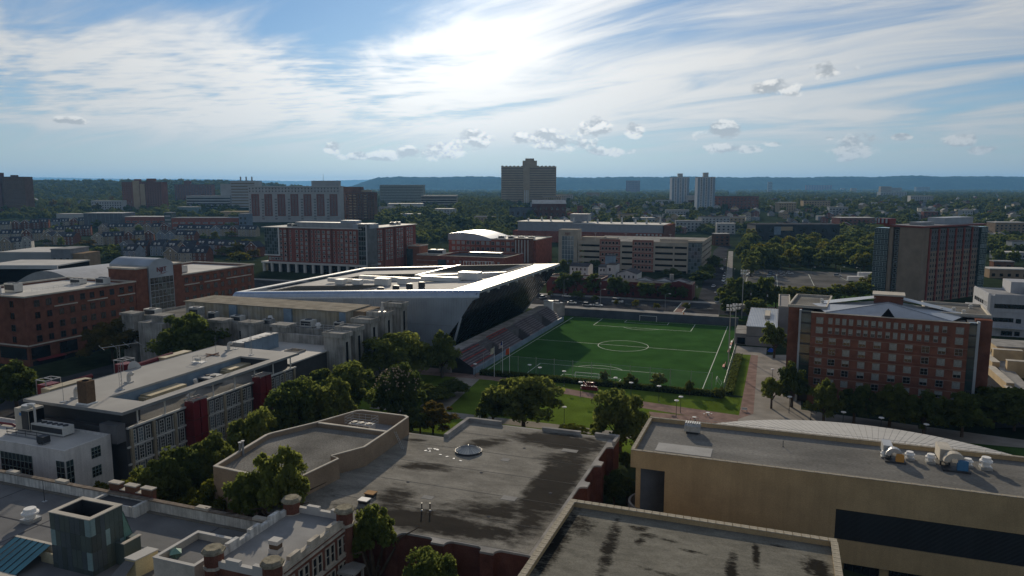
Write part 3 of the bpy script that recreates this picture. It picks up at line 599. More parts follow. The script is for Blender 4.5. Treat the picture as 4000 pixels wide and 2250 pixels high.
# --- D: long tan brick building on the right
def building_d():
    th = T('tan_hall', 'long tan brick hall with flat gravel roof and dark louvre band', 'building', 10, 128)
    x0, x1, y0, y1 = -22.3, 62, 118.85, 138.1
    # front wall with real recesses: corner opening, louvre band, lower windows
    b = MB()
    b.box(x0, y0, 10.4, x1, y1, 12.7); b.box(x0 + .9, y0 + .2, -4, x0 + 1.7, y0 + 1.0, 10.4); b.box(-16.5, y0 + .0, -6, 10.0, y1, 10.4); b.box(10.0, y0, 8.0, x1, y1, 10.4)
    b.box(10.0, y0, -.7, x1, y1, 3.1); b.box(10.0, y0 + .6, 3.1, x1, y1, 8.0); b.box(x0 + .5, y0 + 6, -4, -16.5, y1, 10.4); b.box(10.0, y0 + .8, -6, x1, y1, -.7)
    b.ring(x0, y0, x1, y1, .45, 12.7, 13.42)
    th.part('wall', b, tan_brick)
    th.part('glass_wall', MB().face([(-20.6, y0 + .5, -4), (-16.55, y0 + 4.5, -4), (-16.55, y0 + 4.5, 10.38), (-20.6, y0 + .5, 10.38)]), M('glass_grey', (0.12, 0.14, 0.17), .25, var=.1))
    th.part('roof', MB().box(x0 + .46, y0 + .46, 12.6, x1 - .46, y1 - .46, 12.73), M('d_roof', (0.225, 0.217, 0.198), .95, var=.2, sc=.12, fine=.25, fsc=4, stretch=(.5, 1.3, 1)))
    th.part('roof_patch', MB().box(-18.7, 121.9, 12.735, -9.4, 126.1, 12.78), M('patch', (0.36, 0.355, 0.34), .85, var=.06))
    cop = M('d_cop', (0.38, 0.34, 0.27), .9, var=.15, sc=1.2); me = MB().box(-.91, -.3, 0, .91, .3, .1).mesh('coping_stone'); me.materials.append(cop); me2 = MB().box(-.3, -.95, 0, .3, .95, .1).mesh('coping_stone'); me2.materials.append(cop)
    for i in range(33):
        for y in (y0 + .22, y1 - .22): th.put('coping_stone', me, x0 + .95 + i * 1.93, y, 13.43)
    for i in range(9): th.put('coping_stone', me2, x0 + .24, y0 + 1.55 + i * 1.98, 13.43)
    lv = MB().box(-25, -.05, 0, 25, .35, .10); me = lv.mesh('louvre_blade'); me.materials.append(M('louvre', (0.045, 0.05, 0.055), .6, var=.1))
    th.part('louvre_back', MB().face([(10.0, y0 + .55, 3.1), (60, y0 + .55, 3.1), (60, y0 + .55, 8.0), (10.0, y0 + .55, 8.0)]), dark_metal)
    for i in range(24): th.put('louvre_blade', me, 35.02, y0 + .15, 3.15 + i * .2)
    for i in range(6): th.put('window', win(4.9, 3.2, dark_metal, win_dark, .08, (4, 2)), 14.2 + i * 6.4, y0 + .78, -4.2)
    # curved stair wall
    p = T('curved_wall', 'curved pale concrete stair wall at the corner of tan hall', 'wall', -19.5, 121.5)
    b = MB(); n = 18
    for k in range(n):
        a0, a1 = 2.0 + 2.6 * k / n, 2.0 + 2.6 * (k + 1) / n; c = (-18.6, 122.6)
        b.prism([(c[0] + r * cos(a), c[1] + r * sin(a)) for r, a in ((4.6, a0), (4.6, a1), (4.2, a1), (4.2, a0))], -4, 3.2)
    p.part('wall', b, concrete)
    # fan-shaped seam roof behind
    p = T('fan_roof', 'curved silver standing seam roof fanning out behind the tan hall', 'roof', 15, 140)
    C0 = (15, 118); a0, a1 = radians(31), radians(149); n = 64
    def inner(a): r = 20.6 / sin(a); return (C0[0] + r * cos(a), C0[1] + 20.6)
    b = MB()
    for k in range(n):
        p0, p1 = a0 + (a1 - a0) * k / n, a0 + (a1 - a0) * (k + 1) / n
        i0, i1 = inner(p0), inner(p1); o0 = (C0[0] + 40*cos(p0), C0[1] + 40*sin(p0)); o1 = (C0[0] + 40*cos(p1), C0[1] + 40*sin(p1))
        q = [(*i0, 12.6), (*o0, 10.2), (*o1, 10.2), (*i1, 12.6)]
        p.part('roof_panel', MB().face(q).face([(x, y, z - .12) for x, y, z in q[::-1]]), M('fan_seam', (0.44, 0.435, 0.42), .8, var=.05))
        d = 0.05
        sm = MB().tube((*i0, 12.6), (*o0, 10.2), .03, .03, 4); p.part('seam', sm, M('seam_f', (.20, .20, .20), .8))
    b = MB()
    for k in range(n):
        p0, p1 = a0 + (a1 - a0) * k / n, a0 + (a1 - a0) * (k + 1) / n
        o0 = (C0[0] + 39.4*cos(p0), C0[1] + 39.4*sin(p0)); o1 = (C0[0] + 39.4*cos(p1), C0[1] + 39.4*sin(p1)); b.face([(*o0, -1), (*o1, -1), (*o1, 10.1), (*o0, 10.1)])
    p.part('wall', b, tan_brick)
    b = MB()
    for k in range(22): b.tube((-14 + k * 2.4, 138.6, 12.6), (-14 + k * 2.4, 138.6, 13.75), .03, n=4)
    for z in (13.2, 13.75): b.tube((-14, 138.6, z), (36.4, 138.6, z), .03, n=4)
    p.part('railing', b, galv)
    # roof plant
    box = T('roof_ventilator', 'grey louvred box ventilator on the left of the tan hall roof', 'roof vent', -13.7, 133.6, 12.74, local=True)
    box.part('curb', MB().box(-1.1, -.8, 0, 1.1, .8, .45), dark_metal); box.part('casing', MB().box(-1.4, -1.1, .45, 1.4, 1.1, 1.5), galv)
    h = MB()
    for k in range(7): x = -1.4 + k * .4; h.face([(x, -1.1, 1.5), (x + .4, -1.1, 1.5), (x + .3, -.7, 2.0), (x + .1, -.7, 2.0)]).box(x + .08, -.7, 1.5, x + .34, .7, 2.0)
    box.part('louvre_top', h, galv)
    for i, (s, t, r, h, lab) in enumerate(((17.9, 131.9, .55, 1.15, 'small white roof fan left of the orange blower'), (21.8, 132.4, .75, 1.35, 'white drum roof fan between the two blowers'), (24.8, 131.9, .78, 1.5, 'white drum roof fan left of the blue blower'), (30.2, 132.3, .72, 1.3, 'white drum roof fan right of the blue blower'), (32.6, 131.9, .9, 2.0, 'tall white roof fan farthest right on the tan hall'))):
        f = vent_fan(lab, s, t, 12.74, r, h)
    def blower(s, t, casing, motor, lab, sc=1.0):
        q = T('blower', lab, 'blower', s, t, 12.74, local=True)
        q.part('duct', MB().box(-1.6*sc, 1.2*sc, .6*sc, -.2*sc, 4.4*sc, 2.2*sc).prism([(-1.6*sc, 4.4*sc), (-.2*sc, 4.4*sc), (-.5*sc, 5.2*sc), (-1.4*sc, 5.2*sc)], .8*sc, 1.9*sc), casing)
        b = MB(); n = 10
        for k in range(n):
            a, c = pi * k / n, pi * (k + 1) / n
            r0, r1 = .55*sc, 1.25*sc
            P4 = [(-.1*sc + r*cos(x), 1.0*sc, 1.0*sc + r*sin(x)) for r, x in ((r0, a), (r1, a), (r1, c), (r0, c))]; P5 = [(x, -.1*sc, z) for x, y, z in P4]
            for f4 in ([P4[0], P4[1], P4[2], P4[3]], P5[::-1], [P4[1], P5[1], P5[2], P4[2]], [P4[3], P5[3], P5[0], P4[0]]): b.face(f4)
        q.part('scroll', b, casing)
        q.part('motor', MB().box(.1*sc, -.7*sc, .25*sc, 1.3*sc, -.15*sc, 1.1*sc).prism([(.1*sc, -.7*sc), (1.3*sc, -.7*sc), (1.0*sc, -.2*sc), (.4*sc, -.2*sc)], 1.1*sc, 1.5*sc), motor)
        q.part('skid', MB().box(-1.5*sc, -.9*sc, 0, 1.6*sc, .9*sc, .25*sc), dark_metal)
        q.part('leg', MB().box(-1.5*sc, 1.4*sc, 0, -1.3*sc, 1.6*sc, .6*sc).box(-.5*sc, 1.4*sc, 0, -.3*sc, 1.6*sc, .6*sc).box(-1.5*sc, 4.0*sc, 0, -1.3*sc, 4.2*sc, .6*sc).box(-.5*sc, 4.0*sc, 0, -.3*sc, 4.2*sc, .6*sc), dark_metal)
    blower(19.3, 130.4, silver, M('orange', (0.55, 0.27, 0.06), .6), 'silver duct blower with orange motor on tan hall roof')
    blower(27.9, 129.6, beige, M('blue', (0.05, 0.17, 0.33), .6), 'beige duct blower with blue motor on tan hall roof', 1.25)
    for s, t in ((2, 131.5),):
        q = T('vent_pipe', 'thin lone vent pipe in the middle of tan hall roof', 'pipe', s, t, 12.74, local=True); q.part('pipe', MB().cyl(0, 0, 0, .06, 1.1, .06, 6), dark_metal); q.part('flashing', MB().cyl(0, 0, 0, .2, .1, .1, 8), dark_metal)
building_d()

# ---------------------------------------------------------------- left foreground
stucco = M('stucco', (0.64, 0.63, 0.59), .9, var=.15, sc=.6, streak=.45)
grey_mem = M('grey_mem', (0.175, 0.175, 0.175), .85, var=.12, sc=.2, fine=.08)
def castle():
    th = T('old_hall', 'old hall with grey flat roof and white stucco parapet in foreground', 'building', -95, 70)
    th.part('wall', MB().box(-150, 45, -4, -65, 82.9, 7.0), red_brick2)
    th.part('roof', MB().box(-149.5, 45.3, 6.9, -65.3, 82.45, 7.2), grey_mem)
    # parapet panels, each its own piece, with coping and small merlons
    k = 0; s = -150.0
    while s < -66:
        e = min(s + 5.6, -65.1); th.part('parapet_panel', MB().box(s + .03, 82.5, 7.2, e - .03, 82.9, 8.9), stucco)
        th.part('coping', MB().box(s + .01, 82.35, 8.904, e - .01, 83.15, 9.1), M('cop_brown', (0.24, 0.20, 0.16), .9, var=.2, sc=1)); s = e
    for s in (-133.5, -121.8, -110.2, -80.6, -70): th.part('merlon', MB().box(s - 1.15, 82.3, 9.104, s + 1.15, 83.2, 9.5), beige)
    th.part('gutter_band', MB().box(-149, 81.9, 7.202, -66, 82.45, 7.35), M('gut', (0.20, 0.185, 0.16), .9))
    # seams of the roof sheets
    b = MB()
    for s in (-118, -103, -77): b.box(s, 46, 7.2, s + .18, 81.8, 7.23)
    b.box(-149, 73.0, 7.2, -66, 73.2, 7.235); th.part('roof_seam', b, roof_dark)
    g = T('battlement', 'brick battlement with three stepped merlons on the old hall', 'parapet', -95.7, 82.6, 7.2)
    g.part('wall', MB().box(-100.2, 83.2, 7.2 - 8, -91.2, 84.0, 9.4), dark_brick)
    g.part('side_wall', MB().box(-100.2, 80.0, 7.22, -99.7, 83.2, 8.9), stucco); g.part('side_wall', MB().box(-91.8, 79.8, 7.22, -91.2, 83.2, 9.0), stucco)
    g.part('pit_roof', MB().box(-99.7, 80.0, 8.4, -91.8, 83.2, 8.55), roof_dark); g.part('plaster', MB().box(-99.7, 79.8, 7.22, -91.9, 80.0, 8.9), stucco)
    for s in (-99.1, -95.7, -92.3): g.part('merlon', MB().box(s - 1.1, 83.15, 9.4, s + 1.1, 84.05, 10.3), brown_brick); g.part('merlon_cap', MB().box(s - 1.2, 83.05, 10.304, s + 1.2, 84.15, 10.5), beige)
    for s in (-97.4, -94.0): g.part('cap_stone', MB().box(s - .6, 83.1, 9.404, s + .6, 84.1, 9.55), beige)
    # green panelled lift tower
    g = T('lift_tower', 'lift tower clad in dark green and teal panels on the old hall', 'tower', -86, 67.4, 5.2)
    x0, x1, y0, y1, zt = -89.5, -82.3, 65.0, 70.0, 14.9
    g.part('core', MB().box(x0 + .08, y0 + .08, 5.2, x1 - .08, y1 - .08, 12.6), dark_metal)
    g.part('parapet', MB().ring(x0 + .08, y0 + .08, x1 - .08, y1 - .08, .5, 12.6, 14.85), dark_metal)
    g.part('coping', MB().ring(x0 - .1, y0 - .1, x1 + .1, y1 + .1, .75, 14.9, 15.02), beige)
    g.part('inner_roof', MB().box(x0 + .6, y0 + .6, 12.6, x1 - .6, y1 - .6, 12.65), M('brown_floor', (0.10, 0.085, 0.07), .9))
    pm = [M('pan_a', (0.055, 0.072, 0.070), .5, var=.1), M('pan_b', (0.080, 0.105, 0.096), .5, var=.1), M('pan_c', (0.068, 0.088, 0.098), .5, var=.1), M('pan_d', (0.22, 0.32, 0.32), .45, var=.08)]
    rr = random.Random(11)
    for j, (za, zb) in enumerate(((12.6, 14.88), (10.4, 12.57), (7.9, 10.37), (5.2, 7.87))):
        for i in range(8):
            a = x0 + (x1 - x0) * i / 8; m_ = pm[3] if (i, j) in ((7, 0), (7, 2), (0, 1)) else rr.choice(pm[:3])
            g.part('panel', MB().box(a + .02, y0 - .04, za, a + (x1 - x0) / 8 - .02, y0 + .075, zb), m_)
        for i in range(7):
            a = y0 + .08 + (y1 - y0 - .08) * i / 7; m_ = pm[3] if (i, j) in ((3, 1), (6, 2), (0, 0)) else (pm[1] if i > 2 else rr.choice(pm[:3]))
            g.part('panel', MB().box(x1 - .075, a + .02, za, x1 + .04, a + 5 / 7 - .02, zb), m_)
    g.part('annex', MB().box(-83.8, 70.2, 7.2, -80.7, 71.2, 10.3).box(-81.0, 68.4, 7.2, -80.6, 70.2, 10.3).box(-82.2, 68.4, 7.2, -81.0, 68.8, 10.3), pm[1]); g.part('annex_cap', MB().box(-81.1, 68.3, 10.304, -80.5, 71.3, 10.4), beige)
    g.part('side_hood', MB().face([(-82.2, 69.9, 14), (-82.2, 72.3, 7.3), (-82.2, 69.9, 7.3)]).face([(-84, 70.05, 14), (-82.2, 70.05, 14), (-82.2, 72.3, 7.3), (-84, 72.3, 7.3)]), copper)
    g.part('low_annex', MB().ring(-92.4, 65.4, -89.6, 68.6, .3, 5.2, 8.6), M('tank', (0.42, 0.38, 0.26), .8)); 
    # teal skylight
    k = T('glass_skylight', 'sloping teal glass skylight with thin ribs beside green tower', 'skylight', -94, 63.5, 7.2)
    for i in range(6):
        a = -98.4 + i * 1.15
        k.part('pane', MB().face([(a, 61.2, 7.6), (a + 1.1, 61.2, 7.6), (a + 1.1, 66.3, 9.3), (a, 66.3, 9.3)]), M('tealglass', (0.06, 0.20, 0.23), .12, var=.12, spec=.6))
        k.part('rib', MB().tube((a - .03, 61.2, 7.66), (a - .03, 66.3, 9.36), .05, n=4), dark_metal)
    k.part('curb', MB().box(-98.7, 60.2, 7.2, -91.2, 61.15, 7.62).box(-98.7, 66.35, 7.2, -91.2, 66.8, 9.3), beige)
    vent_fan('large white mushroom fan left of the green tower', -105.3, 73.5, 7.24, 1.15, 2.1)
    q = T('vent_mast', 'thin dark mast on the grey roof by the stucco parapet', 'mast', -110, 79.3, 7.2, local=True); q.part('mast', MB().cyl(0, 0, 0, .05, 3.6, .04, 6), dark_metal); q.part('base', MB().box(-.3, -.3, 0, .3, .3, .1), galv)
    # white ringed roof with copper lantern, wedge
    q = T('ringed_roof', 'small flat roof ringed by white parapet beside brick block', 'roof', -70, 70.5, 5)
    flat_block(q, -73.6, 66.6, -66.9, 74.3, 3, 10.6, beige, grey_mem, .9, .35, roof_white)
    q = T('copper_lantern', 'green copper roof lantern with pointed cap', 'lantern', -72.3, 69.0, 9.75, local=True)
    q.part('body', MB().box(-.4, -.4, 0, .4, .4, .7), M('lan', (.09, .16, .13), .7)); q.part('cap', MB().cyl(0, 0, .7, 1.0, 1.2, .12, 4), copper); q.part('finial', MB().cyl(0, 0, 1.2, .06, 1.5, .03, 6), copper)
    q = T('beige_hood', 'cream sloping stair hood on the old hall roof', 'hood', -77, 67, 7.2)
    q.part('hood', MB().prism([(-78.4, 66.6), (-76.7, 66.6), (-76.2, 69.8), (-78.0, 69.8)], 7.2, 9.6), M('cream', (0.62, 0.52, 0.30), .8, var=.08)); q.part('lid', MB().prism([(-78.5, 66.5), (-76.6, 66.5), (-76.1, 69.9), (-78.1, 69.9)], 9.604, 9.75), roof_white)
    q.part('apron', MB().face([(-79.6, 64.6, 7.4), (-77.3, 64.6, 7.4), (-76.7, 66.55, 9.4), (-78.4, 66.55, 9.4)]), grey_mem)
    # brick block with four turrets
    th = T('turret_block', 'red brick block with four chimney-like turrets and pale window bays', 'building', -58.7, 74, -4)
    x0, x1, y0, y1 = -64.4, -54.4, 66.0, 82.8
    th.part('wall', MB().box(x0, y0, -4, x1, y1, 11.6), M('old_brick', (.16, .072, .052), .9, var=.15, sc=.6, fine=.2))
    b = MB(); rr = random.Random(3)
    segs = []
    for i in range(7):
        a = y0 + 1.2 + (y1 - y0 - 2.4) * i / 7; c = y0 + 1.2 + (y1 - y0 - 2.4) * (i + 1) / 7; zt = 12.9 if i % 2 else 12.45
        for xa, xb in ((x0, x0 + .6), (x1 - .6, x1)): th.part('parapet_block', MB().box(xa, a, 11.6, xb, c - .02, zt), stucco if xa == x0 else limestone)
    for i in range(4):
        a = x0 + 1 + (x1 - x0 - 2) * i / 4; c = a + (x1 - x0 - 2) / 4; zt = 12.9 if i % 2 else 12.45
        for ya, yb in ((y0, y0 + .6), (y1 - .6, y1)): th.part('parapet_block', MB().box(a, ya, 11.6, c - .02, yb, zt), roof_white)
    th.part('roof', MB().box(x0 + .6, y0 + .6, 11.55, x1 - .6, y1 - .6, 11.66), M('white_mem', (0.265, 0.265, 0.262), .8, var=.1, sc=.3))
    for (s, t) in ((x0 + .7, y1 - .9), (x1 - .4, y1 - 1.1), (x1 - .4, y0 + .4), (x0 + .9, y0 + .4)):
        tu = th.part('turret', MB().cyl(s, t, -4, 1.15, 13.4, 1.15, 8), MATS['old_brick'])
        th.part('turret_band', MB().cyl(s, t, 11.4, 1.3, 11.75, 1.3, 8), limestone, tu); th.part('turret_cap', MB().cyl(s, t, 13.404, 1.42, 13.7, 1.42, 8).cyl(s, t, 13.7, 1.3, 14.0, 1.1, 8), M('capstone', (0.30, 0.27, 0.20), .95, var=.2, sc=1.5), tu)
    # right face: paired tall windows with limestone surrounds in two storeys
    for z0, h in ((8.0, 2.3), (4.0, 2.6), (0.2, 2.6)):
        for i in range(5):
            yc = y0 + 2.8 + i * 2.85
            for d in (-.55, .55): th.put('window', win(.7, h, limestone, win_dark, .16, (1, 2), .14, True), x1, yc + d, z0, pi / 2)
    for z in (11.0, 7.3, 3.3): th.part('string_course', MB().box(x1 + .002, y0 + 1.4, z, x1 + .22, y1 - 1.8, z + .3), limestone)
    th.part('cornice', MB().box(x1 + .002, y0 + 1.2, 11.605, x1 + .14, y1 - 1.8, 11.95), limestone)
    q = T('roof_chimney', 'square white chimney with brown louvre on turret block roof', 'chimney', -58.4, 71.6, 11.67, local=True)
    q.part('base', MB().box(-.7, -.6, 0, .7, .6, .6), roof_white); q.part('louvre', MB().box(-.62, -.52, .6, .62, .52, 1.25), M('brown_l', (.13, .09, .06), .8)); q.part('cap', MB().box(-.72, -.62, 1.25, .72, .62, 1.75), roof_white)
    q = T('porch_roof', 'small slate porch roof on the side of turret block', 'roof', -52.5, 80, 6)
    q.part('roof', MB().box(x1 + .25, 78.5, 5.9, -51.6, 81.6, 6.25), concrete); q.part('post', MB().box(-52.0, 78.8, -4, -51.7, 79.1, 5.9), concrete); q.part('post', MB().box(-52.0, 81.0, -4, -51.7, 81.3, 5.9), concrete)
castle()
def white_building():
    th = T('white_office', 'white rendered office block with blue-shadowed roof below the long building', 'building', -128, 95, -1)
    x0, x1, y0, y1 = -155, -118.6, 89.9, 99.6
    th.part('wall', MB().box(x0, y0, -4, x1, y1, 10.5).ring(x0, y0, x1, y1, .3, 10.5, 10.95), white_wall)
    th.part('roof', MB().box(x0 + .31, y0 + .31, 10.4, x1 - .31, y1 - .3, 10.53), roof_white)
    gf = M('green_frame', (.20, .24, .22), .5)
    def curtain(side, plane, a, b, z0, z1, nx, nz):
        for i in range(nx):
            for j in range(nz):
                w = (b - a) / nx; h = (z1 - z0) / nz
                th.put('window', win(round(w - .12, 2), round(h - .1, 2), gf, win_teal if j == nz - 1 else win_dark, .05, (1, 1), .08), *((a + w * (i + .5), plane) if side == 'f' else (plane, a + w * (i + .5))), z0 + j * h + .05, ROT[side])
    curtain('f', y0, -135.2, -126.9, 5.0, 8.9, 8, 3); curtain('f', y0, -150, -138, 5.0, 8.9, 10, 3); curtain('f', y0, -120.8, -118.75, 4.4, 8.9, 2, 4); curtain('r', x1, 90.05, 91.5, 4.4, 8.9, 2, 4)
    curtain('r', x1, 95.2, 97.2, 7.5, 9.6, 3, 3); curtain('r', x1, 95.1, 97.1, 3.9, 5.9, 3, 3); curtain('f', y0, -150, -119, -2, 1.5, 20, 2)
    ct = T('cooling_tower', 'tall grey cooling tower with pipe on the white office roof', 'cooling tower', -136.5, 97.2, 10.54, local=True)
    ct.part('casing', MB().box(-2.2, -1.6, .3, 1.6, 1.6, 4.6), beige); ct.part('louvre', MB().box(1.605, -1.5, .6, 1.75, 1.5, 4.2), black_void); ct.part('louvre', MB().box(-.2, -1.75, .6, 1.5, -1.605, 4.2), dark_metal); ct.part('fan_ring', MB().cyl(-.4, 0, 4.6, 1.2, 5.0, 1.2, 14), galv)
    ct.part('pipe', MB().path([(2.3, -.8, .1), (2.3, -.8, 4.9), (1.9, -.8, 5.3), (.6, -.8, 5.3)], .22, 8), roof_white); ct.part('badge', MB().box(-.9, -1.63, 3.2, -.4, -1.605, 3.8), M('bluebadge', (.03, .2, .5), .5)); ct.part('leg', MB().box(-2, -1.4, 0, -1.8, 1.4, .3).box(1.2, -1.4, 0, 1.4, 1.4, .3), dark_metal)
    ac_unit('long chiller with row of fans on the white office roof', -130.5, 97.0, 10.54, 8.5, 2.4, 1.9, off_white, 6)
    q = T('roof_frame', 'dark pipe frame in front of the cooling tower', 'pipework', -133.5, 93.6, 10.54, local=True)
    b = MB()
    for z in (.5, 1.1): b.path([(-5, 0, z), (0, .3, z), (6, .2, z)], .08, 5)
    for x in (-5, -2.5, 0, 3, 6): b.tube((x, .1, 0), (x, .1, 1.3), .05, n=4)
    q.part('pipes', b, dark_metal); q.part('tray', MB().box(-5, -.4, .0, 6, -.1, .2), grey_metal)
    q = T('vent_box', 'dark square vent on front edge of the white office roof', 'vent', -126.7, 92.2, 10.54, local=True); q.part('box', MB().box(-.9, -.7, .3, .9, .7, 1.5), dark_metal); q.part('leg', MB().box(-.8, -.6, 0, -.7, .6, .3).box(.7, -.6, 0, .8, .6, .3), grey_metal)
    q = T('red_pipe', 'red pipe run along the left of white office roof', 'pipe', -141, 97, 10.54, local=True); q.part('pipe', MB().path([(-6, 0, .4), (-1, .2, .4), (0, .2, .1)], .25, 8), red_paint); q.part('support', MB().box(-4.1, -.1, 0, -3.9, .3, .3), grey_metal)
white_building()
def long_building():                                             # E
    th = T('long_gallery', 'long building under a white slab roof with red stair ducts', 'building', -130, 128)
    x0, x1, y0, y1, z = -143.1, -116.5, 100.7, 155.4, 15.0
    # roof slab with a long slot
    b = MB(); zz = (z - .45, z)
    for (a, c, d, e) in ((x0, y0, x1, 107.9), (x0, 107.9, -128.4, 147.2), (-119.0, 107.9, x1, 147.2), (x0, 147.2, x1, y1)): b.box(a, c, zz[0], d, e, zz[1])
    th.part('roof_slab', b, M('slab_white', (0.375, 0.365, 0.34), .8, var=.08, sc=.12, fine=.06))
    th.part('fascia', MB().box(x0 - .06, y0 - .06, z - .5, x1 + .06, y0 - .004, z + .1).box(x1 + .004, y0, z - .5, x1 + .06, y1, z + .1).box(x0 - .06, y0, z - .5, x0 - .004, y1, z + .1), grey_metal)
    # recessed dark top storey and lower block
    th.part('attic_wall', MB().box(x0 + 1.5, y0 + 2.2, 11.2, -128.6, y1 - 1, z - .46).box(-128.6, y0 + 2.2, 11.2, -119.5, 107.5, z - .46).box(-128.6, 147.5, 11.2, -119.5, y1 - 1, z - .46), M('attic', (0.045, 0.047, 0.052), .7, var=.1))
    th.part('screen_wall', MB().box(-128.58, 107.6, 11.2, -128.5, 147.4, z - .5), blue_panel)
    th.part('lower_block', MB().box(x0 + .8, y0 + 1.2, -4, -117.4, y1 - .6, 11.2), M('dk_end', (0.07, 0.07, 0.075), .7, var=.1))
    th.part('deck', MB().box(-128.4, 107.6, 11.2, -117.6, 147.4, 11.26), roof_gravel)
    th.part('corner_block', MB().box(-121.5, 99.7, 9.0, -117.2, 101.8, 12.6), M('cblk', (.12, .12, .125), .7))
    for t in lin(105, 153, 8): th.part('column', MB().cyl(-117.5, t, 11.2, .16, z - .45, .16, 8), off_white)
    # window wall, storey by storey, bay by bay
    wm = [win(1.0, 2.6, off_white, win_dark, .12, (2, 4), .16), win(1.0, 2.6, off_white, win_sky, .12, (2, 4), .16)]
    bays = [t for t in np.arange(103.6, 154, 1.75) if not (116.6 < t < 121.4 or 137.8 < t < 142.6)]
    rr = random.Random(5)
    for zf in (7.9, 4.4, .9, -2.6): facade(th, 'r', -117.4, bays, [zf], wm, rnd=rr)
    th.part('facade_band', MB().box(-117.39, 102, 11.21, -116.9, 154.6, 11.55), off_white)
    for zf in (7.3, 3.8, .3): th.part('facade_band', MB().box(-117.39, 102, zf, -117.1, 154.6, zf + .35), off_white)
    for t in (103, 108.5, 114, 123, 128.5, 134, 144.5, 150, 154): th.part('pier', MB().box(-117.38, t - .3, -4, -116.95, t + .3, 11.2), M('pier', (.33, .28, .20), .8))
    # red stair ducts on the facade
    for t in (118.9, 140.2):
        r = th.part('red_duct', MB().box(-117.35, t - 2.0, -4, -115.0, t - .15, 12.6).box(-117.35, t + .15, -4, -115.0, t + 2.0, 12.6), red_paint)
        for zq in (1.5, 5, 8.6): th.part('duct_band', MB().box(-117.3, t - 2.1, zq, -114.9, t + 2.1, zq + .2), M('dkred', (.12, .02, .02), .6), r)
        b = MB()
        for k in range(5): b.box(-117.3, t - 2.2 + k * .95, 13.0, -114.7, t - 2.0 + k * .95, 13.15)
        b.box(-117.3, t - 2.2, 12.9, -117.1, t + 2.1, 13.1).box(-114.9, t - 2.2, 12.9, -114.7, t + 2.1, 13.1)
        for k in (0, 1):
            for s in (-117.2, -114.8): b.box(s - .06, t - 2.1 + k * 4, 12.6, s + .06, t - 2.0 + k * 4, 13.0)
        th.part('duct_grille', b, galv, r)
    # golden ducts in the slot
    for (a, c) in ((115.4, 125.6), (139.8, 149.0 - 2)):
        q = T('roof_duct', 'flat golden air duct lying in the roof slot, ' + ('nearer one' if a < 130 else 'farther one'), 'duct', -126.2, (a + c) / 2, 11.26)
        q.part('casing', MB().box(-127.9, a, 12.0, -125.0, c, 13.5).prism([(-127.9, a), (-125.0, a), (-125.4, a - .9), (-127.5, a - .9)], 12.0, 13.2), gold); q.part('stand', MB().box(-127.6, a + .5, 11.26, -125.3, a + .7, 12.0).box(-127.6, c - .7, 11.26, -125.3, c - .5, 12.0), dark_metal)
    q = T('duct_elbow', 'white elbow duct at the end of nearer golden duct', 'duct', -120.6, 123, 11.26, local=True); q.part('pipe', MB().path([(0, -2, .8), (0, 0, 1.6), (0, .9, 3.2), (0, .6, 4.3)], .4, 8), roof_white); q.part('collar', MB().cyl(0, .9, 3.0, .5, 3.2, .5, 8), red_paint)
    for (s, t, h, lab) in ((-125.5, 133.5, 1.6, 'grey fan cluster in roof slot behind nearer golden duct'),):
        ac_unit(lab, s, t, 11.27, 3.5, 4.5, 2.2, grey_metal, 2)
    # back side ducts and red boxes
    for i, (a, c) in enumerate(((111.5, 122), (143.8, 153))):
        q = T('roof_duct', 'flat golden duct along the back edge of the slab roof, ' + ('left one' if i == 0 else 'right one'), 'duct', -151, (a + c) / 2, 9)
        q.part('casing', MB().box(-152.6, a, 12.4, -149.8, c, 13.5), gold); q.part('stand', MB().box(-152.2, a + .4, 3, -150.2, a + .7, 12.4).box(-152.2, c - .7, 3, -150.2, c - .4, 12.4), dark_metal)
    for i, (t, l) in enumerate(((115, 9), (135.5, 13))):
        q = T('red_stair_shaft', 'red stair shaft with open metal frame behind slab roof, ' + ('left one' if i == 0 else 'right one'), 'shaft', -154.5, t, 0)
        q.part('shaft', MB().box(-156, t - 1.8, -4, -153.2, t + 1.6, 13.6), red_paint); q.part('sloping_duct', MB().tube((-153.4, t, 12.2), (-152.2, t + l, 13.4), .9, .55, 8), red_paint)
        b = MB()
        for zz in (14.6,): 
            for (a, c, d, e) in ((-156.2, t - 2, -153, t - 1.8), (-156.2, t + 1.6, -153, t + 1.8), (-156.2, t - .1, -153, t + .1), (-156.2, t - 1.8, -156, t + 1.6), (-153.2, t - 1.8, -153, t + 1.6)): b.box(a, c, zz, d, e, zz + .15)
        for s in (-156.1, -153.1):
            for tt in (t - 1.9, t + 1.7): b.box(s - .07, tt - .07, 0, s + .07, tt + .07, 14.6)
        q.part('frame', b, galv); q.part('link', MB().box(-153.2, t - 1, -4, -142.2, t + 1, 10), dark_metal)
    q = T('satellite_dish', 'large white dish behind the slab roof edge', 'dish', -144.2, 128.3, 9, local=True)
    b = MB(); n = 20
    rings = [[((r) * cos(2*pi*k/n), .9 * r * r / 6.0, 5.2 + r * sin(2*pi*k/n)) for k in range(n)] for r in (.01, .9, 1.7, 2.3)]
    for r0, r1 in zip(rings, rings[1:]):
        for k in range(n): b.face([r0[k], r0[(k+1) % n], r1[(k+1) % n], r1[k]])
    q.part('reflector', b, roof_white); q.part('mount', MB().cyl(0, .6, 0, .25, 5.2, .2, 8), grey_metal)
    q = T('brick_chimney', 'square brown brick chimney on the slab roof', 'chimney', -128.5, 103.2, z, local=True)
    q.part('shaft', MB().box(-1.2, -1.0, 0, 1.2, 1.0, 4.6), M('chim', (.15, .10, .065), .9, var=.12, sc=1.5)); q.part('flue', MB().cyl(0, 0, 4.6, .6, 4.75, .6, 12), black_void); q.part('flashing', MB().box(-1.45, -1.25, 0, 1.45, 1.25, .25), white_paint)
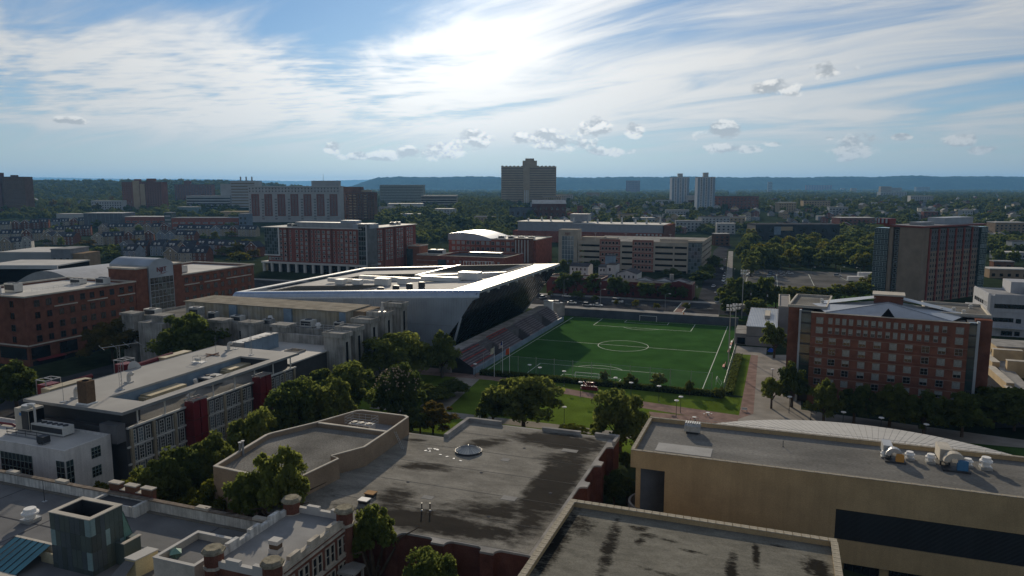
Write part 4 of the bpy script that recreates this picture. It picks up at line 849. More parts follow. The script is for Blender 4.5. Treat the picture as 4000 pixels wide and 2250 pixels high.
    for i, (s, t, lab) in enumerate(((-134.0, 105.2, 'white gooseneck vent left of the brick chimney'), (-133.8, 118.0, 'white gooseneck vent in the middle of slab roof'), (-135.8, 151.5, 'white gooseneck vent at far end of slab roof'))):
        q = T('gooseneck_vent', lab, 'vent', s, t, z, 'gooseneck vents on the slab roof', local=True); q.part('base', MB().box(-.8, -.6, 0, .8, .6, .25), roof_white); q.part('neck', MB().path([(0, 0, .2), (0, 0, 1.4), (.25, 0, 1.9), (.8, 0, 2.1), (1.2, 0, 1.9)], .42, 8), roof_white)
    def mast(s, t, h, lab, lattice, yagi=False):
        q = T('antenna_mast', lab, 'antenna', s, t, z, local=True); b = MB()
        if lattice:
            for k in range(3): b.tube((.3*cos(2.1*k), .3*sin(2.1*k), 0), (.3*cos(2.1*k), .3*sin(2.1*k), h), .035, n=4)
            for k in range(int(h / .8)):
                for j in range(3): b.tube((.3*cos(2.1*j), .3*sin(2.1*j), k*.8), (.3*cos(2.1*(j+1)), .3*sin(2.1*(j+1)), k*.8+.8), .018, n=3)
        else: b.tube((0, 0, 0), (0, 0, h), .05, .03, n=5)
        q.part('mast', b, grey_metal); q.part('base', MB().box(-.5, -.5, 0, .5, .5, .12), grey_metal)
        if yagi:
            b = MB().tube((-1.8, -2.5, h), (1.8, 3.5, h + .2), .06, n=5)
            for k in range(4): f = k / 3; x, y = -1.8 + 3.6*f, -2.5 + 6*f; b.tube((x - 2.6, y + 1.5, h + .2*f), (x + 2.6, y - 1.5, h + .2*f), .03, n=4)
            q.part('yagi', b, galv)
    mast(-130.2, 112.8, 9.5, 'tall lattice mast with wide yagi aerial on slab roof', True, True); mast(-133.7, 102.2, 4.2, 'thin whip antenna left of the brick chimney', False); mast(-126.6, 149.2, 11.5, 'tall thin lattice mast at the far end of slab roof', True); mast(-135.6, 146.6, 5.0, 'short whip antenna with crossed base on slab roof', False); mast(-135.2, 153.5, 4.0, 'thin whip antenna by far vent on slab roof', False)
    q = T('roof_sensor_rack', 'low pipe rack with weather instruments on slab roof', 'equipment', -133.4, 138.4, z, local=True)
    b = MB()
    for x in (-1.2, 1.2):
        for y in (-.8, .8): b.tube((x, y, 0), (x, y, 1.5), .04, n=4)
    for zq in (.8, 1.5): b.path([(-1.2, -.8, zq), (1.2, -.8, zq), (1.2, .8, zq), (-1.2, .8, zq), (-1.2, -.8, zq)], .035, 4)
    q.part('rack', b, grey_metal); q.part('unit', MB().box(-1, -.4, .3, .2, .4, 1.0), off_white); q.part('base', MB().box(-1.6, -1.0, 0, 1.6, 1.0, .1), white_paint)
    q = T('lightning_rack', 'dark cross-armed anchor plate at foot of the short antenna', 'equipment', -135.6, 145.4, z, local=True); q.part('arms', MB().box(-2.2, -.12, .1, 2.2, .12, .3).box(-.12, -2.2, .1, .12, 2.2, .3), M('rustarm', (.14, .06, .04), .8)); q.part('pad', MB().box(-.6, -.6, 0, .6, .6, .1), grey_metal)
long_building()
def concrete_building():                                         # G
    th = T('concrete_lab', 'weathered concrete block building with projecting towers before the arena', 'building', -160, 195)
    z = 15.2
    th.part('wall', MB().box(-204, 184.5, -4, -119, 215, 14.2).box(-196, 178, -4, -186, 184.5, 14.2), conc_wall)
    th.part('roof', MB().box(-203.6, 184.9, 14.2, -119.4, 214.6, 14.3), roof_gravel)
    th.part('parapet', MB().ring(-204, 184.5, -119, 215, .4, 14.2, 15.0), conc_wall)
    up = th.part('upper_storey', MB().box(-191, 193.5, 14.3, -127, 207.5, 19.0), M('peel', (0.42, 0.405, 0.36), .9, var=.2, sc=.25, col2=(.36, .30, .19), streak=.35))
    th.part('upper_roof', MB().box(-191.4, 193.1, 19.004, -126.6, 207.9, 19.25), M('g_roof', (.33, .295, .235), .9, var=.15, sc=.3, fine=.15)); th.part('upper_step', MB().box(-127, 198, 14.3, -123, 207.5, 18.6), tan_brick2)
    th.part('upper_roof', MB().box(-126.6, 197.8, 18.604, -122.8, 207.7, 18.8), roof_brown)
    for (s, w) in ((-172, 3.0), (-150, 3.0), (-129, 2.0)): th.part('pilaster', MB().box(s, 192.9, 14.3, s + w, 193.495, 18.95), blue_panel)
    # towers along the right side
    for i, (t, dz) in enumerate(((176, -.6), (182.5, 0), (191, 1.0), (200, 1.6), (210, 3.0))):
        zt = 16.0 + dz
        tw = th.part('tower', MB().box(-121.5, t - 2.2, -4, -115.4, t + 2.2, zt), conc_wall)
        th.part('tower_cap', MB().box(-122, t - 2.6, zt + .004, -114.9, t + 2.6, zt + .9).ring(-122, t - 2.6, -114.9, t + 2.6, .3, zt + .9, zt + 1.3), conc_wall, tw)
        th.part('slit', MB().box(-115.395, t - .5, 2, -115.3, t + .5, zt - 1.5), black_void, tw)
    for t in (179.5, 187, 195.7, 205): th.put('window', win(1.0, 11, conc_wall, win_dark, .25, (1, 5), .2), -119, t, 1.0, pi / 2)
    for i, s in enumerate((-203, -190, -178, -166, -154, -142)):
        tw = th.part('tower', MB().box(s - 2.6, 180.3, -4, s + 2.6, 184.49, 15.6), conc_wall); th.part('tower_cap', MB().box(s - 3.1, 179.8, 15.604, s + 3.1, 184.6, 16.4), conc_wall, tw)
        if i: th.put('window', win(1.3, 8, conc_wall, win_dark, .3, (2, 4), .2), s - 6, 184.5, 4.5)
    # front low block: dark wall with light roof, link to slab roof building
    q = T('link_block', 'low dark-walled block with light roof linking two buildings', 'building', -128, 168)
    q.part('wall', MB().box(-146, 156.5, -4, -120.8, 179.4, 11.2), M('dk_wall', (.06, .06, .062), .7)); q.part('roof', MB().box(-146.3, 156.2, 11.204, -120.3, 179.4, 11.55), roof_white); q.part('upstand', MB().box(-146, 179.0, 11.56, -121, 179.9, 14.2), conc_wall)
    q = T('mechanical_screen', 'blue-grey screen of panels with light caps beside link block', 'screen', -140, 166, 11.56)
    for k in range(6): q.part('panel', MB().box(-136.6, 158.4 + k * 2.35, 11.56, -136.3, 160.7 + k * 2.35, 15.8), blue_panel); q.part('cap', MB().box(-137.4, 158.5 + k * 2.35, 15.804, -135.8, 160.2 + k * 2.35, 15.95), roof_white)
    q.part('body', MB().box(-141, 158.3, 11.56, -136.65, 172.6, 15.5), grey_metal)
    q = T('roof_pit', 'square skylight pit on the link block roof', 'skylight', -128, 169, 11.56, local=True); q.part('curb', MB().ring(-2.4, -1.8, 2.4, 1.8, .3, 0, .5), concrete); q.part('hump', MB().cyl(0, 0, 0, 1.6, 1.0, .2, 4), roof_brown)
    rr = random.Random(8)
    labs = ['white packaged unit at left end of concrete roof', 'stack of pale ducts left on concrete roof', 'grey unit under the peeling wall, left', 'grey box unit under the peeling wall, middle', 'louvred box unit under the peeling wall, right', 'white unit near the blue pilaster', 'small cabinet at right of concrete roof']
    for i, (s, t, lx, ly, h) in enumerate(((-200, 188, 5, 3, 2.6), (-181, 188, 4, 3, 4.2), (-165, 189, 4, 2.5, 2.2), (-152, 188, 3, 2.5, 2.0), (-138, 189.5, 4, 3, 2.4), (-174, 188, 3, 2, 3.0), (-127.5, 190.5, 2.5, 2, 2.2))): ac_unit(labs[i], s, t, 14.3, lx, ly, h, off_white if i % 2 == 0 else galv, 1)
    q = T('roof_railing', 'pale guard railing along front edge of concrete roof', 'railing', -135, 185.2, 15.0); b = MB()
    for k in range(18): b.tube((-150 + k * 1.7, 185.2, 15.0), (-150 + k * 1.7, 185.2, 16.3), .05, n=4)
    for zz in (15.6, 16.3): b.tube((-150, 185.2, zz), (-121, 185.2, zz), .05, n=4)
    q.part('rail', b, off_white)
    for i, (s, t, h) in enumerate(((-153, 190, 2.6), (-133, 187.5, 2.0))): vent_fan(('tall' if i == 0 else 'short') + ' white fan on the concrete roof', s, t, 14.3, .9, h)
    q = T('roof_stack', 'white stepped stack on tower cap by the arena', 'stack', -118, 200.5, 18.5, local=True); q.part('stack', MB().cyl(0, 0, 0, .6, 1.6, .5, 8).cyl(0, 0, 1.6, .4, 3.2, .3, 8), roof_white); q.part('base', MB().box(-1, -1, 0, 1, 1, .2), galv)
concrete_building()
def residence_f():                                               # F
    th = T('brick_residence', 'red brick hall with arched metal tower bearing red letters', 'building', -245, 230)
    xr = -240.0; zt = 23.5
    sc_ = (57.53 - zt) / (57.53 - 21)
    # left wing and right wing, each with stepped bays
    def wing(t0, t1, x0, zt, bays, ends):
        wl = th.part('wall', MB().box(x0, t0, -1, xr, t1, zt - .6).ring(x0, t0, xr, t1, .4, zt - .6, zt), red_brick)
        th.part('roof', MB().box(x0 + .41, t0 + .41, zt - .7, xr - .41, t1 - .41, zt - .56), roof_white)
        th.part('cornice', MB().ring(x0 - .35, t0 - .35, xr + .35, t1 + .35, .75, zt + .004, zt + .5), beige)
        return wl
    zt = 22.6
    xr = -227.0
    wing(163, 206, -262, zt, 0, 0); wing(229, 272, -262, zt, 0, 0)
    wm = [win(1.7, 2.0, dark_metal, win_dark, .10, (2, 2), .12), win(1.7, 2.0, dark_brick, win_dark, .10, (2, 1), .12)]
    zs = [19.3, 15.4, 11.4, 7.6]
    tl = [167.0, 171.2, 175.5, 179.6, 183.8, 187.5, 191.5, 195.7, 199.9, 203.8]
    rr = random.Random(2)
    facade(th, 'r', xr, tl, zs, wm, rnd=rr); facade(th, 'r', xr, [231.2, 235.3, 239.2, 243.1, 247.5, 251.6, 255.9, 259.7, 264.4, 268.7], zs + [3.9], wm, rnd=rr)
    facade(th, 'f', 163, [-258, -254, -249, -245, -233], zs, wm, rnd=rr)
    for (a, b2, z) in ((173, 181.5, 18.3), (185.5, 193.5, 18.3), (198, 205.5, 18.3), (230, 238, 18.3), (241, 250, 18.3), (254, 270, 18.3)): th.part('sill_band', MB().box(xr + .005, a, z, xr + .4, b2, z + .35), beige)
    th.part('string_course', MB().box(xr + .005, 163.1, 6.6, xr + .35, 205.9, 7.0), beige)
    th.part('string_course', MB().box(-262, 162.65, 6.6, xr, 162.995, 7.0), beige)
    for t in (167, 177, 187.5): th.part('shop_window', MB().box(xr + .01, t - 3.2, 2.2, xr + .25, t + 3.2, 6.0), win_dark)
    th.part('shop_window', MB().box(-240, 162.7, 2.2, -228, 162.99, 6.0), win_dark)
    th.part('awning', MB().face([(xr, 165, 2.1), (xr, 175, 2.1), (xr + 1.6, 175, 1.6), (xr + 1.6, 165, 1.6)]), red_paint)
    th.part('entrance_glass', MB().box(xr + .01, 164, -1, xr + .2, 190, 1.5), win_dark)
    # brick shoulders and arched tower
    for a, b2, z in ((206.01, 211.8, 27.2), (223.8, 228.99, 27.4)): th.part('shoulder', MB().box(-240, a, -1, xr + .3, b2, z), red_brick); th.part('shoulder_cap', MB().box(-240.2, a - .2, z + .004, xr + .5, b2 + .2, z + .6), beige)
    n = 14; a0, b0 = 211.85, 223.75
    arc = [(b0 + (a0 - b0) * k / n, 28.2 + 2.4 * sin(pi * k / n) ** .8) for k in range(n + 1)]
    prof = [(a0, -1), (b0, -1)] + arc
    tw = MB(); X0, X1 = -246, xr + 1.0
    tw.face([(X1, t, z) for t, z in prof]); tw.face([(X0, t, z) for t, z in prof[::-1]])
    for k in range(len(prof)):
        p, q = prof[k], prof[(k + 1) % len(prof)]; tw.face([(X1, p[0], p[1]), (X0, p[0], p[1]), (X0, q[0], q[1]), (X1, q[0], q[1])])
    tower = th.part('arched_tower', tw, silver_clad)
    for j in range(9):
        for i in range(6): th.put('glass_panel', win(1.7, 2.3, grey_metal, win_dark if (i + j) % 5 else win_teal, .07, (1, 2), .08), X1 + .01, a0 + 1.2 + i * 1.9, .6 + j * 2.55, pi / 2, parent=tower)
    me = text_mesh('NJIT', 2.6, .08, red_paint)
    o = addo('sign_letters', me, None, tower, (X1 + .12 - th.off[0], 217.9 - th.off[1], 25.4)); o.rotation_euler = (pi / 2, 0, pi / 2)
    sw = MB(); q = [(215.4, 24.2), (219.0, 24.6), (221.5, 25.3), (219.2, 24.9)]; sw.face([(X1 + .1, t, z) for t, z in q]); th.part('swoosh', sw, red_paint, tower)
    # roof barrel vault behind
    v = T('barrel_vault', 'broad grey barrel vault roof behind the brick residence', 'building', -285, 250)
    b = MB(); n = 16; A = [(-318 + 48 * k / n, 14 + 8.5 * sin(pi * k / n)) for k in range(n + 1)]
    for (y0, y1) in ((222, 262),):
        for k in range(n): b.face([(A[k][0], y0, A[k][1]), (A[k+1][0], y0, A[k+1][1]), (A[k+1][0], y1, A[k+1][1]), (A[k][0], y1, A[k][1])][::-1])
        b.face([(p[0], y0, p[1]) for p in A]); b.face([(p[0], y1, p[1]) for p in A[::-1]])
    v.part('roof', b, M('vault', (.36, .37, .38), .55, metal=.3, var=.08)); v.part('wall', MB().box(-317.5, 222.2, -1, -270.5, 261.8, 14), dark_brick)
    for i, (s, t, lx, ly, h) in enumerate(((-250, 167, 9, 3.5, 3.0), (-247, 174, 5, 3, 3.2), (-236, 200, 4, 3, 2.6), (-240, 240, 7, 4, 3.0), (-246, 198, 5, 3, 2.0))): ac_unit(['long pale unit on near end of brick residence', 'boxy unit behind long pale unit on brick residence', 'unit beside the arched tower', 'large unit on far wing of brick residence', 'low unit near the arched tower'][i], s, t, 22.06, lx, ly, h, off_white, 2)
    q = T('roof_railing', 'white guard rail along roof of brick residence', 'railing', -241, 190, 22.05); b = MB()
    for k in range(12): b.tube((-241, 176 + k * 2.0, 22.05), (-241, 176 + k * 2.0, 23.3), .05, n=4)
    for zz in (22.7, 23.3): b.tube((-241, 176, zz), (-241, 198, zz), .05, n=4)
    q.part('rail', b, white_paint)
residence_f()

# ---------------------------------------------------------------- arena and pitch surroundings
def arena():
    th = T('sports_arena', 'silver arena with tilted metal roof and overhanging glass side by the pitch', 'arena', -145, 270)
    s0, s1, t0, t1 = -197.0, -94.0, 223.0, 318.0
    zr = lambda s: 17.8 + (s - s0) / (s1 - s0) * 5.8
    smax = lambda z: np.interp(z, [0, 2, 8, 14, 18, 21, 23.6], [-112, -110, -105.3, -100.6, -97.9, -95.6, -94.0])
    # near wall with ribs, clipped by the leaning right edge
    zz = [0, 2, 5, 8, 11, 14, 16, 18, 20, 21.2]
    b = MB(); prof = []
    for z in zz: prof.append((float(smax(z)), z))
    for (a, za), (c, zb) in zip(prof, prof[1:]):
        def left(z): return s0 if z < 15.4 else s0 + (z - 15.4) / 5.8 * (s1 - s0)
        b.face([(left(za), t0, za), (a, t0, za), (c, t0, zb), (left(zb), t0, zb)])
    th.part('near_wall', b, silver_clad)
    b = MB(); s = s0 + .4
    while s < -95:
        zt = zr(s) - 2.45
        zb = 0
        if s > -112: zb = float(np.interp(s, [-112, -110, -105.3, -100.6, -97.9, -95.6], [0, 2, 8, 14, 18, 21]))
        if zt > zb + .3: b.box(s, t0 - .14, zb, s + .16, t0 - .002, zt)
        s += .95
    th.part('wall_ribs', b, silver_clad)
    th.part('wall_joint', MB().box(s0, t0 - .16, 10.8, -103.4, t0 - .145, 10.95).box(s0, t0 - .16, 5.2, -107.6, t0 - .145, 5.3), grey_metal)
    # rolled shoulder between wall and roof, panel by panel
    n = 6; m = 52; me_m = M('shoulder_m', (0.40, 0.46, 0.54), .38, metal=.7, var=.05)
    for i in range(m):
        a, c = s0 + (s1 - s0) * i / m, s0 + (s1 - s0) * (i + 1) / m; b = MB()
        for k in range(n):
            p, q = pi / 2 * k / n, pi / 2 * (k + 1) / n
            def pt(s, an): return (s, t0 + 2.6 * (1 - cos(an)), zr(s) - 2.5 + 2.5 * sin(an))
            b.face([pt(a + .03, p), pt(c - .03, p), pt(c - .03, q), pt(a + .03, q)])
        th.part('shoulder_panel', b, me_m)
    # roof bands
    def slab(name, pts, dz, mat, th_=.5):
        b = MB(); P1 = [(x, y, zr(x) + dz) for x, y in pts]; P0 = [(x, y, z - th_) for x, y, z in P1]; b.face(P1); b.face(P0[::-1])
        for k in range(len(pts)): j = (k + 1) % len(pts); b.face([P0[k], P0[j], P1[j], P1[k]])
        return th.part(name, b, mat)
    nb = 14; bandm = M('band_m', (0.38, 0.375, 0.36), .58, metal=.45, var=.05, sc=.5)
    for i in range(nb):
        a, c = t0 + 2.6 + (t1 - t0 - 2.6) * i / nb, t0 + 2.6 + (t1 - t0 - 2.6) * (i + 1) / nb
        slab('roof_panel', [(-105.5, a + .04), (s1, a + .04), (s1, c - .04), (-105.5, c - .04)], .0, bandm, .6)
    slab('left_band', [(s0, t0 + 2.6), (s0 + 3.2, t0 + 2.6), (s0 + 3.2, t1), (s0, t1)], 0, silver)
    slab('back_band', [(s0 + 3.2, t1 - 3), (-105.5, t1 - 3), (-105.5, t1), (s0 + 3.2, t1)], 0, silver)
    slab('near_band', [(s0 + 3.2, t0 + 2.6), (-105.5, t0 + 2.6), (-105.5, t0 + 3.6), (s0 + 3.2, t0 + 3.6)], 0, silver)
    slab('roof_deck', [(s0 + 3.2, t0 + 3.6), (-105.5, t0 + 3.6), (-105.5, t1 - 3), (s0 + 3.2, t1 - 3)], -1.25, M('arena_deck', (.44, .43, .41), .8, var=.1), .5)
    slab('raised_deck', [(-142, 272), (-105.6, 280), (-105.6, t1 - 3.1), (-142, t1 - 3.1)], .35, M('rd', (.34, .335, .32), .8, var=.08), 1.6)
    slab('raised_rim', [(-143.4, 270.8), (-141.9, 271.5), (-141.9, t1 - 3.1), (-143.4, t1 - 3.1)], .75, silver, 1.2); slab('raised_rim', [(-142, 270.6), (-105.6, 278.8), (-105.6, 280), (-142, 272)], .5, silver, 1.8)
    # leaning glass side under the overhang, in bays
    zs = [0.0, 4, 8, 12, 16, 20, 22.7]; gm = M('arena_glass', (0.02, 0.022, 0.026), .18, var=.2, spec=.5)
    for j in range(24):
        a, c = t0 + .3 + (t1 - t0 - .4) * j / 24, t0 + .3 + (t1 - t0 - .4) * (j + 1) / 24; b = MB()
        for z, w in zip(zs, zs[1:]): b.face([(float(smax(z)), a + .05, z), (float(smax(z)), c - .05, z), (float(smax(w)) - .3, c - .05, w), (float(smax(w)) - .3, a + .05, w)])
        th.part('glass_bay', b, gm)
        th.part('mullion', MB().path([(float(smax(z)) + (.0 if z < 20 else -.3), a, z) for z in zs], .09, 4), dark_metal)
    th.part('back_wall', MB().face([(s0, t1, 0), (s0, t1, 16.5), (-94.5, t1, 22.6), (-111, t1, 0)]), silver_clad); th.part('left_wall', MB().face([(s0, t0, 0), (s0, t0, 15.4), (s0, t1, 17), (s0, t1, 0)]), silver_clad)
    th.part('fascia', MB().face([(s1 + .004, t0 + .5, zr(s1) - 1.0), (s1 + .004, t1, zr(s1) - 1.0), (s1 + .004, t1, zr(s1) + .02), (s1 + .004, t0 + .5, zr(s1) + .02)]), silver)
    th.part('leaning_column', MB().tube((-104.5, t0 - 1, 0), (-100.5, t0 - .6, 14), .45, .4, 8), silver_clad)
    for i in range(9): th.part('soffit_light', MB().box(-95.3, 233 + i * 9.7, 21.6, -94.6, 233.8 + i * 9.7, 22.3), white_paint)
    # solar arrays
    pm = MB(); pm.box(-1.15, -.62, 0, 1.15, .62, .05); pme = pm.mesh('solar_panel'); pme.materials.append(M('panel_face', (0.24, 0.225, 0.18), .8, var=.3, sc=.7, spec=.0))
    def array(label, x0, x1, y0, y1, dz, skew=0.0):
        q = T('solar_array', label, 'solar panels', (x0 + x1) / 2, (y0 + y1) / 2, zr((x0 + x1) / 2) + dz, 'solar arrays on the arena roof')
        nx, ny = int((x1 - x0) / 2.55), int((y1 - y0) / 2.3); rails = MB()
        for j in range(ny):
            y = y0 + j * 2.3
            for i in range(nx):
                x = x0 + i * 2.55 + skew * j
                if x > x1: continue
                o = q.put('solar_panel', pme, x, y, zr(x) + dz + .35); o.rotation_euler = (radians(-14), -math.atan(5.8 / 103), 0)
            rails.face([(x0 + skew*j - 1, y - .7, zr(x0) + dz + .1), (x1, y - .7, zr(x1) + dz + .1), (x1, y - .6, zr(x1) + dz + .3), (x0 + skew*j - 1, y - .6, zr(x0) + dz + .3)])
        q.part('rail', rails, roof_white); q.part('mat', MB().face([(x0 - 1.5, y0 - 1, zr(x0 - 1.5) + dz + .03), (x1 + 1, y0 - 1, zr(x1 + 1) + dz + .03), (x1 + 1, y1, zr(x1 + 1) + dz + .03), (x0 - 1.5, y1, zr(x0 - 1.5) + dz + .03)]), M('array_gap_dark', (.17, .165, .155), .9))  # dark sheet added beneath the panels so the gaps between rows read as shade
    array('solar array along the near left edge of arena roof', -188, -145, 228, 252, -1.2, .3); array('solar array at the back left of arena roof', -180, -146, 274, 294, -1.2, .2); array('solar array on the raised right part of arena roof', -139, -107.5, 284, 311, .38, 0)
    zf = lambda s: zr(s) - 1.22
    for i, (s, t, lx, ly, h) in enumerate(((-170, 256, 3.5, 3, 2.2), (-160.5, 254, 3.5, 3, 2.2), (-146.5, 250, 6, 3, 3.0), (-139.5, 254, 4, 3, 2.6), (-127, 262, 17, 2.2, 2.0), (-151, 266, 32, 1.6, 1.8), (-168, 262, 24, 1.4, 1.6), (-116.5, 267, 8.5, 5, 3.2))):
        ac_unit(['white cube unit farthest left on arena roof', 'white cube unit second from left on arena roof', 'wide white unit with bright lid on arena roof', 'white unit right of the wide one on arena roof', 'long white enclosure before the raised deck of arena', 'long low white enclosure behind the arena units', 'long low white enclosure at left of arena units', 'big white plant box next to the bright roof band'][i], s, t, zf(s), lx, ly, h, M('ac_white', (.66, .65, .62), .5, metal=.2, var=.05), 0, grille=False)
    for i, (s, t) in enumerate(((-137, 232), (-132, 234.5), (-128, 237.5), (-124, 239.5))):
        q = T('roof_tank', ['first', 'second', 'third', 'fourth'][i] + ' from left of four dark round tanks on arena roof', 'tank', s, t, zf(s), 'dark tanks on the arena roof', local=True); q.part('drum', MB().cyl(0, 0, .2, 1.25, 1.5 + .3 * i, 1.25, 14), dark_metal); q.part('lid', MB().cyl(0, 0, 1.5 + .3 * i, 1.35, 1.65 + .3 * i, .9, 14), dark_metal); q.part('base', MB().box(-1, -1, 0, 1, 1, .2), galv)
    q = T('roof_railing', 'row of bright posts at back of arena raised deck', 'railing', -132, 313, 21.5); b = MB()
    for k in range(12): b.tube((-140 + k * 1.4, 313.5, zr(-135) + .3), (-140 + k * 1.4, 313.5, zr(-135) + 2.2), .09, n=5)
    b.tube((-140, 313.5, zr(-135) + 2.2), (-124.6, 313.5, zr(-135) + 2.4), .07, n=5); q.part('rail', b, white_paint)
arena()
def grandstand():
    th = T('grandstand', 'grandstand of grey and red bench rows with three dark tunnels beside pitch', 'grandstand', -91.5, 253)
    tun = ((223.5, 232.0), (250.5, 259.5), (279.5, 288.5)); segs = [(204, 223.5), (232, 250.5), (259.5, 279.5), (288.5, 303)]
    grey_b = M('bench_grey', (0.24, 0.20, 0.215), .6, var=.12); step_m = M('step_m', (0.15, 0.145, 0.15), .85, var=.12)
    n = 9
    for i in range(n):
        s = -88.0 - i * .82; z = 1.4 + i * .52
        for k, (a, c) in enumerate(segs if i < 6 else [(204, 303)]):
            th.part('step', MB().box(s - .82, a, 0, s, c, z), step_m)
        for k, (a, c) in enumerate(segs if i < 6 else [(204, 223), (232, 250.5), (259.5, 279.5), (288.5, 303)]):
            cut = [(a + (c - a) * j / 2 + .35, a + (c - a) * (j + 1) / 2 - .35) for j in range(2)]
            for (p, q) in cut: th.part('bench', MB().box(s - .70, p, z + .30, s - .25, q, z + .42).box(s - .75, p, z + .002, s - .70, q, z + .42), red_seat if (k == 1 and i > 6) or (k == 0 and i % 3 == 1) else grey_b)
    th.part('walkway', MB().box(-99.5, 203, 0, -95.4, 304, 5.9), concrete); th.part('front_wall', MB().box(-88.0, 203.5, 0, -87.6, 303, 1.9), blue_panel)
    for a, c in tun: th.part('tunnel', MB().face([(-88.1, a, .05), (-88.1, c, .05), (-93, c, .05), (-93, a, .05)]).face([(-93, a, 0), (-93, c, 0), (-93, c, 4.0), (-93, a, 4.0)]), M('tunnel_m', (.10, .055, .045), .9))
    th.part('end_wall', MB().face([(-88, 203.9, 0), (-88, 203.9, 1.9), (-95.4, 203.9, 6.4), (-99.5, 203.9, 6.4), (-99.5, 203.9, 0)]), dark_metal)
    q = T('press_box', 'small white press booth at top end of the grandstand', 'booth', -95, 304.5); q.part('box', MB().box(-97, 303.3, 0, -93.2, 305.5, 8.2), white_paint); q.part('roof', MB().box(-97.3, 303.2, 8.204, -92.9, 305.8, 8.4), grey_metal)
    for i, (s, t, h) in enumerate(((-99, 306, 4.2), (-92, 306, 3.6))): pass
grandstand()
def pitch_things():
    w = T('perimeter_wall', 'long dark blue-grey wall behind the far goal', 'wall', -54, 316); wm = M('pwall', (0.10, 0.115, 0.14), .8, var=.1, sc=.3)
    for k in range(15): a = -91 + k * 5.05; w.part('panel', MB().box(a + .02, 316.0, 0, a + 5.03, 316.35, 3.4), wm)
    w.part('coping', MB().box(-91.1, 315.9, 3.404, -15.2, 316.5, 3.6), concrete); w.part('corner_wall', MB().prism([(-91, 316), (-91, 316.3), (-95.5, 309), (-95.2, 308.8)], 0, 6), concrete)
    def goal(t, d, lab):
        g = T('soccer_goal', lab, 'goal', FC, t, 0); b = MB(); r = .08
        b.path([(FC - 3.66, t, 0), (FC - 3.66, t, 2.44), (FC + 3.66, t, 2.44), (FC + 3.66, t, 0)], r, 6); g.part('frame', b, white_paint)
        b = MB()
        for s in (-3.66, 3.66): b.path([(FC + s, t, 2.44), (FC + s, t - d * .9, 2.44), (FC + s, t - d * 2.0, 0), (FC + s, t, 0)], .04, 4)
        b.tube((FC - 3.66, t - d * 2, .05), (FC + 3.66, t - d * 2, .05), .04, n=4); g.part('stay', b, white_paint)
        g.part('net', MB().face([(FC - 3.66, t - d*.9, 2.44), (FC + 3.66, t - d*.9, 2.44), (FC + 3.66, t - d*2, 0), (FC - 3.66, t - d*2, 0)]).face([(FC - 3.66, t, 2.44), (FC + 3.66, t, 2.44), (FC + 3.66, t - d*.9, 2.44), (FC - 3.66, t - d*.9, 2.44)]), NET)
    goal(FT0, 1, 'white soccer goal with net at the near end of pitch'); goal(FT1, -1, 'white soccer goal at the far end before the dark wall')
    # ball-stop net at the near end
    n = T('ball_stop_net', 'tall ball-stop net on slim posts along near end of pitch', 'net', -46, 211.3)
    n.off = (-46, 207.2, 0); n.o.location = (*W(-46, 207.2), 0)
    xs = [-86 + 5.8 * k for k in range(13)]
    for x in xs: n.part('post', MB().cyl(x, 207.2, 0, .07, 6.3, .06, 6), galv)
    for a, c in zip(xs, xs[1:]): n.part('net_panel', MB().face([(a, 207.2, .3), (c, 207.2, .3), (c, 207.2, 6.0), (a, 207.2, 6.0)]), NET)
    n.part('top_cable', MB().tube((xs[0], 207.2, 6.0), (xs[-1], 207.2, 6.0), .03, n=4), galv)
    f = T('side_fence', 'chain link fence along the right side of pitch', 'fence', -13.2, 236)
    for k in range(12): f.part('post', MB().cyl(-13.2, 208 + k * 5, 0, .07, 3.4, .07, 6), galv)
    for k in range(11): f.part('mesh_panel', MB().face([(-13.2, 208 + k * 5, .1), (-13.2, 213 + k * 5, .1), (-13.2, 213 + k * 5, 3.3), (-13.2, 208 + k * 5, 3.3)]), NET)
    f.part('top_rail', MB().tube((-13.2, 208, 3.35), (-13.2, 263, 3.35), .05, n=5), galv)
    # flags
    for s, t, h, kind, lab in ((-80.8, 203.3, 9.4, 0, 'flagpole with pale state flag left of three'), (-78.3, 203.9, 11.2, 1, 'tallest flagpole with striped national flag in the middle'), (-76.3, 204.6, 9.3, 2, 'flagpole with orange red flag right of three')):
        q = T('flagpole', lab, 'flagpole', s, t, 0, 'flagpoles by the grandstand', local=True); q.part('pole', MB().cyl(0, 0, 0, .09, h, .05, 8).cyl(0, 0, h, .11, h + .15, .05, 8), white_paint)
        fl = MB(); nx, nz = 6, 13; wv = lambda i, j: (-.05 - 1.35 * i / nx * (.75 + .25 * (1 - j / nz)), .18 * sin(i * 1.3 + j * .25), h - .1 - 1.9 * (1 - j / nz) - .55 * i / nx)
        for i in range(nx):
            for j in range(nz):
                mi = 0
                if kind == 1: mi = 2 if (i < 3 and j > 5) else (1 if j % 2 == 0 else 0)
                fl.face([wv(i, j), wv(i + 1, j), wv(i + 1, j + 1), wv(i, j + 1)], mi)
        q.part('flag', fl, [white_paint, red_paint, M('navy', (.03, .05, .18), .8)] if kind == 1 else [M('flag_buff', (.62, .60, .45), .8) if kind == 0 else M('flag_red', (.6, .12, .05), .8)])
    # red letter sculpture standing behind the hedge, read from the walk
    q = T('letter_sculpture', 'red standing letters sculpture beside the brick path', 'sculpture', -49.9, 199.2)
    b = MB().box(-52.4, 198.9, 0, -47.4, 200.2, .35); q.part('plinth', b, red_paint)
    me = text_mesh('NJIT', 1.9, .28, red_paint); o = addo('letters', me, None, q.o, (0, .1, 1.0)); o.rotation_euler = (pi / 2, 0, 0)
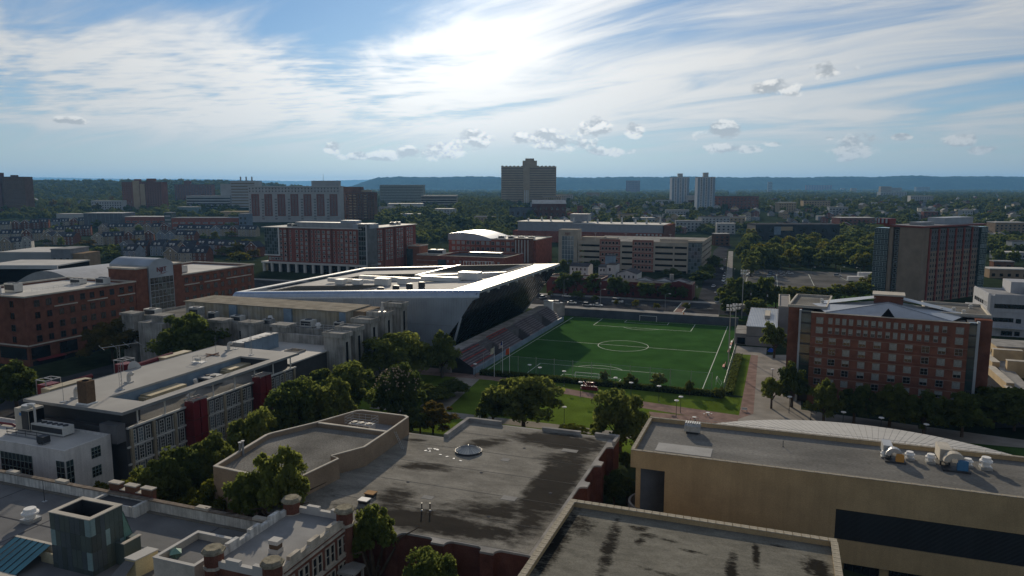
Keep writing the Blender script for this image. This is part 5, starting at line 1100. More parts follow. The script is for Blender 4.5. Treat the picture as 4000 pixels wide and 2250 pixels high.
    q.part('plinth_wall', MB().box(-52.2, 199.2, .35, -47.6, 200.0, 1.0), red_paint); q.part('cap', MB().box(-52.3, 199.1, 1.004, -51.2, 200.1, 1.1).box(-49.0, 199.1, 1.004, -48.4, 200.1, 1.1), white_paint)
    # floodlights
    for s, t, h, lab in ((-18.5, 367.5, 12.5, 'short floodlight mast by the street corner'), (-14.9, 336.7, 21, 'tall floodlight mast beyond the far pitch corner'), (-13.6, 262.5, 17, 'floodlight mast beside the far benches of pitch'), (-13.9, 236.5, 20.5, 'floodlight mast halfway along right side of pitch')):
        q = T('floodlight', lab, 'floodlight', s, t, 0, local=True); q.part('mast', MB().cyl(0, 0, 0, .22, h, .12, 10), galv); q.part('crossarm', MB().box(-1.3, -.08, h - .1, 1.3, .08, h + .08).box(-1.3, -.08, h - 1.3, 1.3, .08, h - 1.12), galv)
        for k in range(3):
            for zz in (h + .1, h - 1.1): q.part('lamp_head', MB().box(-1.2 + k * 1.0, -.55, zz, -.55 + k * 1.0, .05, zz + .6), white_paint)
    # team benches
    for i, (t, m_, lab) in enumerate(((281, white_paint, 'white team bench nearest the far wall'), (276.5, M('pinkb', (.55, .25, .2), .7), 'red covered bench beside the pitch'), (270.5, white_paint, 'white shelter beside the halfway line'), (264, M('pinkb', (.55, .25, .2), .7), 'pale red equipment bench beside the fence'), (241, MATS['pinkb'], 'long red bench at right edge of pitch'))):
        q = T('team_bench', lab, 'bench', -15.4, t, 0, local=True); q.part('seat', MB().box(-.5, -1.8, .4, .2, 1.8, .5), m_); q.part('backrest', MB().box(.2, -1.8, .5, .3, 1.8, 1.3), m_); q.part('leg', MB().box(-.4, -1.6, 0, .2, -1.5, .4), grey_metal); q.part('leg', MB().box(-.4, 1.5, 0, .2, 1.6, .4), grey_metal)
    q = T('small_goal', 'small white practice goal at near right of pitch', 'goal', -16, 219, 0, local=True); q.part('frame', MB().path([(0, -1.8, 0), (0, -1.8, 1.8), (0, 1.8, 1.8), (0, 1.8, 0)], .06, 5), white_paint); q.part('stay', MB().path([(0, -1.8, 1.8), (1.4, -1.8, 0), (1.4, 1.8, 0), (0, 1.8, 1.8)], .04, 4), white_paint)
pitch_things()
# ---------------------------------------------------------------- right-hand dormitory J
def dorm_j():
    th = T('dormitory', 'red brick dormitory with ten window bays and grey triangular hip roof', 'building', 8.5, 206.3, 0, rot=radians(-6.5), local=True)
    W_ = 35.7; th.part('wall', MB().box(0, 0, -1, W_, 26, 24.3).box(0, 0, 24.3, W_, .4, 24.9), red_brick)
    th.part('side_wing', MB().box(-6.3, 5.5, -1, -2.8, 28, 25.2), red_brick); th.part('side_wing', MB().box(37.4, 5.0, -1, 41.0, 29, 25.2), red_brick); th.part('dark_recess', MB().box(-2.8, 2.0, -1, 0, 26, 24.8).box(W_, 2.0, -1, 37.4, 26, 24.8), dark_metal)
    th.part('roof', MB().box(-6.1, 5.8, 25.204, 3, 28, 25.3).box(27, 8, 25.204, 40.8, 29, 25.3).box(.2, .45, 24.31, W_ - .2, 27, 24.42), roof_gravel)
    for r in ((-6.5, 5.3, 3.4, 28.3), (26.5, 9.5, 41.2, 29.3)): th.part('parapet', MB().ring(*r, .45, 25.21, 25.9), beige)
    th.part('coping', MB().box(-.1, -.12, 24.904, W_ + .1, .5, 25.08), beige)
    # glazed stair strips
    for x0, x1 in ((-2.6, -.1), (W_ + .1, W_ + 1.7)):
        st = th.part('stair_strip', MB().box(x0, .9, 2, x1, 2.0, 25.0), win_teal)
        th.part('strip_pier', MB().box(x0 - .5, .7, 0, x0 - .002, 2.2, 25.3) if x0 < 0 else MB().box(x1 + .002, .7, 3, x1 + .6, 2.2, 25.3), silver_clad, st)
        for k in range(9): th.part('strip_band', MB().box(x0, .82, 2.0 + k * 2.8, x1, .895, 2.45 + k * 2.8), dark_metal, st)
    rr = random.Random(21)
    fr_j = M('frame_j', (.27, .27, .255), .7)
    big = [win(1.55, 1.55, fr_j, win_blind, .09, (2, 2), .1), win(1.55, 1.55, fr_j, win_dark, .09, (2, 2), .1, None, .55), win(1.55, 1.55, fr_j, win_dark, .09, (2, 2), .1)]
    sm = [win(.85, 1.5, fr_j, win_blind, .08, (1, 2), .1), win(.85, 1.5, fr_j, win_dark, .08, (1, 2), .1, None, .5), win(.85, 1.5, fr_j, win_dark, .08, (1, 2), .1, None, .8)]
    xs = [2.2, 5.4, 8.8, 12.5, 16.0, 19.6, 23.1, 26.8, 30.3, 33.9]
    for j, z in enumerate((16.8, 14.0, 11.2, 8.5, 5.7)): facade(th, 'f', 0, xs, [z], big[:2] * (3 if j < 2 else 1) + [big[2]], rnd=rr)
    facade(th, 'f', 0, [xs[0], xs[2], 23.1, 30.3, 33.9], [2.4], [big[2]], rnd=rr)
    for z in (22.2, 19.6):
        facade(th, 'f', 0, [2.1, 33.8], [z], big[:1], rnd=rr); facade(th, 'f', 0, [4.7, 6.4, 8.0, 9.6, 11.5, 13.1, 14.8, 16.4, 18.2, 19.9, 21.6, 23.3, 25.2, 26.9, 28.8, 30.6], [z + .05], sm, rnd=rr)
    for k, z in enumerate((18.5, 15.8, 13.0, 10.2, 7.5, 5.0)): th.part('string_course', MB().box(.02, -.08, z, W_ - .02, -.003, z + .09), M('str_j', (.30, .22, .17), .85))
    for z in (21.6, 19.1, 16.2, 13.4, 10.6, 7.9): th.part('dark_band', MB().box(3.8, -.05, z, 32, -.003, z + .18), dark_brick)  # thin courses of darker brick below the window rows
    facade(th, 'l', -6.3, mid(7, 27, 6), [21, 18.2, 15.4, 12.6, 9.8, 7, 4.2], [win(1.3, 1.4, beige, win_dark, .1, (2, 1), .1)], rnd=rr)
    # hip roof with penthouse and dark triangular dormer
    gm = M('hip_grey', (0.33, 0.36, 0.40), .45, metal=.4, var=.06)
    th.part('hip_roof', MB().face([(3.3, .5, 25.1), (32, .5, 25.1), (18, 8.2, 27.6)]).face([(3.3, .5, 25.1), (18, 8.2, 27.6), (18, 14, 27.4), (-1, 14, 25.3)]).face([(32, .5, 25.1), (37, 14, 25.3), (18, 14, 27.4), (18, 8.2, 27.6)]).face([(-1, 14, 25.3), (18, 14, 27.4), (37, 14, 25.3), (37, 14, 24.5), (-1, 14, 24.5)]), gm)
    th.part('hip_ridge', MB().tube((3.3, .5, 25.15), (18, 8.2, 27.65), .1, n=4).tube((32, .5, 25.15), (18, 8.2, 27.65), .1, n=4), silver)
    th.part('wing_roof', MB().face([(1, 13, 25.4), (15, 10.5, 28.4), (15, 16, 28.4), (1, 20, 25.4)]).face([(21, 10.5, 28.4), (34, 12, 25.4), (34, 19, 25.4), (21, 16, 28.4)]), gm)
    th.part('dormer', MB().face([(16.4, .3, 25.1), (19.5, .3, 25.1), (18, 1.0, 27.2)]).face([(16.4, .3, 25.1), (18, 1.0, 27.2), (18, 5, 26.6)]).face([(19.5, .3, 25.1), (18, 5, 26.6), (18, 1.0, 27.2)]), black_void)
    ph = th.part('penthouse', MB().box(14.5, 11.5, 25, 21.5, 17.5, 29.0), red_brick); th.part('penthouse_roof', MB().box(14.1, 11.1, 29.004, 21.9, 17.9, 29.4), beige, ph)
    for i, (x, y) in enumerate(((1.2, 18), (1.6, 14.5), (30.5, 14), (33.5, 16.5), (35.5, 13), (38, 24))):
        wx = 8.5 + x * cos(radians(-6.5)) - y * sin(radians(-6.5)); wy = 206.3 + x * sin(radians(-6.5)) + y * cos(radians(-6.5)); vent_fan(['left fan far', 'left fan near', 'right fan left', 'right fan middle', 'right fan near', 'right fan far'][i] + ' on the brick dormitory roof', wx, wy, 25.3, .5, 1.1, off_white)
dorm_j()
def tower_k():
    a = radians(31.42) - TH
    x, y = 203.6, 361.5; s, t = x * CA - y * SA, x * SA + y * CA
    th = T('dorm_tower', 'tall slab tower of tan brick with red strips and glass corners', 'tower', s, t, 0, rot=a, local=True)
    zt = 38; L_ = 53
    tanw = M('tan_dark', (0.27, 0.215, 0.165), .9, var=.1, sc=.2)
    th.part('end_wall', MB().box(-.01, .0, -1, 5.5, 12.0, zt), tanw)
    th.part('core', MB().box(5.5, .6, -1, L_, 20, zt - .6), tanw); th.part('back_slot', MB().box(.8, 12.0, -1, 5.5, 15.5, zt - .4), dark_metal); th.part('pier', MB().box(-.0, 15.5, -1, 5.5, 17.5, zt), tanw)
    g = th.part('glass_bay', MB().box(-.6, 17.5, -1, 6, 25.0, zt - .8), win_teal)
    gf = M('gframe', (.36, .42, .42), .5)
    for k in range(13):
        for i in range(4): th.put('window', win(1.6, 1.9, gf, win_teal, .12, (2, 2), .1), -.6, 18.6 + i * 1.85, .4 + k * 2.85, -pi / 2, parent=g)
    for k in range(13): th.put('window', win(1.6, 1.9, gf, win_dark, .12, (1, 2), .1), .8, 13.7, .4 + k * 2.85, -pi / 2)
    th.part('roof_band', MB().box(-.5, -.5, zt + .004, L_ + 6, 20.4, zt + .8), M('redband', (.20, .05, .04), .6)); th.part('roof', MB().box(1, 1, zt + .804, L_, 19, zt + .9), roof_grey)
    # long face: tan lower, dark grey upper, red vertical strips
    nb = 6; bw = (L_ - 5.5) / nb
    for i in range(nb):
        a0 = 5.5 + i * bw
        th.part('bay_lower', MB().box(a0 + 1.2, .0, 0, a0 + bw - .02, .59, 26), tanw); th.part('bay_upper', MB().box(a0 + 1.2, .0, 26.01, a0 + bw - .02, .59, zt - .7), M('slate', (.15, .15, .155), .8, var=.1))
        th.part('red_strip', MB().box(a0, -.5, 0, a0 + 1.15, .59, zt - .7), M('redstrip', (.22, .05, .035), .7))
        for u in (3.0, 5.4, 7.8): facade(th, 'f', 0, [a0 + u], [.8 + 2.85 * k for k in range(13)], [win(1.0, 1.5, grey_metal, win_dark, .08, (1, 2), .08)])
    e = th.part('glass_end', MB().box(L_, -1.2, -1, L_ + 6.5, 8, zt - .8), win_teal)
    for k in range(13):
        for i in range(4): th.put('window', win(1.4, 1.9, gf, win_teal if k % 3 else win_sky, .12, (1, 2), .1), L_ + .9 + i * 1.6, -1.2, .4 + k * 2.85, 0, parent=e)
    p = th.part('penthouse', MB().box(30, 6, zt + .9, 58, 15, zt + 4.2), silver_clad); th.part('red_box', MB().box(-.2, 17.8, zt + .9, 5.6, 24.6, zt + 4.0), red_paint)
    for i in range(3): th.part('grey_stripe', MB().box(-.3, 18.8 + i * 2.1, zt + 1.6, -.203, 19.8 + i * 2.1, zt + 3.9), silver_clad)
    th.part('roof_pod', MB().box(8, 6, zt + .9, 20, 12, zt + 2.4), grey_metal)
tower_k()
def white_l():
    th = T('white_clinic', 'white curved modern block with dark strip windows at right edge', 'building', 95, 330)
    z = 16.0; wb = M('lw', (.42, .43, .45), .8, var=.06, streak=.1)
    def blk(name, pts, z0, z1, mat=wb): return th.part(name, MB().prism(pts, z0, z1), mat)
    main = [(79.2, 330.0), (78.2, 330.6), (77.7, 332), (77.8, 356), (125, 356), (125, 330)]
    blk('wall', main, -1, z); th.part('roof', MB().prism([(78.6, 332.5), (78.6, 355), (124, 355), (124, 331)], z + .004, z + .05), roof_grey); th.part('parapet', MB().box(79.5, 330.2, z + .004, 124.8, 330.6, z + .5).box(77.9, 332.2, z + .004, 78.3, 355.8, z + .5), wb)
    blk('wall', [(75.2, 333), (74.0, 335), (74.2, 352), (77.6, 352), (77.6, 333)], -1, 9.8)
    blk('penthouse', [(87, 340), (87, 352), (120, 352), (120, 340)], z + .05, 20.5); blk('penthouse', [(92, 336), (92, 340), (118, 340), (118, 336)], z + .05, 18.8)
    for k in range(14): th.put('window', win(1.35, 1.6, dark_metal, win_dark, .06, (1, 1), .1), 80.3 + k * 1.5, 330, 11.1)
    for k in range(4): th.put('window', win(1.6, 1.5, dark_metal, win_dark, .06, (1, 1), .1), 80.2 + k * 1.75, 330, 5.8)
    for k in range(7): th.put('window', win(1.9, 1.4, dark_metal, win_dark, .08, (2, 1), .1), 77.76, 334 + k * 3.0, 11.4, -pi / 2)
    for s_, w_, zz in ((88.0, 1.6, 5.5), (84.4, 3.6, .5), (87.9, 1.6, .5), (91, 1.6, 5.5)): th.put('window', win(w_, 1.6, dark_metal, win_dark, .08, (1, 1), .1), s_, 330, zz)
    th.part('band', MB().box(79.4, 329.8, 9.6, 124, 329.995, 9.8), wb); th.part('canopy', MB().box(79, 326.5, 3.6, 90, 329.99, 4.0), wb)
    q = T('ramp_wall', 'tan stepped ramp and low walls leading up to the white block', 'wall', 66, 255); tw = M('ramp_tan', (.46, .36, .22), .85, var=.1)
    for (s0, t0_, s1, t1_, h) in ((64, 262, 66, 285, 3.5), (62.5, 240, 64.5, 262, 2.2), (62, 222, 63.5, 240, 1.4), (66, 270, 74, 272, 6), (67, 258, 76, 260, 5), (62, 200, 63, 222, 1.0)): q.part('wall', MB().box(s0, t0_, -1, s1, t1_, h), tw); q.part('coping', MB().box(s0 - .1, t0_ - .1, h + .004, s1 + .1, t1_ + .1, h + .15), beige)
    q.part('ramp', MB().face([(64.6, 225, .3), (68, 225, .3), (70, 285, 3.2), (66, 285, 3.2)]), concrete)
    q = T('porch_block', 'tan brick entrance porch with dark openings below the white block', 'building', 72, 275); q.part('wall', MB().box(68, 274, -1, 80, 286, 6.2), tw); q.part('roof', MB().box(67.6, 273.6, 6.204, 80.4, 286.4, 6.6), concrete)
    for k in range(3): q.put('opening', win(1.8, 3.6, tw, black_void, .15, (1, 2), .1), 68, 276.5 + k * 3.4, .5, -pi / 2)
    for k in range(3): q.put('opening', win(2.2, 3.4, dark_metal, win_dark, .15, (2, 2), .1), 70 + k * 3.6, 274, .5)
    q = T('curved_white_wall', 'white curved wall with small windows at the right edge', 'building', 84, 255); q.part('wall', MB().prism([(76, 232), (74.5, 236), (74.5, 252), (77, 256), (95, 256), (95, 232)], -1, 6), white_wall)
    for k in range(4): q.put('window', win(1.0, 1.2, dark_metal, win_dark, .1, (1, 1), .1), 74.5, 238 + k * 3.5, 3.0, -pi / 2)
white_l()
def gym():
    th = T('field_house', 'low grey field house with white striped seam roof beside the pitch', 'building', -5, 300)
    gw = M('gw', (.25, .235, .225), .85, var=.08, sc=.3)
    th.part('wall', MB().box(-10.4, 278.2, -1, .2, 322, 7.0), gw)
    th.part('lower_wall', MB().box(-14.4, 279, -1, -10.42, 296, 4.0), gw); th.part('terrace', MB().box(-14.6, 278.8, 4.004, -10.42, 296, 4.15), concrete)
    n = 18
    for k in range(n):
        a = -10.6 + 10.9 * k / n; th.part('roof_panel', MB().box(a + .09, 277.9, 7.0, a + 10.9 / n - .005, 322.3, 7.28), M('seam_blue', (.40, .43, .47), .4, metal=.6, var=.05)); th.part('seam', MB().box(a, 277.9, 7.0, a + .085, 322.3, 7.5), M('seamw', (.66, .64, .60), .5))
    th.part('roof_box', MB().box(-4.6, 296, 7.29, -2.6, 309, 8.6), beige); th.part('band', MB().box(-10.45, 278.1, 3.4, .2, 278.19, 3.6), dark_metal); th.part('opening', MB().box(-13.6, 278.9, .2, -10.8, 278.99, 2.6), black_void)
    q = T('tall_block', 'tall plain grey block behind the field house', 'building', 2.4, 310); q.part('wall', MB().box(.3, 296, -1, 4.5, 330, 12.2), gw); q.part('parapet', MB().ring(.2, 295.9, 4.6, 330.1, .4, 12.204, 12.6), beige)
gym()

# ---------------------------------------------------------------- mid distance campus blocks
def dorm_m():
    th = T('brick_dorm', 'large red brick residence with white framed windows and glass corner', 'building', -295, 440)
    z = 31.0; x0, x1 = -326, -262.5; y0 = 418
    th.part('wall', MB().box(x0, y0, 7, x1, y0 + 17, z - .5), M('dm', (.26, .095, .075), .9, var=.1, sc=.2))
    th.part('wing_wall', MB().box(-272, y0 + 17, -1, -258, 490, z - .5).box(-326, y0 + 17, 7, -312, 470, z - .5), MATS['dm'])
    th.part('roof', MB().box(x0 - 14, y0 - 1, z - .45, x1 + 3, y0 + 18, z).box(-273, y0 + 18.01, z - .45, -257, 491, z).box(x0 - 14, y0 + 18.01, z - .45, -311, 471, z), roof_white)
    gl = th.part('glass_corner', MB().box(-338, y0 - .3, 12, x0 - .01, y0 + 12, z - .5), M('gcorner', (.10, .14, .13), .15, var=.3, sc=.4))
    for i in range(6):
        for j in range(8): th.put('glass_pane', win(1.75, 2.05, grey_metal, win_teal if (i * 3 + j) % 4 else win_sky, .06, (1, 1), .06), -337 + i * 2.0, y0 - .3, 12.3 + j * 2.25, parent=gl)
    th.part('white_frame', MB().box(-338.4, y0 - .9, 11.2, x0 + .3, y0 - .31, 11.95).box(x0 - .3, y0 - .9, 11.96, x0 + .4, y0 - .31, z - .5), white_paint)
    th.part('left_wall', MB().box(-336, y0 + .4, 7, x0 - .02, y0 + 14, 11.9), MATS['dm'])
    bigw = [win(1.5, 1.7, off_white, win_dark, .17, (2, 1), .14), win(1.5, 1.7, off_white, win_dark, .17, (2, 1), .14, None, .5), win(1.5, 1.7, off_white, win_dark, .17, (1, 1), .14, None, .3), win(1.5, 1.7, off_white, win_blind, .17, (2, 1), .14), win(1.5, 1.7, off_white, win_teal, .17, (2, 1), .14)]
    smw = [win(.75, 1.7, off_white, win_dark, .15, (1, 1), .14)]
    rr = random.Random(6); zs = [8.2 + 2.72 * k for k in range(8)]
    px = [210, 258, 318, 390, 443, 496, 560, 600, 633, 687, 740, 800, 845, 880, 930, 978, 1020]
    for p in px:
        u = x0 + (p - 190) / (1060 - 190) * (x1 - x0); small = p in (318, 560, 600, 800, 845)
        facade(th, 'f', y0, [u], zs, smw if small else bigw, rnd=rr)
    for p in (285, 530, 775): u = x0 + (p - 190) / 870 * (x1 - x0); th.part('recess_strip', MB().box(u - .8, y0 - .03, 7, u + .8, y0 - .002, z - .5), dark_brick)
    facade(th, 'f', y0 + .4, [-334.5, -332, -329.5, -327.3], [8.2], bigw, rnd=rr)
    # podium with white columns
    pod = th.part('podium', MB().box(-341, y0 - 1.5, 5.8, -256, y0 + 17, 7.0), off_white); th.part('podium_wall', MB().box(-339, y0 + 1.5, -1, -258, y0 + 17, 5.8), win_dark)
    for k in range(13): th.part('column', MB().box(-340 + k * 6.8, y0 - 1.2, -1, -338.4 + k * 6.8, y0 + .3, 5.8), off_white)
    # glass stair tower and right wing
    g = th.part('stair_tower', MB().box(-262.4, y0 - .6, -1, -256, y0 + 13, 34.2), M('stg', (.16, .17, .17), .3, var=.15)); th.part('tower_edge', MB().box(-256.6, y0 - .9, -1, -255.7, y0 - .61, 34.4), silver, g)
    for j in range(9): 
        for i in range(3): th.put('glass_pane', win(1.7, 2.5, grey_metal, win_teal if j % 2 else win_dark, .06, (1, 1), .06), -261.2 + i * 1.95, y0 - .6, 4 + j * 3.2, parent=g)
    th.part('tower_cap', MB().box(-268, y0 + 2, z, -255, y0 + 13.5, 34.0), silver_clad)
    wt = [436, 439.5, 447, 450.5, 454, 462, 465.5, 469, 477, 480.5, 484]
    facade(th, 'r', -258, wt, zs, bigw, rnd=rr)
    for t in (443, 458, 473): th.part('recess_strip', MB().box(-257.998, t - 1.2, 0, -257.96, t + 1.2, z - .5), dark_brick)
    th.part('plant_screen', MB().box(-316, y0 + 5, z, -270, y0 + 14, z + 3.4), grey_metal); th.part('plant_box', MB().box(-280, y0 + 6, z + 3.4, -268, y0 + 13, z + 5), silver_clad)
    for i, (s, t) in enumerate(((-266, 470), (-266, 477), (-322, 426), (-316, 424))): ac_unit(['far unit', 'farthest unit', 'left unit', 'second left unit'][i] + ' on the white framed residence roof', s, t, z + .01, 4, 3, 2, galv, 1)
dorm_m()
def hall_n():
    th = T('arched_roof_hall', 'red brick hall with shallow silver arched roof and flat wing', 'building', -205, 535)
    y0 = 512; z = 19.6
    th.part('wall', MB().box(-241, y0, -1, -170, y0 + 40, z - .5), red_brick2); th.part('roof', MB().box(-240.5, y0 + .5, z - .5, -170.5, y0 + 39.5, z - .4), roof_white); th.part('parapet', MB().ring(-241.2, y0 - .2, -169.8, y0 + 40.2, .5, z - .39, z + .3), beige)
    # arched gable
    n = 16; A = [(-241.4 + 36 * k / n, z + 3.4 + 1.6 * sin(pi * (k / n)) - 3.4 * (k / n) ** 2) for k in range(n + 1)]
    b = MB(); b.face([(-241.4, y0 - .3, z - 1.5)] + [(-205.4, y0 - .3, z - 1.5)] + [(p[0], y0 - .3, max(p[1], z)) for p in A[::-1]]); th.part('arch_face', b, silver_clad)
    b = MB()
    for k in range(n): b.face([(A[k][0], y0 - .6, max(A[k][1], z)), (A[k+1][0], y0 - .6, max(A[k+1][1], z)), (A[k+1][0], y0 + 38, max(A[k+1][1], z)), (A[k][0], y0 + 38, max(A[k][1], z))])
    th.part('arch_roof', b, metal_roof)
    rr = random.Random(9); wm = [win(2.4, 2.4, off_white, win_dark, .1, (2, 2), .12), win(2.4, 2.4, off_white, win_blind, .1, (2, 2), .12)]
    facade(th, 'f', y0, mid(-239, -186, 13), [15.0, 10.6, 6.2], wm, rnd=rr)
    th.part('fin_block', MB().box(-186, y0 - 3, -1, -172, y0 - .01, z + 1), red_brick); 
    for k in range(5): th.part('fin', MB().box(-185 + k * 2.4, y0 - 3.6, 3, -184.4 + k * 2.4, y0 - 3.01, z), off_white)
    th.part('fin_roof', MB().box(-187, y0 - 4.2, z + 1.004, -171.5, y0, z + 1.4), beige)
    for i in range(4): ac_unit(['first', 'second', 'third', 'fourth'][i] + ' white unit in row on the arched roof hall', -200 + i * 8, y0 + 8, z - .39, 5, 3, 2.4, white_paint, 1)
    q = T('brick_annex', 'low brick annex with dark roof well before the arched hall', 'building', -200, 470)
    flat_block(q, -222, 452, -172, 490, -1, 11.5, red_brick2, roof_dark, 1.2, .5, beige); facade(q, 'f', 452, mid(-216, -174, 9), [7.4], [win(1.0, 1.0, off_white, win_blind, .15, (1, 1), .12)])
    facade(q, 'f', 452, mid(-218, -174, 9), [3.6], [win(2.2, 1.6, off_white, win_dark, .12, (2, 1), .12)])
    q.part('glass_entry', MB().box(-221, 451.6, -1, -215, 451.99, 9), win_teal); ac_unit('long grey unit in the well of brick annex', -196, 478, 10.35, 24, 5, 2.2, grey_metal, 0)
    q = T('brick_wing', 'stepped brick wing with glass corner right of white framed residence', 'building', -240, 480)
    q.part('wall', MB().box(-256, 470, -1, -224, 492, 9.5).box(-256, 474, 9.5, -247, 488, 15.5), M('or_brick', (.31, .13, .075), .9, var=.12)); q.part('roof', MB().box(-247, 470.5, 9.504, -224.5, 491.5, 9.62), roof_grey); q.part('parapet', MB().ring(-246.9, 470, -224, 492, .4, 9.63, 10.4), beige); q.part('parapet', MB().ring(-256.3, 473.7, -246.7, 488.3, .5, 15.504, 16.2), beige)
    q.part('glass_corner', MB().box(-255, 469.6, -1, -250, 469.99, 14), win_teal); ac_unit('tall packaged unit on stepped brick wing', -236, 481, 9.64, 12, 6, 3.4, off_white, 2)
    for zz in (3, 6): q.part('band', MB().box(-247, 469.9, zz, -224, 469.995, zz + .3), beige)
hall_n()
def garage_o():
    th = T('parking_garage', 'five level parking garage with brick bays and glass stair corners', 'parking garage', -98, 530)
    y0, y1 = 505, 590; x0, x1 = -136, -51
    cw = M('gar', (.42, .37, .30), .9, var=.08, sc=.2)
    lev = [1.2 + 4.15 * k for k in range(5)]
    # decks, spandrels, back core: real openings between
    for k, z in enumerate(lev):
        th.part('deck', MB().box(x0 + .5, y0 + .6, z - .4 + 1.2, x1 - .5, y1, z + 1.2 - .02), concrete)
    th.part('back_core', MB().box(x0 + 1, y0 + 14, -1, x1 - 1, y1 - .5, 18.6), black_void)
    for k in range(6):
        zb = -1 if k == 0 else lev[k - 1] + .2; zt = .0 if k == 0 else lev[k - 1] + 2.9
        if k < 6: th.part('spandrel', MB().box(x0, y0, zb, x1 - 7.5, y0 + .55, zt), cw); th.part('spandrel', MB().box(x1 - .55, y0 + 8, zb, x1, y1, zt), cw)
    for s in (-136, -120.3, -105.4, -96.9, -82.2, -69, -59.5): th.part('column', MB().box(s, y0 + .02, -1, s + 1.0, y0 + .9, 20.2), cw)
    for t in mid(514, 588, 6): th.part('column', MB().box(x1 - .9, t, -1, x1 - .02, t + 1.4, 20.2), cw)
    th.part('top_deck', MB().box(x0 + .6, y0 + .56, 18.2, x1 - .6, y1 - .1, 18.6), M('deck_tan', (.45, .40, .31), .9, var=.1)); 
    bm = M('gar_brick', (.29, .14, .11), .9, var=.1)
    for a, c in ((-120.1, -105.5), (-96.8, -82.3)):
        br = th.part('brick_bay', MB().box(a, y0 - .35, -1, c, y0 - .01, 22.0), bm)
        facade(th, 'f', y0 - .35, mid(a + 1, c - 1, 5), [2.2, 6.3, 10.5, 14.6, 18.6][:5], [win(1.45, 1.7, off_white, black_void, .12, (1, 1), .1)], parent=br)
        for z in (1.2, 5.3, 9.4, 13.6, 17.7): th.part('band', MB().box(a, y0 - .45, z, c, y0 - .353, z + .3), beige, br)
    # glass corner right
    g = th.part('glass_corner', MB().box(-58.8, y0 - .6, -1, x1 + .6, y0 + 7.9, 21.0), M('gar_glass', (.13, .17, .18), .2, var=.25, sc=.4))
    for j in range(8):
        for i in range(4): th.put('glass_pane', win(1.7, 2.2, grey_metal, win_sky if (i + 2 * j) % 3 else win_teal, .07, (1, 1), .06), -57.6 + i * 1.95, y0 - .6, .4 + j * 2.5, parent=g)
        for i in range(4): th.put('glass_pane', win(1.6, 2.2, grey_metal, win_teal, .07, (1, 1), .06), x1 + .6, y0 + .6 + i * 1.9, .4 + j * 2.5, pi / 2, parent=g)
    th.part('corner_frame', MB().box(-59.4, y0 - .9, 21.004, x1 + .9, y0 + 8.2, 22.2).box(-59.6, y0 - .9, -1, -58.81, y0 - .62, 21), cw)
    # left stair tower with sign
    t = th.part('stair_tower', MB().box(-150.4, y0 - .5, -1, -136.4, y0 + 11, 28.2), cw); th.part('tower_glass', MB().box(-147.8, y0 - .7, -1, -139, y0 - .503, 23.6), M('tg', (.30, .36, .33), .15, var=.3, sc=.25), t)
    for j in range(7):
        for i in range(4): th.put('glass_pane', win(2.0, 3.1, off_white, win_sky, .09, (1, 1), .06), -146.7 + i * 2.2, y0 - .7, .6 + j * 3.3, parent=t)
    me = text_mesh('NJIT', 2.2, .1, red_paint); o = addo('sign_letters', me, None, t, (-143.4 - th.off[0], y0 - .75 - th.off[1], 24.6)); o.rotation_euler = (pi / 2, 0, 0)
    for (a, c, d, e, h) in ((-136, 515, -120, 525, 4), (-122, 522, -112, 530, 3.2), (-90, 518, -60, 519, 1.6), (-115, 512, -70, 512.6, 1.0), (-82, 530, -56, 532, 2.8)): th.part('ramp_wall', MB().box(a, c, 18.61, d, e, 18.6 + h), cw)
    for i, s in enumerate((-125, -103, -72)):
        q = T('lamp_post', ['left', 'middle', 'right'][i] + ' lamp on the top deck of parking garage', 'lamp', s, 512, 18.6, 'lamps on the garage deck', local=True); q.part('pole', MB().cyl(0, 0, 0, .12, 7, .08, 6), galv); q.part('head', MB().box(-.9, -.2, 7, .9, .2, 7.2), galv)
garage_o()
def labs_q():
    th = T('grey_lab_block', 'long grey panelled laboratory over brick base with roof stacks', 'building', -190, 775)
    y0 = 748; th.part('brick_base', MB().box(-275, y0, -1, -108, y0 + 50, 12), red_brick2)
    for k in range(28): a = -270 + k * 5.6; th.part('panel', MB().box(a + .05, y0 + 2, 12, a + 5.55, y0 + 48, 20.0 + (1.5 if k < 11 else 0)), M('labgrey', (.30, .31, .33), .6, var=.05))
    th.part('roof', MB().box(-271, y0 + 1.6, 21.504, -208, y0 + 49, 22).box(-208, y0 + 1.6, 20.004, -112, y0 + 49, 20.5), roof_white)
    for i in range(12): th.part('stack', MB().cyl(-262 + i * 13, y0 + 14 + 8 * (i % 2), 20.5, 1.1, 25 + (i % 3), .9, 8), galv)
    th.part('brick_end', MB().box(-112, y0 - 1, -1, -106, y0 + 40, 20.5), red_brick); th.part('penthouse', MB().box(-216, y0 + 20, 22, -196, y0 + 34, 30), grey_metal)
    for i in range(20): th.part('skylight_box', MB().box(-140 + i * 4, y0 - 1.3, 9.5, -138 + i * 4, y0 - .005, 11), off_white) if i < 7 else None
labs_q()
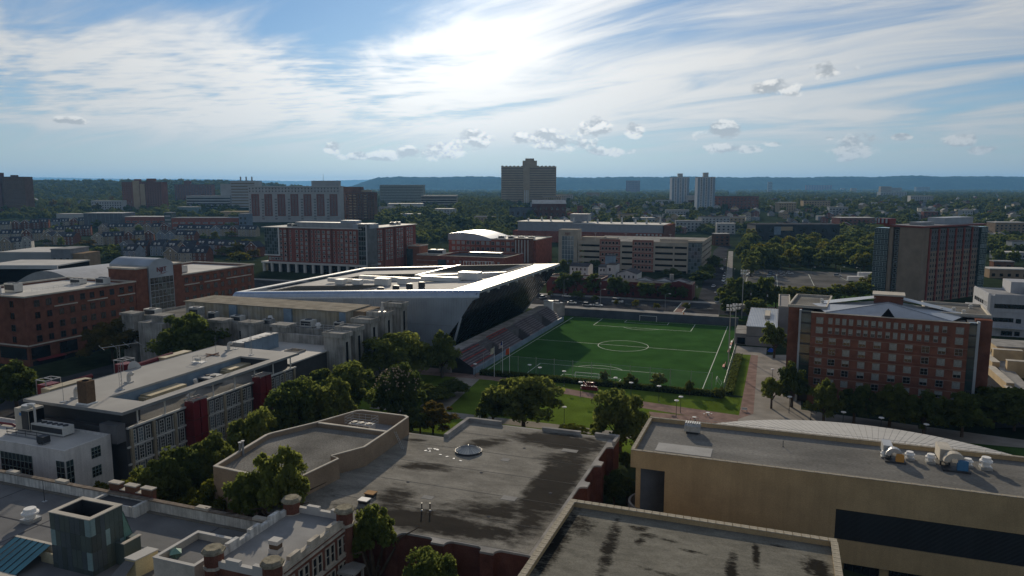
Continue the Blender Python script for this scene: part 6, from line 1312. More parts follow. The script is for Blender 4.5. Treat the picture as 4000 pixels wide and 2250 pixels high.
def small_blocks_p():
    # brick factory row in the garage's shade
    th = T('brick_factory', 'long low dark brick workshop behind the street trees', 'building', -100, 392); flat_block(th, -121, 383.5, -90, 399, -1, 9, M('dkred', (.20, .075, .055), .9, var=.2, sc=.3), roof_dark, .5, .3)
    facade(th, 'f', 383.5, mid(-119, -91, 7), [5, 1.2], [win(1.4, 1.9, dark_brick, win_dark, .12, (2, 2), .1)])
    th = T('brick_factory', 'low dark brick workshop with sawtooth light gables near street corner', 'building', -66, 394); th.part('wall', MB().box(-89.9, 383, -1, -42, 397, 8), MATS['dkred'])
    th.part('roof', MB().box(-89.5, 383.4, 8.004, -42.4, 396.6, 8.2), roof_dark)
    for i, s in enumerate((-68, -57.6, -49)):
        th.part('gable_face', MB().face([(s - 4.8, 390.9, 8.2), (s + 4.8, 390.9, 8.2), (s, 390.9, 9.7)]), M('sawface', (.55, .56, .57), .8))
        th.part('gable_roof', MB().gable(s - 4.8, 391, s + 4.8, 396.5, 8.25, 9.7, 'y', .1), shingle)
    th.part('gable_face', MB().face([(-55, 382.9, 8), (-43, 382.9, 8), (-49, 382.9, 9.8)]), MATS['dkred']); th.part('chimney', MB().box(-55, 392.5, 8.2, -53, 394.2, 12), conc_wall)
    facade(th, 'f', 383, mid(-88, -44, 10), [4.8, 1.0], [win(1.3, 1.8, dark_brick, win_dark, .12, (2, 2), .1)])
    def house(x0, y0, x1, y1, ze, zr_, axis, wall, lab, nwin=3):
        q = T('white_house', lab, 'house', (x0 + x1) / 2, (y0 + y1) / 2); q.part('wall', MB().gwall(x0, y0, x1, y1, -1, ze, zr_, axis), wall); q.part('roof', MB().gable(x0, y0, x1, y1, ze + .02, zr_ + .05, axis, .35), shingle)
        facade(q, 'f', y0, mid(x0 + .6, x1 - .6, nwin), [ze - 2.4, ze - 5.4], [win(.9, 1.4, off_white, win_dark, .1, (1, 2), .1)])
    house(-89, 418, -77.4, 434, 8.3, 10.2, 'y', white_wall, 'white gabled house with three windows before the garage', 4)
    house(-117.5, 418, -106.3, 430, 11.6, 13, 'x', white_wall, 'white house with blue dormer left of dark tree', 4); house(-100, 418, -95.2, 430, 11.6, 12.6, 'x', white_wall, 'narrow white house beside taller white tower block', 2)
    q = T('white_house', 'tall narrow white flat roofed house with one window', 'house', -92, 424); q.part('wall', MB().box(-94.8, 417, -1, -89.6, 428, 13.2), white_wall); q.part('roof', MB().box(-95.0, 416.8, 13.204, -89.4, 428.2, 13.5), roof_dark); facade(q, 'f', 417, [-93], [9.8], [win(.9, 1.5, dark_metal, win_dark, .1, (1, 2), .1)])
    q = T('blue_shed', 'blue-grey shed beside the white gabled house', 'shed', -92, 413); q.part('wall', MB().box(-94.6, 401, -1, -89.8, 408, 8.6), blue_panel); q.part('roof', MB().box(-94.9, 400.7, 8.604, -89.5, 408.3, 8.9), shingle)
    q = T('blue_shed', 'blue-grey rooftop block behind the tall white house', 'shed', -98, 440); q.part('wall', MB().box(-99, 431, -1, -94, 438, 17.2), blue_panel); q.part('roof', MB().box(-99.3, 430.7, 17.204, -93.7, 438.3, 17.5), shingle)
small_blocks_p()

# ---------------------------------------------------------------- far buildings, standing on the rising ground
class TWd(T):
    def __init__(s, name, label, cat, x, y, z=0.0, group=None, rot=0.0):
        s.off = (0, 0, 0); s.o = bpy.data.objects.new(name, None); COL.objects.link(s.o); s.o.empty_display_size = .5
        s.o.location = (x, y, z); s.o.rotation_euler = (0, 0, rot); tag(s.o, label, cat, group)
def fb(name, label, cat, e, depth, wall, roof, floors=0, cols=0, style='grid', wmesh=None, rot=0.0, extra=None, sides=0, frame=None, pane=None, band=None):
    x0, x1, y, zb, zt = e; w = x1 - x0; th = TWd(name, label, cat, (x0 + x1) / 2, y, zb, rot=rot); h = zt - zb
    th.part('wall', MB().box(-w/2, 0, -6, w/2, depth, h - .6), wall); th.part('roof', MB().box(-w/2 - .3, -.3, h - .596, w/2 + .3, depth + .3, h), roof)
    fl = (h - 2.5) / max(1, floors)
    if style == 'grid' and floors:
        ww = w / cols; me = wmesh or [win(round(ww * .42, 1), round(fl * .5, 1), frame or wall, pane or win_dark, .12, (1, 1), .12)]
        facade(th, 'f', 0, mid(-w/2, w/2, cols), [1.2 + fl * k for k in range(floors)], me)
        if sides: facade(th, 'r' if x0 < 0 else 'l', w/2 if x0 < 0 else -w/2, mid(2, depth - 2, sides), [1.2 + fl * k for k in range(floors)], me)
    elif style == 'band':
        for k in range(floors): th.part('window_band', MB().box(-w/2 + 1, -.12, 1.4 + fl * k, w/2 - 1, -.004, 1.4 + fl * (k + .48)), band or win_dark)
    elif style == 'deck':
        for k in range(floors): th.part('opening', MB().box(-w/2 + .6, -.1, 1.2 + fl * k, w/2 - .6, -.004, 1.2 + fl * (k + .42)), black_void)
    if extra: extra(th, w, h, depth)
    return th
far_brick = M('far_brick', (.22, .10, .075), .9, var=.1, sc=.1); far_tan = M('far_tan', (.40, .31, .205), .9, var=.08, sc=.1); far_white = M('far_white', (.42, .42, .41), .9, var=.06, sc=.1); far_grey = M('far_grey', (.34, .35, .35), .9, var=.06, sc=.1)
def ex_lt(th, w, h, d): th.part('stair_tower', MB().box(-w/2 - 8, -3, -6, -w/2 + 4, 8, h + 7), dark_brick); th.part('roof_hut', MB().box(-5, 5, h, 5, 12, h + 3), dark_brick)
fb('apartment_tower', 'dark brown brick apartment tower at the left edge', 'tower', (-923.38, -878.42, 1327.76, 16.49, 78.2), 24, brown_brick, roof_dark, 13, 14, frame=far_tan, extra=ex_lt)
def ex_b2(th, w, h, d):
    for a, c, hh in ((-.22, -.06, 2), (-.04, .08, -4)): th.part('tan_shaft', MB().box(w * a, -.8, -6, w * c, 2, h + hh), far_tan)
    th.part('lift_head', MB().box(-w * .2, 2, h, -w * .06, 10, h + 5), far_brick); th.part('lift_head', MB().box(w * .12, 2, h, w * .32, 10, h + 6), far_brick)
fb('apartment_tower', 'twin brick apartment slab with tan lift shafts, left of hospital', 'tower', (-729.19, -655.21, 1376.38, 18.27, 69.5), 24, far_brick, roof_dark, 14, 16, frame=far_brick, extra=ex_b2)
fb('brick_slab', 'hazy brick slab with small lift tower behind the white car deck', 'building', (-870.0, -774.07, 1898.64, 25.0, 67.52), 20, far_brick, roof_dark, 9, 14, frame=far_brick, extra=lambda th, w, h, d: th.part('lift_head', MB().box(-w*.25, 2, h, -w*.08, 10, h + 9), far_brick))
fb('hospital_block', 'pale stepped hospital block with tan window bands', 'hospital', (-544.01, -496.81, 1423.93, 19.89, 71.87), 40, far_white, roof_grey, 9, style='band', band=M('band_tan', (.22, .17, .12), .6), extra=lambda th, w, h, d: [th.part('annex', MB().box(-w*.95, 4, -6, -w/2 - .01, d, h - 6), far_white)] + [th.part('roof_stack', MB().cyl(x, 12, h, 1.6, h + 8, 1.4, 8), far_grey) for x in (-8, 3, 14)])
fb('car_deck', 'long white car deck with dark horizontal slots', 'parking garage', (-630.95, -545.5, 1423.93, 19.89, 43.43), 40, far_white, roof_grey, 4, style='deck')
fb('apartment_block', 'small white apartment block with many windows among trees', 'building', (-755.7, -701.79, 1319.83, 16.19, 35.79), 18, far_white, roof_white, 4, 12, frame=far_white)
def ex_m2(th, w, h, d):
    n = 7
    for k in range(n):
        a = -w/2 + w * (k + .22) / n; th.part('brick_panel', MB().box(a, -.25, 9, a + w / n * .6, -.005, h * .78), far_brick)
        facade(th, 'f', -.25, [a + w / n * .2, a + w / n * .42], [11 + (h * .78 - 12) / 9 * q for q in range(9)], [win(1.3, 1.7, far_white, win_dark, .2, (1, 1), .12)])
    facade(th, 'f', 0, mid(-w/2, w/2, 28), [h - 4.5, h - 8.5], [win(1.6, 2.0, far_white, win_dark, .15, (1, 1), .12)])
    facade(th, 'f', 0, [-w/2 + w * (k + .04) / n for k in range(1, n)] + [-w/2 + w * (k + .13) / n for k in range(n)], [4 + 4.1 * q for q in range(8)], [win(1.2, 1.8, far_white, win_dark, .15, (1, 1), .12)])
    th.part('cornice', MB().box(-w/2 - .8, -.9, h - 1.6, w/2 + .8, -.32, h - .62), far_white); th.part('base_band', MB().box(-w/2 - .3, -.4, 7, w/2 + .3, -.26, 8), far_white)
    th.part('setback', MB().box(w*.18, 8, h, w*.48, 22, h + 8), far_grey); th.part('roof_mast', MB().tube((w*.3, 14, h + 8), (w*.3, 14, h + 18), .3, .15, 5), dark_metal)
fb('apartment_block', 'long pale apartment block with brick panels between white piers', 'building', (-391.44, -255.87, 1091.65, 7.37, 60.64), 26, far_white, roof_white, 0, 0, 'none', extra=ex_m2)
def ex_br(th, w, h, d):
    th.part('tall_bay', MB().box(-w*.46, 3, h, w*.12, d - 3, h + 8), brown_brick); th.part('roof_tank', MB().box(w*.1, 4, h, w*.4, 10, h + 3), far_tan)
    for a in (-.22, -.1, .2): 
        for k in range(9): th.part('balcony', MB().box(w*a, -1.0, 3 + 4.2*k, w*a + 4, -.15, 4.2 + 4.2*k), far_tan)
fb('apartment_tower', 'dark brown apartment tower with pale stacked balconies', 'tower', (-268.04, -213.39, 1140.7, 9.21, 51.74), 24, brown_brick, roof_dark, 11, 12, frame=brown_brick, extra=ex_br)
fb('office_block', 'broad grey-green office block in haze left of tan tower', 'building', (-276.99, -185.56, 1542.41, 23.16, 64.58), 30, M('ggreen', (.26, .28, .25), .9), roof_white, 7, style='band', band=M('bandg', (.15, .17, .16), .5))
fb('car_deck', 'lower tan car deck right of the grey-green block', 'parking garage', (-182.78, -110.7, 1476.08, 21.49, 43.42), 25, M('deck_t', (.33, .30, .25), .9), roof_white, 4, style='deck')
fb('low_hall', 'low hall with bright white roof before the grey-green block', 'building', (-227.95, -164.5, 1346.46, 17.19, 29.76), 30, far_white, roof_white, 1, style='band', rot=.05)
def ex_tan(th, w, h, d):
    th.part('core_top', MB().box(-w*.11, 6, h, w*.15, 24, h + 13), far_tan); th.part('core_cap', MB().box(-w*.06, 8, h + 13, w*.10, 22, h + 18), far_tan)
    th.part('centre_bay', MB().box(-w*.10, -1.2, -6, w*.02, -.005, h + 2), far_tan); th.part('entrance_piers', MB().box(-w*.08, -1.6, 0, -w*.065, -1.205, 28).box(-w*.05, -1.6, 0, -w*.035, -1.205, 28).box(-w*.02, -1.6, 0, -w*.005, -1.205, 28), off_white)
    for k in range(14): th.part('crenel', MB().box(-w/2 + k * w/14 + .5, -.3, h + .004, -w/2 + (k + .6) * w/14, .8, h + 1.6), far_tan)
fb('hospital_tower', 'broad tan hospital tower rising above the skyline', 'hospital', (-24.41, 99.97, 1667.4, 24.91, 106.31), 36, far_tan, far_tan, 15, style='band', band=M('bandt', (.20, .155, .11), .5), extra=ex_tan)
def ex_w(th, w, h, d):
    for a in (-.5, -.2, .08, .38): th.part('blue_strip', MB().box(w*a, -.5, 2, w*a + w*.12, -.25, h - 2), M('bluestrip', (.26, .34, .42), .7))
    th.part('lift_head', MB().box(-w*.12, 5, h, w*.14, 14, h + 8), far_white)
ww_ = [win(1.7, 1.7, far_white, win_dark, .2, (1, 1), .12)]
fb('white_tower', 'left one of the two slim white apartment towers', 'tower', (346.59, 383.86, 1595.7, 24.16, 81.27), 22, M('towerw', (.56, .58, .60), .9, var=.04), far_white, 18, 7, wmesh=ww_, extra=ex_w)
fb('white_tower', 'right one of the two slim white apartment towers', 'tower', (343.4, 375.75, 1362.7, 17.78, 78.27), 20, MATS['towerw'], far_white, 19, 7, wmesh=ww_, extra=ex_w)
fb('low_hall', 'low white hall between the two white towers', 'building', (368.96, 389.4, 1542.41, 23.16, 42.25), 20, far_white, roof_white, 1, style='band')
fb('brick_row', 'brick flats right of the two white towers', 'building', (384.08, 469.48, 1398.56, 19.05, 42.71), 18, far_brick, roof_dark, 4, 12)
fb('black_block', 'black flat roofed block above the parking lot trees', 'building', (270.82, 364.33, 812.19, 0.31, 17.9), 30, M('blk', (.035, .036, .04), .6), roof_dark, 2, 8, frame=dark_metal, extra=lambda th, w, h, d: [th.part('grey_panel', MB().box(-w*.28, -.2, h*.35, -w*.2, -.005, h*.85), blue_panel), th.part('tan_panel', MB().box(-w*.2, -.2, h*.6, -w*.06, -.005, h*.85), far_tan)])
fb('brick_block', 'red brick flat roofed block behind the black block', 'building', (442.16, 489.56, 987.86, 3.92, 18.28), 25, far_brick, roof_white, 3, 8)
fb('dark_church', 'dark brick hall with bright pitched roof below tan tower', 'building', (30.55, 80.2, 1091.65, 7.37, 35.01), 30, dark_brick, roof_white, 3, 6, extra=lambda th, w, h, d: th.part('gable_roof', MB().gable(-w/2, 0, w/2, d, h, h + 5, 'x', .6), roof_white))
fb('dark_hall', 'dark steep roofed hall left of the dark brick hall', 'building', (-3.79, 30.31, 1082.96, 7.06, 29.56), 24, M('slate2', (.12, .13, .15), .8), shingle, 2, 4, extra=lambda th, w, h, d: th.part('steep_roof', MB().gable(-w/2, 0, w/2, d, h, h + 12, 'y', .5), shingle))
fb('church_tower', 'slim brick church tower with low nave', 'church', (102.11, 110.09, 1140.7, 9.21, 31.23), 7, far_brick, roof_dark, 2, 1, extra=lambda th, w, h, d: th.part('nave', MB().box(-w*2.4, 0, -6, w*1.5, 20, h*.45), far_brick))
# school complex left
fb('school_wing', 'brick school wing with strip windows, left part', 'school', (-526.57, -472.52, 995.79, 4.15, 19.36), 25, red_brick2, roof_white, 2, 6, wmesh=[win(6, 1.6, off_white, win_teal, .15, (4, 1), .12)])
fb('school_wing', 'brick school wing with strip windows, right part', 'school', (-452.26, -362.69, 972.2, 3.46, 18.91), 25, red_brick2, roof_grey, 2, 9, wmesh=[win(6, 1.6, off_white, win_sky, .15, (4, 1), .12)])
fb('school_link', 'teal glass link between the two school wings', 'building', (-461.45, -452.26, 972.2, 3.46, 25.67), 14, win_teal, roof_grey, 4, style='band', band=grey_metal)
fb('school_gym', 'dark metal gym with bright white flat roof beside the school', 'building', (-586.98, -534.26, 1003.78, 4.4, 23.94), 35, M('gymdk', (.11, .12, .14), .5), roof_white, 0, style='none', extra=lambda th, w, h, d: [th.part('panel_line', MB().box(-w/2 + k * w/9, -.15, 0, -w/2 + k * w/9 + .2, -.004, h - .7), grey_metal) for k in range(1, 9)])
fb('school_annex', 'pale concrete school annex left of the dark gym', 'building', (-679.0, -645.39, 1091.65, 7.37, 19.86), 20, far_white, roof_white, 1, 3, wmesh=[win(8, 1.8, far_white, win_dark, .2, (5, 1), .12)])
fb('school_annex', 'brick annex behind townhouses at the far right of school', 'building', (-359.12, -347.99, 962.53, 3.19, 24.31), 20, M('annexb', (.17, .21, .26), .8), roof_grey, 3, 2)
fb('pavilion', 'small pavilion with bright tilted white roof above the school', 'pavilion', (-575.72, -542.64, 1263.07, 14.0, 25.79), 18, M('pavt', (.15, .22, .22), .6), roof_white, 0, style='none')
fb('lit_deck', 'tan platform with parked cars right of the school', 'parking deck', (-479.52, -430.39, 1201.53, 11.57, 19.83), 30, far_tan, M('deckt', (.5, .42, .28), .9), 0, style='none')
# low blocks at far left behind the brick residence
fb('rink_hall', 'low grey-roofed hall with red base at the left edge', 'building', (-331.54, -296.73, 470.0, 0.0, 16.79), 40, red_brick2, roof_white, 1, 9, wmesh=[win(3.0, 1.5, grey_metal, win_dark, .1, (2, 1), .1)], extra=lambda th, w, h, d: th.part('grey_band', MB().box(-w/2 - .4, -.5, h*.55, w/2 + .4, -.005, h - .62), far_grey))
fb('grey_tower_block', 'grey panelled block beside the low hall at left', 'building', (-285.19, -273.12, 450.0, 0.0, 20.43), 20, M('gtb', (.22, .23, .25), .7), roof_grey, 3, 3, wmesh=[win(1.6, 1.4, grey_metal, win_dark, .1, (1, 1), .1)], extra=lambda th, w, h, d: th.part('brick_side', MB().box(w/2, 2, -6, w/2 + 7, d, h*.85), tan_brick2))
fb('canopy_hall', 'flat white canopy roof over dark hall at left edge', 'building', (-240.57, -207.17, 330.0, 0.0, 22.86), 26, black_void, roof_white, 0, style='none', extra=lambda th, w, h, d: th.part('fascia', MB().box(-w/2 - 1, -1.2, h - 1.6, w/2 + 1, -.31, h + .1), silver))
# mid-distance odds and ends on the right
mids = [(1914.9, 1968.09, 3820.71, 25.0, 67.11), (2972.94, 3218.53, 7431.83, 25.0, 88.95), (2345.97, 2409.37, 4555.16, 25.0, 61.11), (2871.37, 2904.88, 6423.21, 25.0, 58.16), (2605.6, 2644.93, 5652.2, 25.0, 58.08), (3103.12, 3205.38, 5652.2, 25.0, 67.81), (804.05, 903.43, 5200.0, 25.0, 111.69), (1807.71, 1836.64, 5200.0, 25.0, 102.76), (36.6, 63.44, 1398.56, 19.05, 31.1), (937.93, 986.03, 1725.01, 25.0, 39.85), (566.37, 616.05, 1423.93, 19.89, 34.07), (530.01, 559.93, 1223.33, 12.43, 26.78), (1364.07, 1458.8, 2720.39, 25.0, 43.73), (102.21, 141.29, 1725.01, 25.0, 42.83), (67.43, 106.76, 1611.72, 24.39, 39.34), (723.91, 742.47, 1180.11, 10.73, 22.96), (635.05, 655.59, 1129.36, 8.78, 22.48), (274.71, 322.07, 2720.39, 25.0, 41.85), (296.44, 328.21, 1517.95, 22.6, 34.1), (159.13, 185.65, 1082.96, 7.06, 20.16), (247.49, 284.62, 1180.11, 10.73, 22.96), (258.05, 296.41, 995.79, 4.15, 19.36), (209.93, 242.73, 935.98, 2.5, 16.43), (306.54, 328.17, 1030.19, 5.24, 17.32), (251.74, 273.77, 897.52, 1.62, 14.99), (544.86, 578.1, 823.63, 0.43, 19.64), (444.65, 456.05, 648.05, 0.0, 11.39), (469.84, 501.46, 1293.72, 15.19, 33.08), (163.57, 203.55, 1038.46, 5.52, 16.27), (204.42, 219.94, 736.45, 0.0, 12.33), (308.42, 331.16, 466.05, 0.0, 6.25), (348.09, 361.02, 523.31, 0.0, 5.51), (398.79, 421.88, 595.89, 0.0, 5.67), (-175.5, -143.59, 1140.7, 9.21, 18.17), (-130.53, -91.37, 1245.53, 13.31, 23.2), (-56.83, -26.52, 1082.96, 7.06, 16.39), (-237.25, -200.75, 1306.71, 15.69, 24.69)]
mid_lab = ['slim tan apartment block with shaft far right', 'long pinkish brick block far on the plain', 'tan slab right of the slim tan block', 'tiny pale block left of the tan pair', 'small tan block on the far plain', 'grey far slab before the ridge', 'faint far apartment group under the ridge', 'faint slim far tower under the ridge', 'grey roof hall before the dark church', 'long white warehouse far right', 'tan shop row on the far avenue', 'blue-grey shop row right of the tan shops', 'long pale roof far right', 'white low block right of tan tower', 'cream low block by foot of tan tower', 'white flat house block behind tower dormitory', 'brick block behind tower dormitory', 'cream block in the trees', 'white hall left of the white towers', 'low pale roof in the middle trees', 'long grey shed in middle distance', 'white roofed hall beyond the garage', 'wide grey workshop beyond the garage', 'tan corner shop by the avenue', 'white end-wall house by the street', 'tan brick hall at right edge', 'small white block at right edge', 'tan block by the far avenue', 'pale metal roof among middle trees', 'brown corner house beside the street', 'long tan deck wall right of the tower dormitory', 'brown low block above the tan deck wall', 'grey low block behind the tower dormitory at right edge', 'blue-grey shed roof in the middle grove', 'long white roof in the middle grove', 'tan low block left of the grey laboratory', 'white low block below the grey-green office']
rr = random.Random(31); cols_ = [far_tan, far_brick, far_tan, far_white, far_tan, far_grey, far_brick, far_grey, far_grey, far_white, far_tan, far_grey, far_white, far_white, far_tan, far_white, far_brick, far_tan, far_white, far_tan, far_grey, far_white, far_grey, far_tan, far_white, tan_brick2, far_white, far_tan, far_grey, brown_brick, tan_brick2, brown_brick, far_grey, blue_panel, far_white, far_tan, far_white]
for i, e in enumerate(mids):
    h = e[4] - e[3]; fl = max(1, min(6, int(h / 3.6))); w = e[1] - e[0]
    fb('low_block', mid_lab[i], 'building', e, min(30, max(8, w * .5)), cols_[i], rr.choice([roof_white, roof_grey, roof_white, roof_dark]), fl, max(2, min(10, int(w / 4.5))), rot=rr.uniform(-.25, .1))
# ---------------------------------------------------------------- townhouses at left
siding = [M('sd_cream', (.38, .34, .27), .85), M('sd_white', (.46, .45, .42), .85), M('sd_blue', (.24, .27, .31), .85), M('sd_tan', (.32, .27, .20), .85)]
TH_ME = {}
def townhouse(label, x, y, rot, wall, front_gable, wdt=7.2, dep=11, eave=8.4):
    th = TWd('townhouse', label, 'house', x, y, terr(y), 'townhouses behind the brick residence', rot)
    def part(name, key, fn, mat):
        k = (key, front_gable, wdt, mat.name)
        if k not in TH_ME: TH_ME[k] = fn().mesh(name); TH_ME[k].materials.append(mat)
        return addo(name, TH_ME[k], None, th.o)
    zr_ = eave + 4.4
    if front_gable:
        part('wall', 'w', lambda: MB().gwall(-wdt/2, 0, wdt/2, dep, -3, eave, zr_, 'y'), wall); part('roof', 'r', lambda: MB().gable(-wdt/2, 0, wdt/2, dep, eave + .02, zr_ + .06, 'y', .35), shingle)
        part('attic_window', 'a', lambda: MB().box(-.5, -.08, eave + .9, .5, -.004, eave + 2.2), white_paint); part('rake_trim', 't', lambda: MB().tube((-wdt/2 - .3, -.36, eave - .2), (0, -.36, zr_), .14, n=4).tube((wdt/2 + .3, -.36, eave - .2), (0, -.36, zr_), .14, n=4), white_paint)
    else:
        part('wall', 'w', lambda: MB().gwall(-wdt/2, 0, wdt/2, dep, -3, eave, zr_, 'x'), wall); part('roof', 'r', lambda: MB().gable(-wdt/2, 0, wdt/2, dep, eave + .02, zr_ + .06, 'x', .15), shingle)
        for sx in (-1.7, 1.7):
            part('dormer', 'd%s' % sx, lambda sx=sx: MB().gwall(sx - .75, .9, sx + .75, 3.4, eave, eave + 1.9, eave + 2.7, 'y').gable(sx - .75, .8, sx + .75, 3.6, eave + 1.92, eave + 2.75, 'y', .15, m=0), white_wall)
    me = win(.95, 1.5, white_paint, win_dark, .14, (1, 2), .12)
    for zz in (.7, 3.5, 6.2):
        for u in (-wdt/2 + 1.3, 0, wdt/2 - 1.3): th.put('window', me, u, 0, zz)
rows = [((-339.34, 623.91, 0.0), (-270.15, 623.91, 0.0), 5), ((-319.23, 648.05, 0.0), (-238.35, 563.47, 0.0), 4), ((-281.61, 648.05, 0.0), (-214.27, 611.57, 0.0), 6), ((-553.5, 788.21, 0.12), (-506.27, 805.73, 0.25), 5), ((-531.47, 848.69, 0.75), (-506.52, 878.01, 1.24), 4), ((-485.26, 752.81, 0.0), (-445.99, 742.36, 0.0), 3), ((-424.36, 736.45, 0.0), (-387.45, 788.21, 0.12), 6), ((-379.39, 777.27, 0.06), (-335.79, 771.08, 0.04), 4), ((-508.21, 897.52, 1.62), (-426.7, 908.35, 1.85), 8), ((-403.37, 878.01, 1.24), (-301.29, 858.93, 0.91), 9), ((-656.02, 935.98, 2.5), (-631.18, 995.79, 4.15), 5), ((-620.3, 983.92, 3.8), (-590.42, 1015.89, 4.78), 4), ((-465.14, 661.13, 0.0), (-455.75, 689.46, 0.0), 3), ((-314.24, 582.93, 0.0), (-294.74, 574.84, 0.0), 1), ((-268.0, 558.98, 0.0), (-233.12, 555.64, 0.0), 3)]
ordn = ['first', 'second', 'third', 'fourth', 'fifth', 'sixth', 'seventh', 'eighth', 'ninth']
rown = ['row right of the round tree', 'short row near the arched tower', 'row at foot of the white framed residence', 'left-edge row', 'row behind the left-edge row', 'short row before the left trees', 'middle row', 'row right of the middle row', 'back row under the school', 'back row under the pale apartment block', 'back left row', 'back row left of the gym', 'front row at the left edge', 'lone end by the barrel vault', 'front row beside the arched tower']
rr = random.Random(14)
for ri, (p, q, n) in enumerate(rows):
    d = hypot(q[0] - p[0], q[1] - p[1]); a = atan2(q[1] - p[1], q[0] - p[0]); st = d / n
    for k in range(n):
        f = (k + .5) / n; x, y = p[0] + (q[0] - p[0]) * f, p[1] + (q[1] - p[1]) * f
        fg = rr.random() < .42; wall = rr.choice([red_brick, red_brick, red_brick] + siding) if fg else rr.choice(siding + [red_brick, red_brick])
        wn = {'red_brick': 'brick', 'sd_cream': 'cream', 'sd_white': 'white', 'sd_blue': 'blue-grey', 'sd_tan': 'tan'}[wall.name]
        townhouse('%s %s townhouse, %s from left in the %s' % (wn, 'gabled' if fg else 'dormered', ordn[k], rown[ri]), x, y, max(-.6, min(.6, a)) * .6, wall, fg, wdt=max(6.6, min(11, st * .98)))
